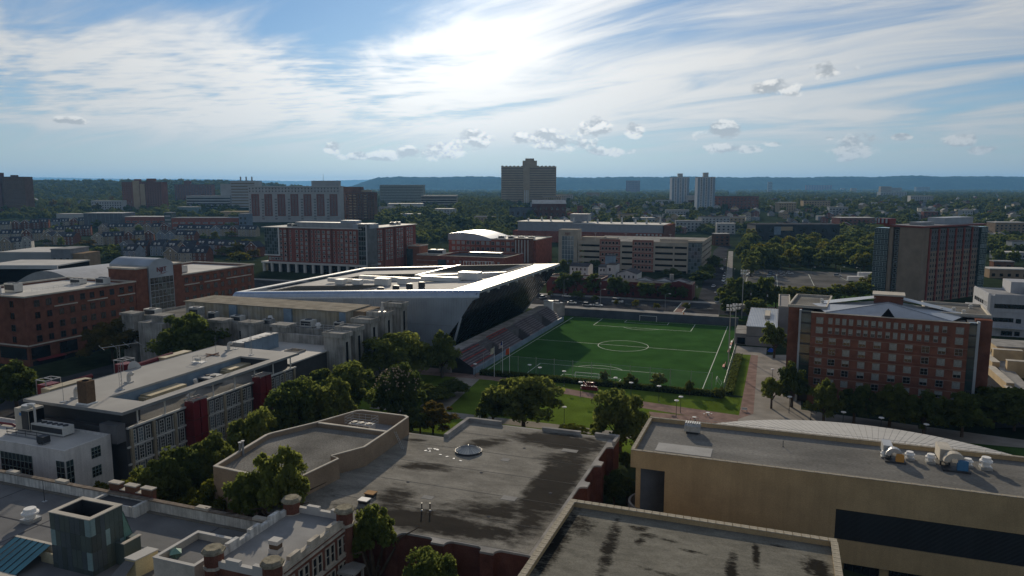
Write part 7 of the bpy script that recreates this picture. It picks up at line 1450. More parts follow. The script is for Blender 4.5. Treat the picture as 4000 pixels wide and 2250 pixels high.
# ---------------------------------------------------------------- far small houses among the trees
HP = (178.62, 1124.86, 0.0, 196.06, 1057.3, 0.0, 188.17, 1063.66, 0.0, 83.54, 1240.56, 0.0, 241.61, 1161.4, 0.0, 297.35, 1479.03, 0.0, 184.14, 1365.42, 0.0, 174.65, 1191.96, 0.0, 89.95, 1387.42, 0.0, 112.99, 1065.79, 0.0, 258.34, 1432.49, 0.0, 268.96, 1452.67, 0.0, 230.71, 1464.33, 0.0, 68.36, 1080.8, 0.0, 131.77, 1387.42, 0.0, 231.06, 1078.64, 0.0, 113.03, 1050.98, 0.0, 167.75, 1149.86, 0.0, 99.94, 1057.3, 0.0, 177.63, 1048.89, 0.0, 266.78, 1333.08, 0.0, 169.05, 1429.64, 0.0, 131.03, 1539.33, 0.0, 128.94, 1180.11, 0.0, 72.96, 1149.86, 0.0, 152.05, 1325.11, 0.0, 232.71, 1233.14, 0.0, 137.41, 1233.14, 0.0, 265.15, 1551.68, 0.0, 344.26, 1621.41, 0.0, 194.35, 1089.47, 0.0, 72.92, 1109.24, 0.0, 141.82, 1189.58, 0.0, 100.75, 1570.39, 0.0, 95.68, 1053.09, 0.0, 104.41, 1120.37, 0.0, 217.95, 1057.3, 0.0, 150.37, 1298.9, 0.0, 160.04, 1113.68, 0.0, 89.33, 1122.62, 0.0, 201.1, 1082.96, 0.0, 72.42, 1055.19, 0.0, 100.43, 1306.71, 0.0, 167.03, 1063.66, 0.0, 122.43, 1061.54, 0.0, 193.85, 1322.46, 0.0, 158.05, 1418.26, 0.0, 108.01, 1443.99, 0.0, 175.65, 1038.46, 0.0, 137.2, 1567.26, 0.0, 259.41, 1208.75, 0.0, 171.91, 1373.63, 0.0, 169.21, 1096.02, 0.0, 167.86, 1263.07, 0.0, 76.27, 1065.79, 0.0, 83.42, 1228.23, 0.0, 279.82, 1461.4, 0.0, 185.36, 1055.19, 0.0, 177.45, 1109.24, 0.0, 99.52, 1255.52, 0.0, 320.75, 1124.86, 1.0, 366.99, 1250.51, 1.0, 376.85, 1122.62, 1.0, 417.57, 1250.51, 1.0, 353.05, 1156.77, 1.0, 401.56, 1319.83, 1.0, 419.05, 1398.56, 1.0, 324.24, 1085.12, 1.0, 396.29, 1189.58, 1.0, 396.81, 1298.9, 1.0, 373.22, 1327.76, 1.0, 360.92, 1118.14, 1.0, 339.6, 1140.7, 1.0, 376.46, 1168.38, 1.0, 362.26, 1147.56, 1.0, 347.21, 1166.05, 1.0, 606.8, 1357.26, 2.0, 774.61, 1253.01, 2.0, 520.16, 1149.86, 2.0, 751.19, 1304.1, 2.0, 467.05, 1322.46, 2.0, 550.68, 1260.55, 2.0, 613.06, 1199.13, 2.0, 694.48, 1206.34, 2.0, 599.37, 1273.2, 2.0, 725.39, 1194.35, 2.0, 560.18, 1187.21, 2.0, 818.45, 1253.01, 2.0, 791.31, 1145.27, 2.0, 706.51, 1333.08, 2.0, 484.84, 1189.58, 2.0, 921.47, 1362.7, 2.0, 731.59, 1238.08, 2.0, 1005.7, 1667.4, 2.0, 810.7, 1304.1, 2.0, 812.84, 1398.56, 2.0, 689.93, 1216.02, 2.0, 707.99, 1238.08, 2.0, 608.07, 1697.65, 2.0, 639.54, 1270.66, 2.0, 534.63, 1255.52, 2.0, 1280.77, 2254.58, 2.0, 807.36, 1573.53, 2.0, 656.93, 1788.18, 2.0, 756.57, 1647.53, 2.0, 957.97, 2304.68, 2.0, 729.44, 1426.78, 2.0, 732.5, 1301.49, 2.0, 504.58, 1166.05, 2.0, 492.24, 1409.78, 2.0, 627.68, 1406.97, 2.0, 464.52, 1191.96, 2.0, 1100.69, 2300.08, 2.0, 1095.55, 1948.6, 2.0, 786.16, 1458.49, 2.0, 633.05, 1145.27, 2.0, 887.49, 1398.56, 2.0, 807.79, 1275.75, 2.0, 839.93, 1759.82, 2.0, 732.5, 1314.56, 2.0, 780.65, 1140.7, 2.0, 813.56, 1449.77, 2.0, 1775.83, 2693.35, 2.0, 507.5, 1311.94, 2.0, 992.62, 1763.34, 2.0, 665.51, 1168.38, 2.0, 667.47, 1390.2, 2.0, 641.49, 1499.86, 2.0, 981.88, 1426.78, 2.0, 796.26, 1161.4, 2.0, 853.19, 1533.19, 2.0, 934.77, 1351.85, 2.0, 728.78, 1476.08, 2.0, 938.18, 1354.56, 2.0, 611.84, 1362.7, 2.0, 502.83, 1283.42, 2.0, 755.08, 1499.86, 2.0, 743.7, 1194.35, 2.0, 470.59, 1330.42, 2.0, 513.1, 1152.16, 2.0, 962.19, 1548.58, 2.0, 757.63, 1714.7, 2.0, 1040.36, 1499.86, 2.0, 766.34, 1365.42, 2.0, 743.1, 1293.72, 2.0, 1123.97, 1849.96, 2.0, 917.22, 1493.88, 2.0, 781.75, 1461.4, 2.0, 603.52, 1333.08, 2.0, 736.2, 1441.11, 2.0, 791.46, 1298.9, 2.0, 557.44, 1542.41, 2.0, 589.83, 1159.08, 2.0, 871.67, 1322.46, 2.0, 430.23, 1213.59, 2.0, 651.41, 1306.71, 2.0, 762.59, 1278.3, 2.0, 601.66, 1161.4, 2.0, 685.6, 1418.26, 2.0, 1044.69, 1618.17, 2.0, 541.15, 1194.35, 2.0, 443.22, 1189.58, 2.0, 822.12, 1390.2, 2.0, 545.5, 1213.59, 2.0, 1169.55, 1756.31, 2.0, 682.6, 1322.46, 2.0, 766.53, 1467.26, 2.0, 524.22, 1301.49, 2.0, 1316.43, 2085.57, 2.0, 514.43, 1196.74, 2.0, 792.04, 1265.59, 2.0, 368.5, 1001.78, 3.0, 482.17, 954.87, 3.0, 536.86, 1156.77, 3.0, 536.38, 1107.02, 3.0, 439.97, 962.53, 3.0, 526.09, 1129.36, 3.0, 393.45, 968.32, 3.0, 394.06, 1021.99, 3.0, 474.94, 1122.62, 3.0, 524.83, 1159.08, 3.0, 406.01, 1070.05, 3.0, 431.68, 1154.46, 3.0, 445.79, 997.78, 3.0, 552.98, 1129.36, 3.0, 461.09, 1082.96, 3.0, 471.19, 1046.79, 3.0, 533.47, 1070.05, 3.0, 374.32, 1005.79, 3.0, 392.71, 1017.92, 3.0, 423.97, 970.26, 3.0, 452.6, 1019.95, 3.0, 415.62, 1034.32, 3.0, 537.19, 807.34, 4.0, 702.4, 1038.46, 4.0, 619.63, 934.12, 4.0, 698.25, 1015.89, 4.0, 575.52, 836.9, 4.0, 546.45, 831.9, 4.0, 683.42, 1042.62, 4.0, 672.28, 987.86, 4.0, 621.47, 893.94, 4.0, 530.41, 792.95, 4.0, 533.53, 815.45, 4.0, 673.48, 1030.19, 4.0, 290.85, 964.46, 5.0, 223.48, 1122.62, 5.0, 294.8, 968.32, 5.0, 314.82, 1113.68, 5.0, 266.89, 1044.7, 5.0, 211.13, 1050.98, 5.0, 265.8, 1046.79, 5.0, 247.06, 1113.68, 5.0, 276.68, 972.2, 5.0, 287.44, 1024.04, 5.0, 287.87, 1001.78, 5.0, 248.57, 989.84, 5.0, 280.98, 1034.32, 5.0, 210.23, 1159.08, 5.0, 226.41, 1154.46, 5.0, 296.07, 1011.83, 5.0, 323.45, 1180.11, 5.0, 215.27, 919.3, 5.0, 261.43, 1026.09, 5.0, 263.12, 1129.36, 5.0, 209.82, 1107.02, 5.0, 228.49, 1036.39, 5.0, 322.85, 1109.24, 5.0, 217.34, 1067.92, 5.0, 203.11, 1065.79, 5.0, 203.38, 1011.83, 5.0, 157.56, 911.99, 5.0, 200.24, 910.17, 5.0, 255.63, 966.39, 5.0, 212.93, 908.35, 5.0, 178.47, 966.39, 5.0, 201.92, 966.39, 5.0, 298.23, 1104.81, 5.0, 227.99, 1163.72, 5.0, -1981.52, 3153.86, 6.0, -942.31, 1551.68, 6.0, -1425.97, 2332.48, 6.0, -1437.13, 2403.44, 6.0, -959.93, 1701.05, 6.0, -1603.38, 2516.46, 6.0, -895.11, 1564.13, 6.0, -1201.99, 2089.74, 6.0, -1977.34, 3715.32, 6.0, -1074.65, 1650.83, 6.0, -2034.35, 3362.1, 6.0, -909.19, 1545.49, 6.0, -1328.18, 2245.59, 6.0, -2061.57, 3191.9, 6.0, -1080.89, 1991.9, 6.0, -1774.61, 3302.18, 6.0)
hm = {}
def far_house(i, x, y, rot, w, d, h, wall, flat, lab, grp):
    th = TWd('house', lab, 'house', x, y, terr(y), grp, rot)
    k = (w, d, h, flat, wall.name)
    if k not in hm:
        if flat: a = MB().box(-w/2, 0, -4, w/2, d, h); b = MB().box(-w/2 - .2, -.2, h + .004, w/2 + .2, d + .2, h + .35)
        else: a = MB().gwall(-w/2, 0, w/2, d, -4, h, h + w * .3, 'y'); b = MB().gable(-w/2, 0, w/2, d, h + .02, h + w * .3 + .05, 'y', .4)
        hm[k] = (a.mesh('wall'), b.mesh('roof')); hm[k][0].materials.append(wall); hm[k][1].materials.append(roof_white if flat and w > 9 else (shingle if len(hm) % 3 else roof_grey))
    addo('wall', hm[k][0], None, th.o); addo('roof', hm[k][1], None, th.o)
    me = win(1.0, 1.5, white_paint, win_dark, .12, (1, 1), .1)
    for u in (-w*.25, w*.25):
        for zz in ((1.0, 4.0) if h > 5.5 else (1.0,)): th.put('window', me, u, 0, zz)
rr = random.Random(77)
for i in range(len(HP) // 3):
    x, y, reg = HP[3*i:3*i+3]; wall = rr.choice([siding[0], siding[1], siding[1], far_brick, siding[2], far_tan]); flat = rr.random() < .3
    reg_n = ['left of the white towers', 'between the white towers and the black block', 'on the far right plain', 'behind the black block', 'right of the tower dormitory', 'beyond the garage', 'on the far left'][int(reg)]
    wn = {'sd_cream': 'cream', 'sd_white': 'white', 'sd_blue': 'blue-grey', 'far_brick': 'brick', 'far_tan': 'tan'}[wall.name]
    lab = 'small %s %s house %s' % (wn, 'flat roofed' if flat else 'gabled', reg_n)
    far_house(i, x, y, rr.uniform(-.5, .5) - .2, rr.choice([7, 8, 9, 11]), rr.choice([10, 12]), rr.choice([5.0, 6.5, 7.5]), wall, flat, lab, lab.replace('house', 'houses'))

# ---------------------------------------------------------------- trees
def crown_mesh(name, seed, clumps, leaves, lsz, flat=1.0, open_=0.0):
    rg = np.random.RandomState(seed); V = []; 
    cs = []
    while len(cs) < clumps:
        d = rg.normal(size=3); d /= np.linalg.norm(d)
        if d[2] < -.55: continue
        r = .42 + .52 * rg.rand() ** .8
        if rg.rand() < .18: r *= .5
        cs.append((d * r * np.array([1, 1, flat]), .12 + .20 * rg.rand() ** 1.3 + (.08 if r < .6 else 0)))
    n = leaves; ci = rg.randint(0, len(cs), n)
    C_ = np.array([c[0] for c in cs])[ci]; R_ = np.array([c[1] for c in cs])[ci]
    d = rg.normal(size=(n, 3)); d /= np.linalg.norm(d, axis=1)[:, None]; d[:, 2] = np.where(d[:, 2] < -.4, -d[:, 2] * .5, d[:, 2])
    P_ = C_ + d * (R_ * (.55 + .5 * rg.rand(n)))[:, None]
    nr = d * .7 + rg.normal(size=(n, 3)) * .6; nr /= np.linalg.norm(nr, axis=1)[:, None]
    up = rg.normal(size=(n, 3)); a = np.cross(nr, up); a /= np.linalg.norm(a, axis=1)[:, None]; b = np.cross(nr, a)
    s = lsz * (.6 + .8 * rg.rand(n))[:, None]
    q = np.stack([P_ - a * s, P_ - b * s * .62 + nr * s * .12, P_ + a * s, P_ + b * s * .62 + nr * s * .12], 1).reshape(-1, 3)
    me = bpy.data.meshes.new(name); me.vertices.add(4 * n); me.vertices.foreach_set('co', q.astype(np.float32).ravel())
    me.loops.add(4 * n); me.loops.foreach_set('vertex_index', np.arange(4 * n, dtype=np.int32)); me.polygons.add(n); me.polygons.foreach_set('loop_start', np.arange(0, 4 * n, 4, dtype=np.int32))
    me.update(calc_edges=True); me.validate(); me.materials.append(None); return me
def trunk_mesh(seed):
    rg = random.Random(seed); b = MB(); b.tube((0, 0, -.3), (0, 0, .55), .055, .036, 8)
    for k in range(6):
        a = k * 1.05 + rg.uniform(-.3, .3); e = (.28 * cos(a), .28 * sin(a), .82 + rg.uniform(-.06, .1)); b.tube((0, 0, .36 + .03 * k), e, .024, .008, 5)
        b.tube(e, (e[0] * 1.7, e[1] * 1.7, e[2] + .08), .009, .003, 4)
    b.tube((0, 0, .55), (.02, -.02, .95), .034, .008, 6); me = b.mesh('trunk'); me.materials.append(bark); return me
CR = {'near': [crown_mesh('crown', 10 + k, 64, 11000, .060) for k in range(4)], 'mid': [crown_mesh('crown', 40 + k, 40, 2600, .105) for k in range(4)], 'far': [crown_mesh('crown', 70 + k, 22, 620, .19) for k in range(4)]}
TK = [trunk_mesh(k) for k in range(3)]
trees_rr = random.Random(99); tree_n = [0]
def tree(label, e, lod='mid', leaf=0, group=None, cz=None, name='tree', rs=1.0):
    x, y, z, h, r = e; r *= rs; dz = min(0.0, terr(y)); z += dz; h -= dz; i = tree_n[0]; tree_n[0] += 1
    o = bpy.data.objects.new(name, None); COL.objects.link(o); o.location = (x, y, z); o.rotation_euler = (0, 0, trees_rr.uniform(0, 6.28)); o.empty_display_size = .5; tag(o, label, 'tree' if name == 'tree' else 'bush', group)
    rz = cz or min(r * 1.3, h * .5); zc = h - rz * .97
    c = addo('crown', CR[lod][i % 4], None, o, (0, 0, zc), 0, (r * 1.12, r * 1.12, rz * 1.1)); c.material_slots[0].link = 'OBJECT'; c.material_slots[0].material = LEAF[leaf]
    t = addo('trunk', TK[i % 3], None, o, (0, 0, 0), 0, (h * .8, h * .8, max(.5, zc + rz * .2))); return o
near = [('broad green tree on the sunlit lawn before the pitch', (2.79, 172.02, 0.0, 13.2, 8.3), 0), ('smaller lobe tree at left of the broad lawn tree', (-4.65, 171.78, 0.0, 9.0, 3.92), 0), ('tree with visible trunk between stained roof and tan hall', (23.44, 152.67, 0.0, 14.0, 5.83), 0),
 ('big round tree between concrete lab and slab roof', (-101.26, 224.79, 0.0, 17.5, 10.16), 0), ('yellowing tree before the brick residence', (-134.01, 239.58, 0.0, 14.0, 9.63), 3), ('dark tree at left edge below brick residence', (-128.62, 183.5, 0.0, 12.0, 6.68), 1),
 ('large spreading tree in front of concrete towers', (-35.09, 215.88, 0.0, 14.0, 9.98), 0), ('tree at the foot of the arena glass corner', (-21.43, 218.08, 0.0, 13.0, 5.0), 0), ('broad tree beside end of slab roof building', (-44.8, 180.8, 0.0, 14.0, 8.33), 0), ('dark tree with pale flower clusters on top', (-28.05, 173.38, 0.0, 14.0, 5.85), 1),
 ('lower green tree along the slab roof facade', (-49.93, 161.06, 0.0, 14.0, 6.21), 0), ('tree between lower green tree and flower tree', (-41.73, 162.97, 0.0, 13.0, 5.31), 0), ('tree against the window wall of slab roof building', (-53.67, 143.08, 0.0, 13.0, 4.96), 0), ('dark tree behind the tan raised wing', (-54.49, 127.74, 0.0, 12.0, 4.87), 1), ('dark tree in the courtyard left of raised wing', (-58.46, 122.15, 0.0, 12.0, 4.04), 1),
 ('tall tree in front of the tan raised wing', (-36.3, 107.96, 0.0, 17.0, 4.4), 0), ('tree left of the tall tree before raised wing', (-40.99, 108.03, 0.0, 14.5, 3.24), 0), ('tall green tree right of the turret block', (-19.78, 97.36, 0.0, 13.0, 3.14), 0), ('leafy tree at bottom before the scalloped brick wall', (-10.47, 90.7, 0.0, 10.0, 3.36), 0),
 ('rusty orange tree by the lower path', (-18.75, 167.05, 0.0, 6.6, 5.01), 3), ('dark shrub mass left of the paved path', (-16.78, 198.06, 0.0, 4.0, 4.53), 1), ('dark low shrubs under the arena corner tree', (-21.42, 191.48, 0.0, 4.5, 5.07), 1), ('dark shrub behind the tan raised wing end', (-21.65, 165.97, 0.0, 6.0, 3.52), 1), ('yellow green tree by the stucco parapet', (-65.22, 120.85, 0.0, 8.0, 3.85), 2), ('yellow green tree left of the turret block', (-50.97, 114.54, 0.0, 9.0, 3.96), 2), ('small yellow bush tree beside white office', (-72.42, 122.74, 0.0, 6.0, 1.75), 2), ('dark tree filling courtyard behind yellow trees', (-60.87, 120.52, 0.0, 11.0, 4.5), 1), ('dark tree between raised wing and yellow trees', (-48.77, 119.76, 0.0, 9.0, 3.4), 1),
 ('tree at left corner of brick dormitory', (89.52, 243.79, 0.0, 12.0, 3.87), 0), ('tree before the stair strip of brick dormitory', (74.15, 187.53, 0.0, 11.0, 4.07), 1), ('small tree by the walkway left of dormitory', (68.34, 186.32, 0.0, 8.0, 2.44), 0), ('leftmost street tree before dormitory facade', (76.85, 173.95, 0.0, 10.0, 4.0), 1), ('second street tree before dormitory facade', (84.37, 173.95, 0.0, 10.0, 3.9), 1), ('third street tree before dormitory facade', (91.72, 171.16, 0.0, 10.0, 4.43), 1), ('fourth street tree before dormitory facade', (96.57, 164.98, 0.0, 10.0, 4.36), 1), ('fifth street tree before dormitory facade', (104.87, 163.92, 0.0, 10.0, 5.12), 1), ('large dark tree at right of dormitory', (118.88, 173.95, 0.0, 10.0, 8.13), 1), ('dark tree at right edge below ramp', (120.21, 168.45, 0.0, 9.0, 5.81), 1),
 ('green bush by the path before stained roof parapet', (14.01, 163.93, 0.0, 2.2, 4.04), 2), ('dense shrub under the trunked tree', (23.67, 145.55, 0.0, 3.0, 1.81), 0), ('dark shrub in gap beside scalloped wall', (18.66, 127.16, 0.0, 6.0, 2.48), 1), ('dark shrub in gap near curved stair wall', (21.03, 127.22, 0.0, 5.0, 2.04), 1)]
for lab, e, lf in near: tree(lab, e, 'near', lf)
for i, (e, lab) in enumerate((((27.48, 211.68, 0.0, 3.6, 1.35), 'leftmost slim tree along the pitch hedge'), ((34.53, 206.67, 0.0, 3.74, 1.91), 'second small tree along the pitch hedge'), ((42.72, 205.84, 0.0, 4.18, 2.29), 'third airy tree along the pitch hedge'), ((49.74, 198.57, 0.0, 4.16, 1.36), 'fourth slim tree along the pitch hedge'), ((57.49, 195.03, 0.0, 3.15, 1.78), 'fifth bush tree by the pitch corner'))): tree(lab, e, 'mid', 1 if i != 2 else 0)
# pale flower heads on the flowering tree
fe = (-28.05, 173.38, 0.0, 14.0, 5.85)
b = MB(); rq = random.Random(8)
for k in range(160):
    a = rq.uniform(0, 6.28); el = rq.uniform(.25, 1.45); r = fe[4]; x, y, z = r*1.02*cos(a)*cos(el), r*1.02*sin(a)*cos(el), min(r, 6.4)*1.05*sin(el)
    b.cyl(x, y, z, .05, z + .35, .22, 5)
fo = [o for o in COL.objects if o.get('label', '').startswith('dark tree with pale flower')][0]
fl = addo('flower_heads', b.mesh('flower_heads'), M('flower', (.34, .28, .19), .9), fo, (0, 0, 14 - 6.1)); fl['kind'] = 'stuff'
# street trees in the shade of the garage
for i, (e, lf) in enumerate((((34.26, 378.61, 0.0, 4.0, 3.73), 0), ((42.49, 368.16, 0.0, 3.23, 1.95), 1), ((51.9, 358.01, 0.0, 2.55, 1.4), 2), ((60.36, 351.63, 0.0, 3.53, 1.63), 2), ((69.52, 346.05, 0.0, 2.64, 1.61), 2), ((83.18, 343.99, 0.0, 3.09, 2.11), 2), ((20.51, 385.48, 0.0, 3.44, 1.63), 2))): tree(['street tree over the parked white cars', 'small dark street tree behind grey car', 'thin yellow young tree left of three', 'round yellow young tree by the pitch wall', 'low yellow young tree by the crossing', 'yellow young tree near right end of pitch wall', 'small yellow tree behind grandstand end'][i], e, 'mid', lf)
for i, e in enumerate(((28.05, 395.62, 0.0, 11.19, 4.17), (35.07, 395.62, 0.0, 12.59, 3.48), (43.23, 393.26, 0.0, 10.77, 4.86), (54.7, 385.48, 0.0, 11.01, 4.1), (59.93, 383.94, 0.0, 8.46, 3.41), (69.87, 378.61, 0.0, 8.46, 4.73), (79.83, 374.85, 0.0, 8.28, 4.03), (87.3, 372.61, 0.0, 7.24, 3.36))): tree(ordn[i] + ' from left of dark trees against the brick workshops', e, 'mid', 1, 'dark trees against the brick workshops')
for i, (e, lf) in enumerate((((56.46, 491.88, 0.0, 8.98, 5.21), 1), ((35.06, 484.08, 0.0, 10.27, 5.11), 1), ((115.49, 438.06, 0.0, 7.77, 6.36), 1), ((141.36, 506.85, 0.0, 10.73, 5.54), 1), ((124.48, 463.27, 0.0, 9.02, 5.05), 0), ((105.43, 477.36, 0.0, 5.01, 6.0), 1))): tree(['dark tree between the white houses', 'dark tree behind arena roof tip', 'dark tree at end of brick workshops', 'tree beside garage right face', 'tree at garage glass corner foot', 'dark bush before garage openings'][i], e, 'mid', lf)
for i, (e, lf) in enumerate((((107.2, 340.57, 0.0, 14.61, 7.52), 1), ((103.96, 348.13, 0.0, 10.55, 5.74), 1), ((112.65, 340.57, 0.0, 12.78, 6.92), 1), ((118.62, 338.53, 0.0, 16.07, 5.98), 1), ((127.48, 348.13, 0.0, 9.3, 5.85), 0), ((137.54, 360.16, 0.0, 8.92, 4.73), 2), ((145.11, 368.16, 0.0, 7.19, 5.55), 2), ((154.76, 372.61, 0.0, 7.24, 6.37), 2), ((163.36, 372.61, 0.0, 6.58, 6.42), 0), ((173.99, 377.1, 0.0, 7.98, 6.56), 2), ((182.45, 380.88, 0.0, 8.17, 6.67), 0), ((196.38, 395.62, 0.0, 9.08, 6.2), 2), ((210.66, 415.89, 0.0, 10.29, 5.73), 0), ((97.87, 323.33, 0.0, 9.27, 4.15), 1), ((107.27, 316.93, 0.0, 9.08, 4.7), 1))): tree(ordn[i % 9] + (' dark tree' if lf == 1 else ' bright shrub tree') + (' in the thicket between pitch and parking lot' if i < 9 else ' at the near edge of the parking lot, right end'), e, 'mid', lf, 'thicket before the parking lot')
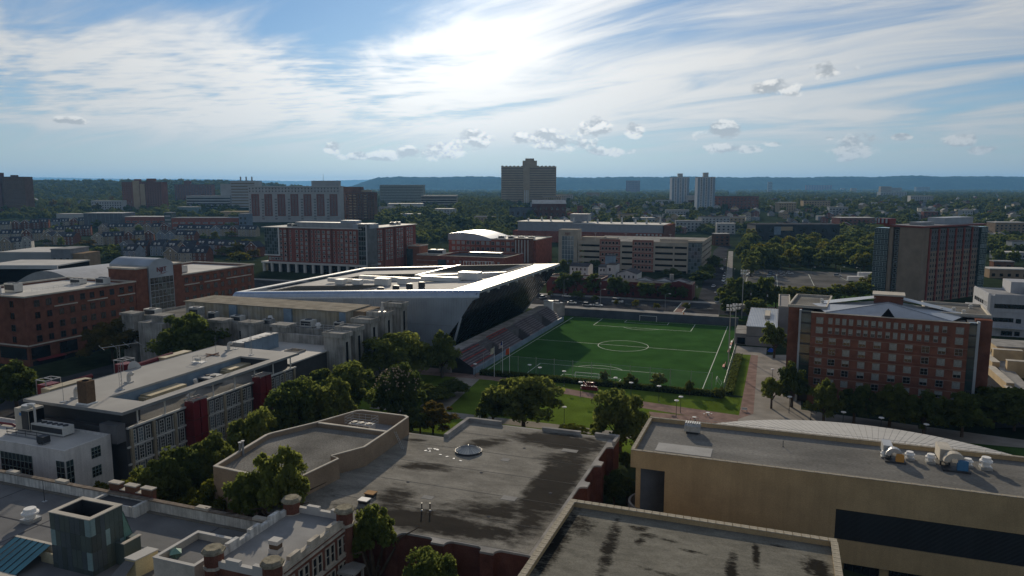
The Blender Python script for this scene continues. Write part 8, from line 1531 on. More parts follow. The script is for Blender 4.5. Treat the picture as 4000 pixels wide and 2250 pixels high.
# seeded groves: (u0,u1,vbase0,vbase1,count,height range,leaf weights)
groves = (376.2, 748.31, 0.0, 13.42, 5.97, 0.0, 378.47, 746.82, 0.0, 14.28, 7.55, 0.0, 249.44, 515.01, 0.0, 10.44, 4.95, 0.0, 302.62, 666.43, 0.0, 10.58, 4.83, 0.0, 259.51, 536.01, 0.0, 13.79, 6.28, 0.0, 302.23, 609.13, 0.0, 10.39, 5.12, 0.0, 289.35, 726.22, 0.0, 12.39, 5.92, 0.0, 225.77, 526.46, 0.0, 12.87, 6.24, 0.0, 250.56, 516.04, 0.0, 11.94, 6.82, 0.0, 227.64, 707.6, 0.0, 10.03, 5.72, 0.0, 255.5, 565.72, 0.0, 10.72, 5.35, 0.0, 351.55, 720.44, 0.0, 9.7, 4.15, 0.0, 222.02, 542.48, 0.0, 12.33, 5.97, 0.0, 288.56, 696.38, 0.0, 14.69, 7.0, 0.0, 239.35, 658.49, 0.0, 13.95, 6.57, 0.0, 320.7, 651.94, 0.0, 11.65, 5.03, 0.0, 272.03, 551.22, 0.0, 11.85, 5.19, 0.0, 264.94, 641.61, 0.0, 14.04, 7.98, 0.0, 306.22, 665.1, 0.0, 9.25, 5.21, 0.0, 350.35, 701.97, 0.0, 12.0, 5.96, 0.0, 372.61, 737.92, 0.0, 9.37, 5.2, 0.0, 265.37, 620.18, 0.0, 13.67, 7.04, 0.0, 303.59, 673.12, 0.0, 9.51, 4.01, 0.0, 221.85, 579.45, 0.0, 11.28, 5.36, 0.0, 248.66, 567.99, 0.0, 12.57, 5.91, 0.0, 262.43, 550.12, 0.0, 14.36, 8.08, 0.0, 185.36, 575.99, 0.0, 11.09, 5.35, 0.0, 294.75, 706.19, 0.0, 10.5, 6.06, 0.0, 202.81, 529.62, 0.0, 13.11, 6.16, 0.0, 223.75, 588.79, 0.0, 13.21, 6.27, 0.0, 229.9, 697.77, 0.0, 14.16, 7.6, 0.0, 184.8, 543.56, 0.0, 12.46, 5.9, 0.0, 347.65, 710.43, 0.0, 9.59, 4.55, 0.0, 276.51, 600.67, 0.0, 11.91, 6.73, 0.0, 218.06, 552.32, 0.0, 9.03, 4.92, 0.0, 201.69, 578.29, 0.0, 14.03, 7.37, 0.0, 258.19, 600.67, 0.0, 13.51, 6.47, 0.0, 217.96, 599.47, 0.0, 12.12, 5.32, 0.0, 260.68, 620.18, 0.0, 9.94, 5.3, 0.0, 304.92, 651.94, 0.0, 14.19, 8.2, 0.0, 282.46, 633.96, 0.0, 10.63, 4.69, 0.0, 191.55, 515.01, 0.0, 9.36, 5.3, 0.0, 250.74, 553.42, 0.0, 9.6, 5.02, 0.0, 205.57, 573.69, 0.0, 13.77, 7.37, 0.0, 225.83, 534.94, 0.0, 10.38, 4.62, 0.0, 355.53, 734.98, 0.0, 11.51, 5.61, 0.0, 312.9, 642.89, 0.0, 12.42, 6.21, 0.0, 253.57, 617.71, 0.0, 11.81, 6.09, 0.0, 253.02, 630.17, 0.0, 14.55, 8.38, 0.0, 192.37, 524.36, 0.0, 9.14, 4.33, 0.0, 342.89, 699.17, 0.0, 13.01, 7.54, 0.0, 270.95, 621.42, 0.0, 9.18, 4.52, 0.0, 225.48, 552.32, 0.0, 11.34, 6.23, 0.0, 231.24, 582.93, 0.0, 13.55, 6.05, 0.0, 312.91, 623.91, 0.0, 11.88, 6.84, 0.0, 260.37, 607.91, 0.0, 10.28, 4.68, 0.0, 283.58, 610.35, 0.0, 12.95, 6.88, 0.0, 294.63, 655.86, 0.0, 14.18, 6.97, 0.0, 189.99, 538.16, 0.0, 14.41, 6.33, 0.0, 279.4, 571.4, 0.0, 10.62, 5.44, 0.0, 348.01, 703.37, 0.0, 12.96, 5.94, 0.0, 182.15, 523.31, 0.0, 14.97, 7.86, 0.0, 299.46, 636.5, 0.0, 11.57, 6.0, 0.0, 270.5, 569.12, 0.0, 11.82, 6.15, 0.0, 217.27, 547.92, 0.0, 14.21, 7.73, 0.0, 243.43, 640.33, 0.0, 14.88, 7.15, 0.0, 320.86, 720.44, 0.0, 9.79, 4.47, 0.0, 304.66, 681.24, 0.0, 12.94, 5.59, 0.0, 257.12, 569.12, 0.0, 10.54, 4.83, 0.0, 225.23, 614.02, 0.0, 10.11, 4.63, 0.0, 249.05, 525.41, 0.0, 9.97, 5.01, 0.0, 233.42, 523.31, 0.0, 12.36, 6.24, 0.0, 258.15, 552.32, 0.0, 13.27, 6.9, 0.0, 349.97, 739.4, 0.0, 13.6, 6.2, 0.0, 246.37, 637.77, 0.0, 12.12, 6.23, 0.0, 283.17, 657.18, 0.0, 11.17, 5.86, 0.0, 318.31, 640.33, 0.0, 9.05, 5.04, 0.0, 265.66, 542.48, 0.0, 12.82, 6.24, 0.0, -396.46, 620.18, 0.0, 9.18, 3.49, 1.0, -434.59, 917.47, 2.06, 8.94, 4.08, 1.0, -336.43, 796.13, 0.17, 7.98, 3.31, 1.0, -374.92, 899.32, 1.66, 7.7, 3.2, 1.0, -239.04, 628.91, 0.0, 11.84, 4.35, 1.0, -447.72, 878.01, 1.24, 9.93, 4.83, 1.0, -352.85, 682.6, 0.0, 10.41, 4.59, 1.0, -455.91, 840.26, 0.63, 10.6, 5.48, 1.0, -232.41, 618.94, 0.0, 11.24, 5.23, 1.0, -453.62, 886.83, 1.41, 10.99, 4.28, 1.0, -245.4, 635.23, 0.0, 8.42, 4.25, 1.0, -283.31, 648.05, 0.0, 7.54, 3.04, 1.0, -377.21, 615.24, 0.0, 8.22, 3.54, 1.0, -342.01, 781.94, 0.08, 10.16, 4.67, 1.0, -338.17, 617.71, 0.0, 10.34, 4.95, 1.0, -312.86, 704.78, 0.0, 7.85, 3.97, 1.0, -340.92, 893.94, 1.55, 8.84, 3.45, 1.0, -443.96, 717.57, 0.0, 9.17, 3.5, 1.0, -352.18, 681.24, 0.0, 7.68, 3.56, 1.0, -299.29, 642.89, 0.0, 11.99, 6.01, 1.0, -492.72, 901.12, 1.7, 8.67, 3.35, 1.0, -323.52, 792.95, 0.15, 9.8, 4.67, 1.0, -314.73, 600.67, 0.0, 10.29, 4.69, 1.0, -510.68, 840.26, 0.63, 10.44, 4.49, 1.0, -59.82, 991.82, 4.03, 15.42, 7.62, 2.0, -135.48, 1293.72, 15.19, 12.22, 6.17, 2.0, -166.52, 1268.12, 14.2, 10.55, 5.49, 2.0, -177.49, 1288.56, 14.99, 12.87, 4.72, 2.0, -30.18, 1053.09, 6.01, 13.38, 6.37, 2.0, -181.48, 1017.92, 4.84, 15.14, 7.27, 2.0, -147.68, 970.26, 3.41, 17.89, 7.81, 2.0, -127.55, 1111.46, 8.1, 15.67, 6.8, 2.0, -65.88, 970.26, 3.41, 15.67, 6.61, 2.0, 9.19, 1019.95, 4.91, 10.17, 4.46, 2.0, -141.3, 1191.96, 11.2, 12.96, 6.4, 2.0, -65.39, 1216.02, 12.15, 10.54, 4.05, 2.0, -113.74, 1102.61, 7.78, 13.98, 5.99, 2.0, -84.45, 1189.58, 11.1, 17.61, 6.96, 2.0, -111.15, 1063.66, 6.38, 16.71, 7.09, 2.0, -58.98, 1211.17, 11.95, 10.09, 5.2, 2.0, -172.56, 1028.14, 5.17, 10.25, 4.18, 2.0, -72.79, 985.89, 3.86, 16.43, 6.7, 2.0, -186.17, 1032.25, 5.31, 15.97, 8.13, 2.0, -163.16, 1059.42, 6.23, 14.94, 7.48, 2.0, -4.12, 1028.14, 5.17, 16.8, 6.27, 2.0, 27.33, 1080.8, 6.98, 17.17, 6.59, 2.0, -72.86, 989.84, 3.98, 17.73, 8.12, 2.0, 7.41, 1314.56, 15.99, 10.84, 4.34, 2.0, 1.68, 1044.7, 5.72, 13.41, 6.79, 2.0, -92.65, 1258.03, 13.8, 17.54, 8.39, 2.0, 27.48, 1021.99, 4.97, 14.03, 7.06, 2.0, -203.4, 1322.46, 16.29, 12.11, 6.2, 2.0, -168.47, 1030.19, 5.24, 14.31, 5.45, 2.0, -144.08, 1042.62, 5.65, 13.11, 6.56, 2.0, -186.95, 1091.65, 7.37, 16.81, 6.69, 2.0, -134.78, 1089.47, 7.3, 11.39, 5.28, 2.0, 13.88, 1184.84, 10.92, 11.36, 5.69, 2.0, -170.78, 999.78, 4.28, 13.36, 6.52, 2.0, -99.91, 968.32, 3.35, 15.25, 6.94, 2.0, -181.42, 1089.47, 7.3, 11.89, 5.63, 2.0, -140.62, 1223.33, 12.43, 11.12, 4.46, 2.0, -186.87, 1201.53, 11.57, 14.29, 7.11, 2.0, 180.93, 1142.98, 9.29, 14.55, 6.05, 3.0, 107.5, 1078.64, 6.91, 12.59, 5.53, 3.0, 168.21, 1208.75, 11.86, 10.27, 4.25, 3.0, 120.47, 1184.84, 10.92, 12.41, 4.61, 3.0, 109.89, 1109.24, 8.02, 12.62, 4.83, 3.0, 152.82, 1107.02, 7.94, 14.55, 5.56, 3.0, 95.57, 1001.78, 4.34, 14.61, 7.15, 3.0, 197.94, 1115.91, 8.27, 10.35, 4.15, 3.0, 140.25, 1040.54, 5.58, 11.55, 4.51, 3.0, 202.18, 1156.77, 9.83, 10.44, 5.15, 3.0, 164.2, 1036.39, 5.45, 13.77, 6.32, 3.0, 150.02, 1133.89, 8.95, 10.05, 5.11, 3.0, 46.18, 1003.78, 4.4, 10.91, 5.23, 3.0, 179.35, 1001.78, 4.34, 9.14, 4.57, 3.0, 78.82, 1180.11, 10.73, 14.91, 7.38, 3.0, 53.8, 980.0, 3.69, 10.55, 4.86, 3.0, 207.59, 1260.55, 13.9, 10.1, 3.84, 3.0, 50.18, 964.46, 3.25, 9.19, 3.77, 3.0, 218.42, 1283.42, 14.79, 11.75, 5.8, 3.0, 179.59, 987.86, 3.92, 9.32, 3.42, 3.0, 169.08, 1109.24, 8.02, 11.94, 5.6, 3.0, 191.57, 1175.41, 10.55, 14.76, 6.02, 3.0, 218.95, 1258.03, 13.8, 9.22, 4.21, 3.0, 161.28, 1048.89, 5.87, 9.39, 4.78, 3.0, 176.76, 964.46, 3.25, 13.23, 4.78, 3.0, 123.81, 1211.17, 11.95, 10.37, 4.53, 3.0, 179.61, 1046.79, 5.8, 14.87, 6.19, 3.0, 43.33, 995.79, 4.15, 14.29, 6.3, 3.0, 455.59, 1127.11, 8.69, 9.53, 4.04, 4.0, 588.19, 1085.12, 7.14, 12.43, 4.67, 4.0, 561.45, 1199.13, 11.48, 9.86, 3.66, 4.0, 516.43, 1245.53, 13.31, 11.79, 6.09, 4.0, 459.18, 1168.38, 10.28, 9.26, 3.53, 4.0, 529.89, 1253.01, 13.6, 13.08, 5.36, 4.0, 717.41, 1055.19, 6.08, 10.4, 5.21, 4.0, 698.99, 1670.74, 24.93, 10.75, 4.94, 4.0, 965.91, 1674.08, 24.95, 8.08, 3.79, 4.0, 810.75, 1211.17, 11.95, 12.6, 4.89, 4.0, 453.93, 1228.23, 12.63, 13.77, 5.21, 4.0, 572.98, 1102.61, 7.78, 8.14, 3.98, 4.0, 402.3, 1032.25, 5.31, 11.6, 4.27, 4.0, 495.52, 1253.01, 13.6, 8.34, 3.99, 4.0, 712.02, 1493.88, 21.98, 9.3, 4.36, 4.0, 572.94, 1191.96, 11.2, 9.18, 3.71, 4.0, 502.16, 1240.56, 13.11, 8.83, 3.22, 4.0, 660.59, 968.32, 3.35, 8.23, 4.14, 4.0, 507.99, 1187.21, 11.01, 11.09, 4.13, 4.0, 558.12, 1253.01, 13.6, 11.29, 5.05, 4.0, 543.85, 1196.74, 11.39, 8.71, 4.11, 4.0, 775.57, 1435.36, 20.26, 10.74, 4.73, 4.0, 704.46, 1398.56, 19.05, 10.92, 4.9, 4.0, 707.44, 1017.92, 4.84, 12.59, 5.25, 4.0, 679.02, 1322.46, 16.29, 11.58, 5.63, 4.0, 603.66, 978.04, 3.63, 12.59, 6.11, 4.0, 686.33, 1398.56, 19.05, 10.26, 4.55, 4.0, 602.3, 1208.75, 11.86, 8.07, 4.17, 4.0, 607.44, 1319.83, 16.19, 13.08, 5.53, 4.0, 933.76, 1524.03, 22.74, 11.19, 4.11, 4.0, 535.3, 1050.98, 5.94, 9.6, 4.45, 4.0, 755.1, 1263.07, 14.0, 9.08, 4.3, 4.0, 638.95, 981.96, 3.74, 13.91, 6.95, 4.0, 485.24, 1070.05, 6.6, 12.75, 5.51, 4.0, 614.92, 883.29, 1.34, 10.73, 5.07, 5.0, 586.09, 883.29, 1.34, 10.4, 3.89, 5.0, 372.79, 555.64, 0.0, 10.69, 4.51, 5.0, 542.57, 804.12, 0.23, 10.72, 4.82, 5.0, 566.22, 828.59, 0.48, 11.64, 4.67, 5.0, 370.08, 536.01, 0.0, 11.43, 4.2, 5.0, 419.36, 615.24, 0.0, 9.26, 3.73, 5.0, 507.12, 763.42, 0.01, 10.27, 4.59, 5.0, 560.59, 807.34, 0.26, 10.32, 5.32, 5.0, 503.56, 751.31, 0.0, 8.66, 3.22, 5.0, 394.5, 593.51, 0.0, 8.58, 3.44, 5.0, 659.84, 952.97, 2.94, 8.63, 3.35, 5.0, 589.55, 879.77, 1.27, 10.51, 4.24, 5.0, 603.08, 879.77, 1.27, 11.27, 4.26, 5.0, 601.77, 871.02, 1.11, 9.18, 4.19, 5.0, 447.76, 679.88, 0.0, 10.16, 4.34, 5.0, 470.44, 681.24, 0.0, 7.22, 3.48, 5.0, 612.27, 874.51, 1.18, 7.83, 3.55, 5.0, 491.45, 717.57, 0.0, 7.89, 3.46, 5.0, 459.03, 683.97, 0.0, 11.65, 5.0, 5.0, -638.81, 1201.53, 11.57, 10.25, 4.51, 6.0, -1025.09, 1557.89, 23.49, 12.34, 4.54, 6.0, -722.82, 1278.3, 14.6, 14.87, 7.15, 6.0, -799.63, 1443.99, 20.53, 14.91, 5.91, 6.0, -654.49, 1203.93, 11.67, 13.53, 6.6, 6.0, -805.81, 1243.04, 13.21, 10.27, 4.06, 6.0, -826.33, 1243.04, 13.21, 13.52, 5.82, 6.0, -1044.06, 1557.89, 23.49, 13.89, 6.46, 6.0, -768.51, 1206.34, 11.76, 12.34, 4.52, 6.0, -765.14, 1438.23, 20.35, 11.75, 5.92, 6.0, -797.92, 1476.08, 21.49, 14.34, 5.76, 6.0, -1091.17, 1621.41, 24.51, 9.97, 4.51, 6.0, -787.28, 1233.14, 12.82, 11.32, 4.21, 6.0, -967.54, 1602.08, 24.26, 9.05, 4.6, 6.0, -1047.17, 1582.99, 23.96, 10.56, 4.0, 6.0, -794.01, 1293.72, 15.19, 11.35, 5.08, 6.0, -1033.83, 1545.49, 23.23, 10.59, 4.87, 6.0, -678.1, 1191.96, 11.2, 11.83, 4.6, 6.0, -886.48, 1418.26, 19.71, 14.44, 6.75, 6.0, -829.0, 1368.16, 17.98, 13.4, 6.34, 6.0, -738.43, 1359.98, 17.68, 13.54, 6.96, 6.0, -842.41, 1548.58, 23.3, 14.83, 6.64, 6.0, 166.51, 499.81, 0.0, 14.11, 6.88, 7.0, 157.35, 477.36, 0.0, 12.5, 5.02, 7.0, 187.92, 578.29, 0.0, 14.07, 6.45, 7.0, 173.2, 538.16, 0.0, 11.88, 4.72, 7.0, 187.16, 560.1, 0.0, 12.59, 6.13, 7.0, 202.71, 625.16, 0.0, 9.33, 4.29, 7.0, 183.62, 577.14, 0.0, 14.42, 6.82, 7.0, 258.11, 788.21, 0.12, 12.9, 6.52, 7.0, 180.5, 556.75, 0.0, 10.77, 5.08, 7.0, 191.87, 604.28, 0.0, 13.61, 6.04, 7.0, 242.32, 745.33, 0.0, 12.4, 5.74, 7.0, 241.07, 737.92, 0.0, 12.18, 5.4, 7.0, 92.54, 1011.83, 4.65, 13.08, 5.96, 8.0, 43.71, 899.32, 1.66, 11.69, 4.81, 8.0, 65.87, 985.89, 3.86, 9.43, 3.62, 8.0, 12.44, 1028.14, 5.17, 12.12, 5.06, 8.0, 58.85, 981.96, 3.74, 13.74, 6.97, 8.0, 39.12, 939.73, 2.59, 13.8, 6.86, 8.0, 73.12, 922.98, 2.18, 9.29, 4.42, 8.0, 37.97, 934.12, 2.45, 9.87, 4.97, 8.0, 17.53, 989.84, 3.98, 9.23, 4.05, 8.0, 6.73, 1013.86, 4.71, 9.47, 3.46, 8.0, -421.57, 720.44, 0.0, 6.74, 8.79, 1.0, -337.43, 600.67, 0.0, 9.48, 9.07, 1.0, -320.4, 582.93, 0.0, 6.79, 7.0, 1.0, -414.32, 771.08, 0.04, 8.54, 9.98, 1.0, -209.87, 558.98, 0.0, 8.88, 8.38, 1.0, -346.32, 595.89, 0.0, 3.56, 6.05, 1.0, -478.65, 752.81, 0.0, 5.25, 7.83, 1.0, -404.06, 788.21, 0.12, 5.44, 8.55, 1.0, -406.01, 915.64, 2.01, 7.0, 9.66, 1.0, -245.99, 623.91, 0.0, 7.62, 7.06, 1.0, -213.67, 600.67, 0.0, 7.37, 5.59, 1.0, -293.71, 720.44, 0.0, 6.24, 6.14, 1.0, -269.11, 736.45, 0.0, 6.39, 6.19, 1.0, -393.11, 823.63, 0.43, 5.68, 7.21, 1.0, -501.99, 736.45, 0.0, 6.39, 7.82, 1.0, -323.46, 841.94, 0.66, 7.26, 6.33, 1.0)
gl = ['tree in the wooded strip behind the parking lot', 'tree among the townhouses', 'tree in the middle grove behind the brick hall', 'tree in the middle grove left of avenue', 'tree on the far right plain', 'tree right of the tower dormitory', 'tree in the far left park', 'tree along the street right side', 'tree beyond the grey laboratory']
cnt = [0]*9; gw = [[0, 1, 0, 2, 4], [0, 0, 2, 3, 1], [0, 4, 4, 1, 0], [0, 4, 4, 1, 2], [4, 4, 0, 1], [4, 1, 0, 3], [4, 4, 0, 3], [0, 1, 2], [4, 0, 1, 2]]
sizes = ['tall ', 'broad ', 'small ', 'slim ']
rr = random.Random(12)
for k in range(len(groves) // 6):
    x, y, z, h, r, reg = groves[6*k:6*k+6]; reg = int(reg); lf = rr.choice(gw[reg]); d = hypot(x, y)
    nm = ('tall ' if h > 12 else 'low ') + ['green ', 'dark ', 'yellowish ', 'rusty ', 'dull green '][lf] + gl[reg]
    tree(nm, (x, y, z, h, r), 'mid' if d < 800 else 'far', lf, nm.replace('tree ', 'trees ', 1))
# far woods as one mass
def far_woods():
    rg = np.random.RandomState(4); pts = []; sc = []
    pix = []
    while len(pix) < 12000:
        y = 620 * 16.0 ** (rg.rand() ** .92); x = rg.uniform(-.78, .78) * y; u = 2000 + 2876 * x / y
        if y < 900 and not (3300 < u or 1500 < u < 1990 and y > 760 or 2150 < u < 2450 and y > 830): continue
        if 3400 < u < 3900 and y < 640 or 2845 < u < 2875: continue
        if (y < 1150 and u < 1500 and rg.rand() < .85) or (y < 1750 and 930 < u < 1480) or (y < 1300 and 2960 < u < 3300): continue
        if x > 0 and 1000 < y < 2600 and rg.rand() < .38: continue
        s = rg.uniform(4.0, 7.5) * (1 if y < 3000 else 1.4 if y < 6000 else 2.2); pix.append((x, y, terr2(x, y) + s * .5, s))
    pix = np.array(pix)
    me = bpy.data.meshes.new('far_woods'); me.from_pydata([tuple(p[:3]) for p in pix], [], [])
    at = me.attributes.new('scl', 'FLOAT', 'POINT'); at.data.foreach_set('value', pix[:, 3].astype(np.float32))
    o = addo('far_woods', me); o['kind'] = 'stuff'
    ng = bpy.data.node_groups.new('woods', 'GeometryNodeTree'); ng.interface.new_socket('Geometry', in_out='INPUT', socket_type='NodeSocketGeometry'); ng.interface.new_socket('Geometry', in_out='OUTPUT', socket_type='NodeSocketGeometry')
    N = ng.nodes; LK = ng.links; gi = N.new('NodeGroupInput'); go = N.new('NodeGroupOutput'); jn = N.new('GeometryNodeJoinGeometry')
    na = N.new('GeometryNodeInputNamedAttribute'); na.data_type = 'FLOAT'; na.inputs['Name'].default_value = 'scl'
    ri = N.new('FunctionNodeRandomValue'); ri.data_type = 'INT'; ri.inputs[4].default_value = 0; ri.inputs[5].default_value = 2
    src = []
    for ob in COL.objects:
        if ob.name.startswith('crown') and ob.data in CR['far'] and ob.data not in [s.data for s in src]: src.append(ob)
        if len(src) == 3: break
    cb = N.new('FunctionNodeCombineXYZ') if False else N.new('ShaderNodeCombineXYZ')
    ml = N.new('ShaderNodeMath'); ml.operation = 'MULTIPLY'; ml.inputs[1].default_value = .85; LK.new(na.outputs[0], ml.inputs[0])
    LK.new(na.outputs[0], cb.inputs[0]); LK.new(na.outputs[0], cb.inputs[1]); LK.new(ml.outputs[0], cb.inputs[2])
    rv = N.new('FunctionNodeRandomValue'); rv.data_type = 'FLOAT'; rv.inputs[2].default_value = 0; rv.inputs[3].default_value = 6.28
    rot = N.new('ShaderNodeCombineXYZ'); LK.new(rv.outputs[1], rot.inputs[2])
    for k, s_ in enumerate(src):
        oi = N.new('GeometryNodeObjectInfo'); oi.inputs[0].default_value = s_; oi.transform_space = 'ORIGINAL'; oi.inputs['As Instance'].default_value = False
        sm = N.new('GeometryNodeSetMaterial'); sm.inputs['Material'].default_value = [LEAF[4], LEAF[0], LEAF[4]][k]; LK.new(oi.outputs['Geometry'], sm.inputs[0])
        eq = N.new('FunctionNodeCompare'); eq.data_type = 'INT'; eq.operation = 'EQUAL'; LK.new(ri.outputs[2], eq.inputs[2]); eq.inputs[3].default_value = k
        ip = N.new('GeometryNodeInstanceOnPoints'); LK.new(gi.outputs[0], ip.inputs['Points']); LK.new(eq.outputs[0], ip.inputs['Selection']); LK.new(sm.outputs[0], ip.inputs['Instance']); LK.new(rot.outputs[0], ip.inputs['Rotation']); LK.new(cb.outputs[0], ip.inputs['Scale']); LK.new(ip.outputs[0], jn.inputs[0])
    LK.new(jn.outputs[0], go.inputs[0]); md = o.modifiers.new('woods', 'NODES'); md.node_group = ng
far_woods()
# hedge bank along the near end of the pitch
def hedge(label, x0, x1, y0, y1, h, seed, leaf):
    th = T('hedge', label, 'hedge', (x0 + x1) / 2, (y0 + y1) / 2); rg = np.random.RandomState(seed); n = int((x1 - x0) * (y1 - y0 + 2 * h) * 26)
    X = rg.uniform(x0, x1, n); f = rg.rand(n); Y = y0 + (y1 - y0) * rg.rand(n); Z = h * (.25 + .75 * rg.rand(n)) * (1 - .25 * (2 * (Y - (y0 + y1) / 2) / (y1 - y0)) ** 2); b = MB()
    for x, y, z in zip(X, Y, Z):
        a = rg.normal(size=3) * .16; c = rg.normal(size=3) * .16; b.face([(x - a[0], y - a[1], z - a[2]), (x - c[0], y - c[1], z - c[2]), (x + a[0], y + a[1], z + a[2]), (x + c[0], y + c[1], z + c[2])])
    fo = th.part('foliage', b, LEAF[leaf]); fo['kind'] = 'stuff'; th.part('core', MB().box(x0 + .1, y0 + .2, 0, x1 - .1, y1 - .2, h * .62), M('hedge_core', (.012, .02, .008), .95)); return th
hedge('long dark clipped hedge along the near end of pitch', -86, -13, 203.6, 206.2, 1.7, 3, 1); hedge('dark hedge strip along the right fence of pitch', -12.9, -10.6, 208, 258, 1.5, 4, 1)

# ---------------------------------------------------------------- vehicles
CM = {}
def car_meshes(kind):
    if kind in CM: return CM[kind]
    L_, H_, W2 = {'sedan': (4.7, 1.45, .9), 'suv': (4.7, 1.75, .95), 'van': (5.6, 2.3, 1.0)}[kind]; hl = L_ / 2; bl = .85 if kind != 'van' else 1.2
    def loft(prof, w0, w1):
        b = MB(); n = len(prof)
        A_ = [(x, -(w0 + (w1 - w0) * f), z) for x, z, f in prof]; B_ = [(x, (w0 + (w1 - w0) * f), z) for x, z, f in prof]
        b.face(A_); b.face(B_[::-1])
        for k in range(n): j = (k + 1) % n; b.face([A_[j], A_[k], B_[k], B_[j]])
        return b
    body = loft([(-hl, .3, 0), (hl, .3, 0), (hl, .62, 0), (hl - .1, bl - .12, .1), (hl * .42, bl, .1), (-hl * .75, bl + .04, .1), (-hl, bl - .05, .1)], W2, W2 - .06)
    if kind == 'van': cab = [(hl * .72, bl, 0), (hl * .38, H_, 1), (-hl * .97, H_, 1), (-hl * .98, bl, 0)]
    elif kind == 'suv': cab = [(hl * .40, bl, 0), (hl * .12, H_, 1), (-hl * .82, H_ - .05, 1), (-hl * .97, bl, 0)]
    else: cab = [(hl * .42, bl, 0), (hl * .08, H_, 1), (-hl * .48, H_, 1), (-hl * .82, bl, 0)]
    glass_b = loft(cab, W2 - .10, W2 - .26); rf = [(cab[1][0] - .06, H_ + .005, 1), (cab[1][0] - .1, H_ + .05, 1), (cab[2][0] + .1, H_ + .05, 1), (cab[2][0] + .04, H_ + .005, 1)]
    roof = loft(rf, W2 - .2, W2 - .24); wh = MB(); wh.tube((0, -.11, 0), (0, .11, 0), .33, .33, 12); hub = MB(); hub.tube((0, -.125, 0), (0, .125, 0), .18, .18, 8)
    CM[kind] = (body.mesh('body'), glass_b.mesh('cabin_glass'), roof.mesh('roof'), wh.mesh('wheel'), hub.mesh('rim'), L_, W2)
    for i, m_ in ((0, None), (1, win_dark), (2, None), (3, M('tyre', (.02, .02, .02), .9)), (4, galv)): CM[kind][i].materials.append(m_)
    return CM[kind]
paint = {'white': M('p_white', (.72, .72, .70), .3, spec=.6, var=.02), 'silver': M('p_silver', (.42, .43, .45), .3, metal=.5, var=.02), 'black': M('p_black', (.02, .02, .023), .25, spec=.6, var=.02), 'grey': M('p_grey', (.14, .15, .16), .3, metal=.4, var=.02), 'blue': M('p_blue', (.04, .08, .16), .3, spec=.6, var=.02), 'red': M('p_red', (.25, .03, .03), .3, spec=.6, var=.02)}
def car(label, s, t, ang, col, kind='sedan', group=None):
    b, g, r, w, hb, L_, W2 = car_meshes(kind); x, y = W(s, t)
    o = bpy.data.objects.new('parked_car', None); COL.objects.link(o); o.location = (x, y, .02); o.rotation_euler = (0, 0, TH + ang); tag(o, label, 'car', group)
    for nm, me in (('body', b), ('roof', r)): q = addo(nm, me, None, o); q.material_slots[0].link = 'OBJECT'; q.material_slots[0].material = paint[col]
    addo('cabin_glass', g, None, o)
    for sx in (-L_ * .31, L_ * .31):
        for sy in (-W2 + .08, W2 - .08): ww = addo('wheel', w, None, o, (sx, sy, .33)); addo('rim', hb, None, ww)
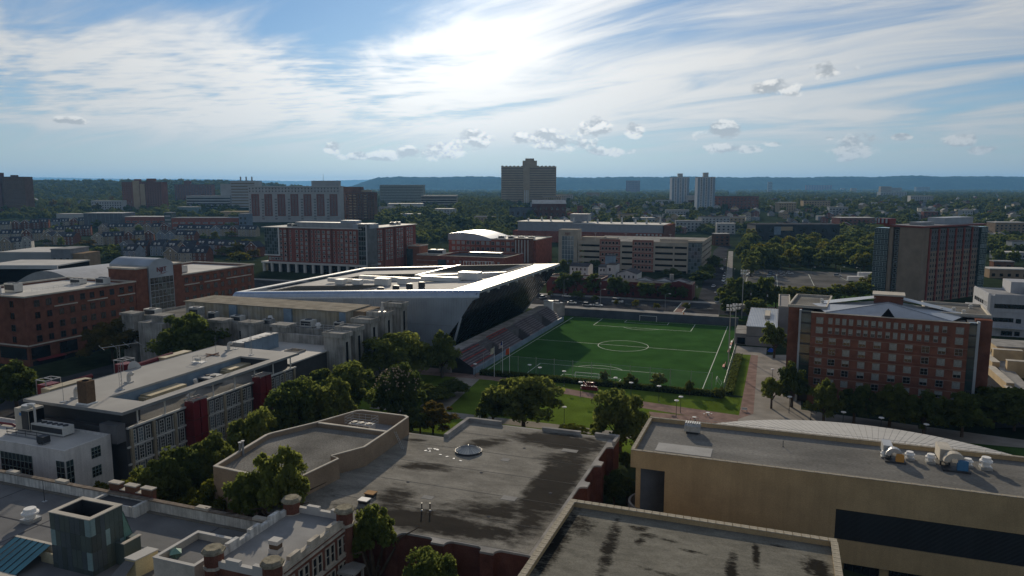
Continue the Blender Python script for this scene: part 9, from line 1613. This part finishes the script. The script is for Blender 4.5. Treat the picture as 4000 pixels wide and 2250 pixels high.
for i, (s, t, a, c, k, lab) in enumerate(((-106.3, 372.3, 0, 'white', 'sedan', 'white sedan at far kerb left of the street tree'), (-103.5, 347.5, 0, 'white', 'suv', 'white suv behind the grandstand end'), (-97.2, 350.5, .1, 'white', 'sedan', 'white sedan under the street tree'), (-88.2, 346.6, 0, 'silver', 'suv', 'silver suv behind the pitch wall'), (-83.2, 347.6, 0, 'white', 'sedan', 'pale sedan ahead of the silver suv'), (-76.4, 362.0, 0, 'white', 'van', 'white minivan driving along the cross street'), (-116.2, 362.5, 1.3, 'silver', 'suv', 'silver suv in shade near the arena prow'), (-122.3, 371.5, 1.4, 'grey', 'suv', 'grey suv in shade beyond the silver suv'),
    (-28.8, 379.5, 1.5, 'silver', 'sedan', 'silver car waiting at the street corner'), (-30.3, 407, 1.5, 'blue', 'sedan', 'blue car first behind the corner on side street'), (-30.8, 424, 1.52, 'grey', 'sedan', 'grey car third on the right kerb of side street'), (-31.6, 457, 1.52, 'silver', 'suv', 'silver suv on right kerb of side street'), (-32.6, 470, 1.52, 'white', 'sedan', 'white car on right kerb beyond the silver suv'), (-33.4, 487, 1.52, 'white', 'suv', 'white suv far up the right kerb'), (-34.2, 505, 1.52, 'grey', 'sedan', 'grey sedan farthest up right kerb'), (-41.6, 507, 1.52, 'grey', 'suv', 'grey suv on the left kerb under trees'), (-41.0, 489, 1.52, 'silver', 'sedan', 'silver sedan on left kerb under trees'), (-44.9, 572, 1.52, 'blue', 'sedan', 'blue-grey sedan far up the left kerb'), (-45.6, 584, 1.52, 'silver', 'sedan', 'silver sedan farthest up left kerb'), (-36, 440, 1.52, 'white', 'sedan', 'white car driving up the side street'), (-39, 540, 1.52, 'white', 'sedan', 'white car driving far up the side street'),
    (-21, 516.5, .2, 'white', 'suv', 'white suv leftmost in the parking lot'), (-17.5, 511, .2, 'grey', 'sedan', 'grey sedan beside leftmost suv in lot'), (-18.6, 503, .2, 'silver', 'sedan', 'silver sedan nearest at left of lot'), (-13.5, 518, .2, 'silver', 'suv', 'silver suv behind at left of lot'), (-5.3, 527, 0, 'grey', 'suv', 'grey suv in middle row of lot, back'), (-4.8, 514, 0, 'blue', 'suv', 'dark suv in middle row of lot'), (-5.3, 500, 0, 'white', 'suv', 'white suv nearest in middle of lot'), (1.0, 531, 0, 'silver', 'suv', 'silver suv back right of middle in lot'), (6.5, 526, 0, 'white', 'suv', 'white suv right of middle in lot'), (1.3, 512, 0, 'silver', 'sedan', 'silver sedan right of middle in lot, nearer'), (36.1, 522.5, 0, 'silver', 'suv', 'lone silver suv at right of parking lot'),
    (-166, 178, 1.5, 'grey', 'suv', 'dark car on the road below brick residence'), (-170, 160, 1.5, 'black', 'sedan', 'black sedan below brick residence'), (-166, 145, 1.5, 'silver', 'suv', 'silver suv left of the red shaft'), (60, 235, 1.3, 'silver', 'sedan', 'silver car on the ramp road beside dormitory'), (59, 262, 1.4, 'black', 'suv', 'black suv behind dormitory corner'))): car(lab, s, t, a, c, k, 'cars on the streets and lots')
def trailer(label, s, t, rot, l):
    q = T('box_trailer', label, 'trailer', s, t, 0, local=True, rot=rot); q.part('box', MB().box(-l/2, -1.25, .9, l/2, 1.25, 3.6), white_paint); q.part('chassis', MB().box(-l/2, -.9, .6, l/2, .9, .9), dark_metal)
    for x in (-l*.35, -l*.25, l*.3):
        for y in (-1.0, 1.0): q.part('wheel', MB().tube((x, y - .15, .45), (x, y + .15, .45), .45, .45, 10), MATS['tyre'])
trailer('white box trailer at right of the parking lot, front', 44.5, 494, .35, 10); trailer('white box trailer behind the front one in lot', 52.5, 520, .35, 10)
# ---------------------------------------------------------------- lamps and furniture
def park_lamp(label, s, t, h=4.4):
    q = T('park_lamp', label, 'lamp', s, t, 0, 'park lamps with saucer tops', local=True); q.part('pole', MB().cyl(0, 0, 0, .075, h - .3, .055, 8), dark_metal); q.part('saucer', MB().cyl(0, 0, h - .12, .62, h, .55, 20).cyl(0, 0, h, .55, h + .1, .15, 20), white_paint); q.part('globe', MB().cyl(0, 0, h - .4, .16, h - .13, .2, 10), off_white); q.part('footing', MB().cyl(0, 0, 0, .2, .15, .16, 8), concrete)
for s, t, lab in ((-50.3, 191.2, 'saucer lamp in front of the red letters'), (-29.2, 194.6, 'saucer lamp behind the brick path, third from right'), (-22.3, 186.2, 'saucer lamp at right end of brick path'), (-57.9, 201.2, 'saucer lamp before the net left of goal'), (-37.0, 195.4, 'saucer lamp behind the trunked tree'), (-22.9, 182.4, 'short saucer lamp near cafe tables'), (-42.2, 199.2, 'saucer lamp beside hedge trees'), (-66, 203, 'saucer lamp behind broad lawn tree'), (-86, 200.5, 'saucer lamp near the grandstand end'), (-70, 205.2, 'saucer lamp left of ball-stop posts'), (-48, 167.2, 'saucer lamp by the lower path, left'), (-40, 167.0, 'saucer lamp by the lower path, right'), (-.5, 225, 'saucer lamp on the walkway left of dormitory'), (4, 196, 'saucer lamp on lawn before dormitory corner'), (9, 190, 'saucer lamp before dormitory stair strip'), (16, 186.5, 'second saucer lamp before dormitory'), (24, 184.8, 'third saucer lamp before dormitory'), (33, 183, 'fourth saucer lamp before dormitory'), (10, 172, 'saucer lamp behind the fan roof')): park_lamp(lab, s, t)
def street_lamp(label, s, t, h, d):
    q = T('street_lamp', label, 'street lamp', s, t, 0, 'street lamps', local=True); q.part('pole', MB().cyl(0, 0, 0, .12, h, .07, 8), grey_metal); q.part('arm', MB().path([(0, 0, h), (d * .8, 0, h + .5), (d * 2.0, 0, h + .6)], .05, 5), grey_metal); q.part('head', MB().box(d * 2.0 - .45, -.18, h + .5, d * 2.0 + .45, .18, h + .66), white_paint)
for s, t, h, d, lab in ((-80.9, 343.6, 8.5, 1, 'street lamp behind pitch wall near the minivan'), (-108.9, 376.5, 8.5, 1, 'street lamp by the white sedan on far kerb'), (-49.7, 342.8, 8, 1, 'street lamp beside the crossing'), (-25.0, 341, 10, -1, 'utility lamp at the street corner'), (-33.2, 520, 9, -1, 'street lamp up the side street'), (-30, 450, 9, -1, 'street lamp by silver suv on side street'), (-160, 175, 9, 1, 'street lamp below the brick residence'), (18.7, 492, 8, 1, 'lamp post in the middle of parking lot'), (36, 500, 8, 1, 'lamp post at right of parking lot'), (47, 498, 8, -1, 'lamp post beside box trailers')): street_lamp(lab, s, t, h, d)
def utility_pole(label, s, t, h):
    q = T('utility_pole', label, 'utility pole', s, t, 0, 'wooden utility poles', local=True); q.part('pole', MB().cyl(0, 0, 0, .16, h, .1, 8), bark); q.part('crossarm', MB().box(-1.2, -.07, h - .9, 1.2, .07, h - .75), bark); q.part('transformer', MB().cyl(.35, 0, h - 2.6, .28, h - 1.6, .28, 8), galv)
for s, t, h, lab in ((-12, 345, 12, 'utility pole with box behind field house'), (-5, 350, 11, 'utility pole right of the box pole'), (-40, 383, 9, 'utility pole at end of brick workshops'), (-90, 381, 9, 'utility pole before the brick workshops'), (-24, 400, 10, 'utility pole on right kerb of side street'), (-26.5, 470, 10, 'utility pole farther up side street')): utility_pole(lab, s, t, h)
def cafe(label, s, t, umb):
    q = T('cafe_table', label, 'table', s, t, 0.02, 'cafe tables on the plaza', local=True); q.part('top', MB().cyl(0, 0, .7, .55, .75, .55, 16), galv); q.part('leg', MB().cyl(0, 0, 0, .06, .7, .05, 6), dark_metal); q.part('foot', MB().cyl(0, 0, 0, .3, .04, .25, 10), dark_metal)
    for k in range(4): a = k * pi / 2 + .4; q.part('stool', MB().cyl(.95 * cos(a), .95 * sin(a), 0, .05, .45, .05, 5).cyl(.95 * cos(a), .95 * sin(a), .45, .22, .5, .22, 10), white_paint if umb else dark_metal)
cafe('white round table with stools on brick plaza', -15.5, 186.5, True); cafe('dark round table with stools beside lawn end', -18.3, 181.6, False)
q = T('bench', 'pale bench on the dark bank by the pitch corner', 'bench', -6.9, 193.5, 0, local=True); q.part('seat', MB().box(-.7, -.2, .42, .7, .2, .5), off_white); q.part('backrest', MB().box(-.7, .2, .5, .7, .26, .95), off_white); q.part('leg', MB().box(-.65, -.18, 0, -.57, .2, .42), dark_metal); q.part('leg', MB().box(.57, -.18, 0, .65, .2, .42), dark_metal)
q = T('traffic_drum', 'orange traffic drum on top of the pitch wall', 'drum', -38, 317.5, 0, local=True); q.part('drum', MB().cyl(0, 0, 2.9, .3, 4.2, .24, 12), M('orange2', (.7, .25, .03), .6)); q.part('stand', MB().box(-.2, -.2, 0, .2, .2, 2.9), grey_metal)
q = T('tarp', 'bright blue tarp heap behind field house corner', 'tarp', -1.5, 270, 0, local=True)
b = MB(); rg = random.Random(3); ring = [(1.3 * cos(k * .785) * rg.uniform(.8, 1.1), .8 * sin(k * .785) * rg.uniform(.8, 1.1)) for k in range(8)]
for k in range(8): j = (k + 1) % 8; b.face([(ring[k][0], ring[k][1], 0), (ring[j][0], ring[j][1], 0), (ring[j][0]*.55, ring[j][1]*.55, 1.0), (ring[k][0]*.55, ring[k][1]*.55, 1.1)]); b.face([(ring[k][0]*.55, ring[k][1]*.55, 1.1), (ring[j][0]*.55, ring[j][1]*.55, 1.0), (0, 0, 1.35)])
q.part('heap', b, M('tarp_b', (.01, .09, .55), .5)); q.part('rope', MB().path([(-1.2, 0, .3), (0, -.1, 1.38), (1.2, 0, .3)], .03, 4), white_paint)
# ---------------------------------------------------------------- air
def haze():
    b = MB().box(-20800, -250, -1.2, 20800, 25500, 430); o = struct('haze', b, None, campus=False, kind='stuff'); o.data.materials.clear()
    ma = bpy.data.materials.new('haze_air'); ma.use_nodes = True; nt = ma.node_tree; nt.nodes.clear(); v = nt.nodes.new('ShaderNodeVolumePrincipled'); v.inputs['Color'].default_value = (.22, .54, 1, 1); v.inputs['Density'].default_value = HAZE_D; v.inputs['Anisotropy'].default_value = .25
    out = nt.nodes.new('ShaderNodeOutputMaterial'); nt.links.new(v.outputs[0], out.inputs[1]); o.data.materials.append(ma)
HAZE_D = 4.6e-5
haze()


# things that look alike are told apart by their order across the view
def order_labels():
    ows = ['first', 'second', 'third', 'fourth', 'fifth', 'sixth', 'seventh', 'eighth', 'ninth', 'tenth', 'eleventh', 'twelfth', 'thirteenth', 'fourteenth', 'fifteenth', 'sixteenth', 'seventeenth', 'eighteenth', 'nineteenth', 'twentieth', 'twenty-first', 'twenty-second', 'twenty-third', 'twenty-fourth', 'twenty-fifth', 'twenty-sixth', 'twenty-seventh', 'twenty-eighth', 'twenty-ninth', 'thirtieth']
    by = {}
    for o in COL.objects:
        if o.parent is None and 'label' in o: by.setdefault(o['label'], []).append(o)
    for lab, obs in by.items():
        if len(obs) > 1:
            obs.sort(key=lambda o: atan2(o.location.x, o.location.y))
            for i, o in enumerate(obs): o['label'] = lab + ', ' + ows[min(i, 29)] + ' from left'
order_labels()
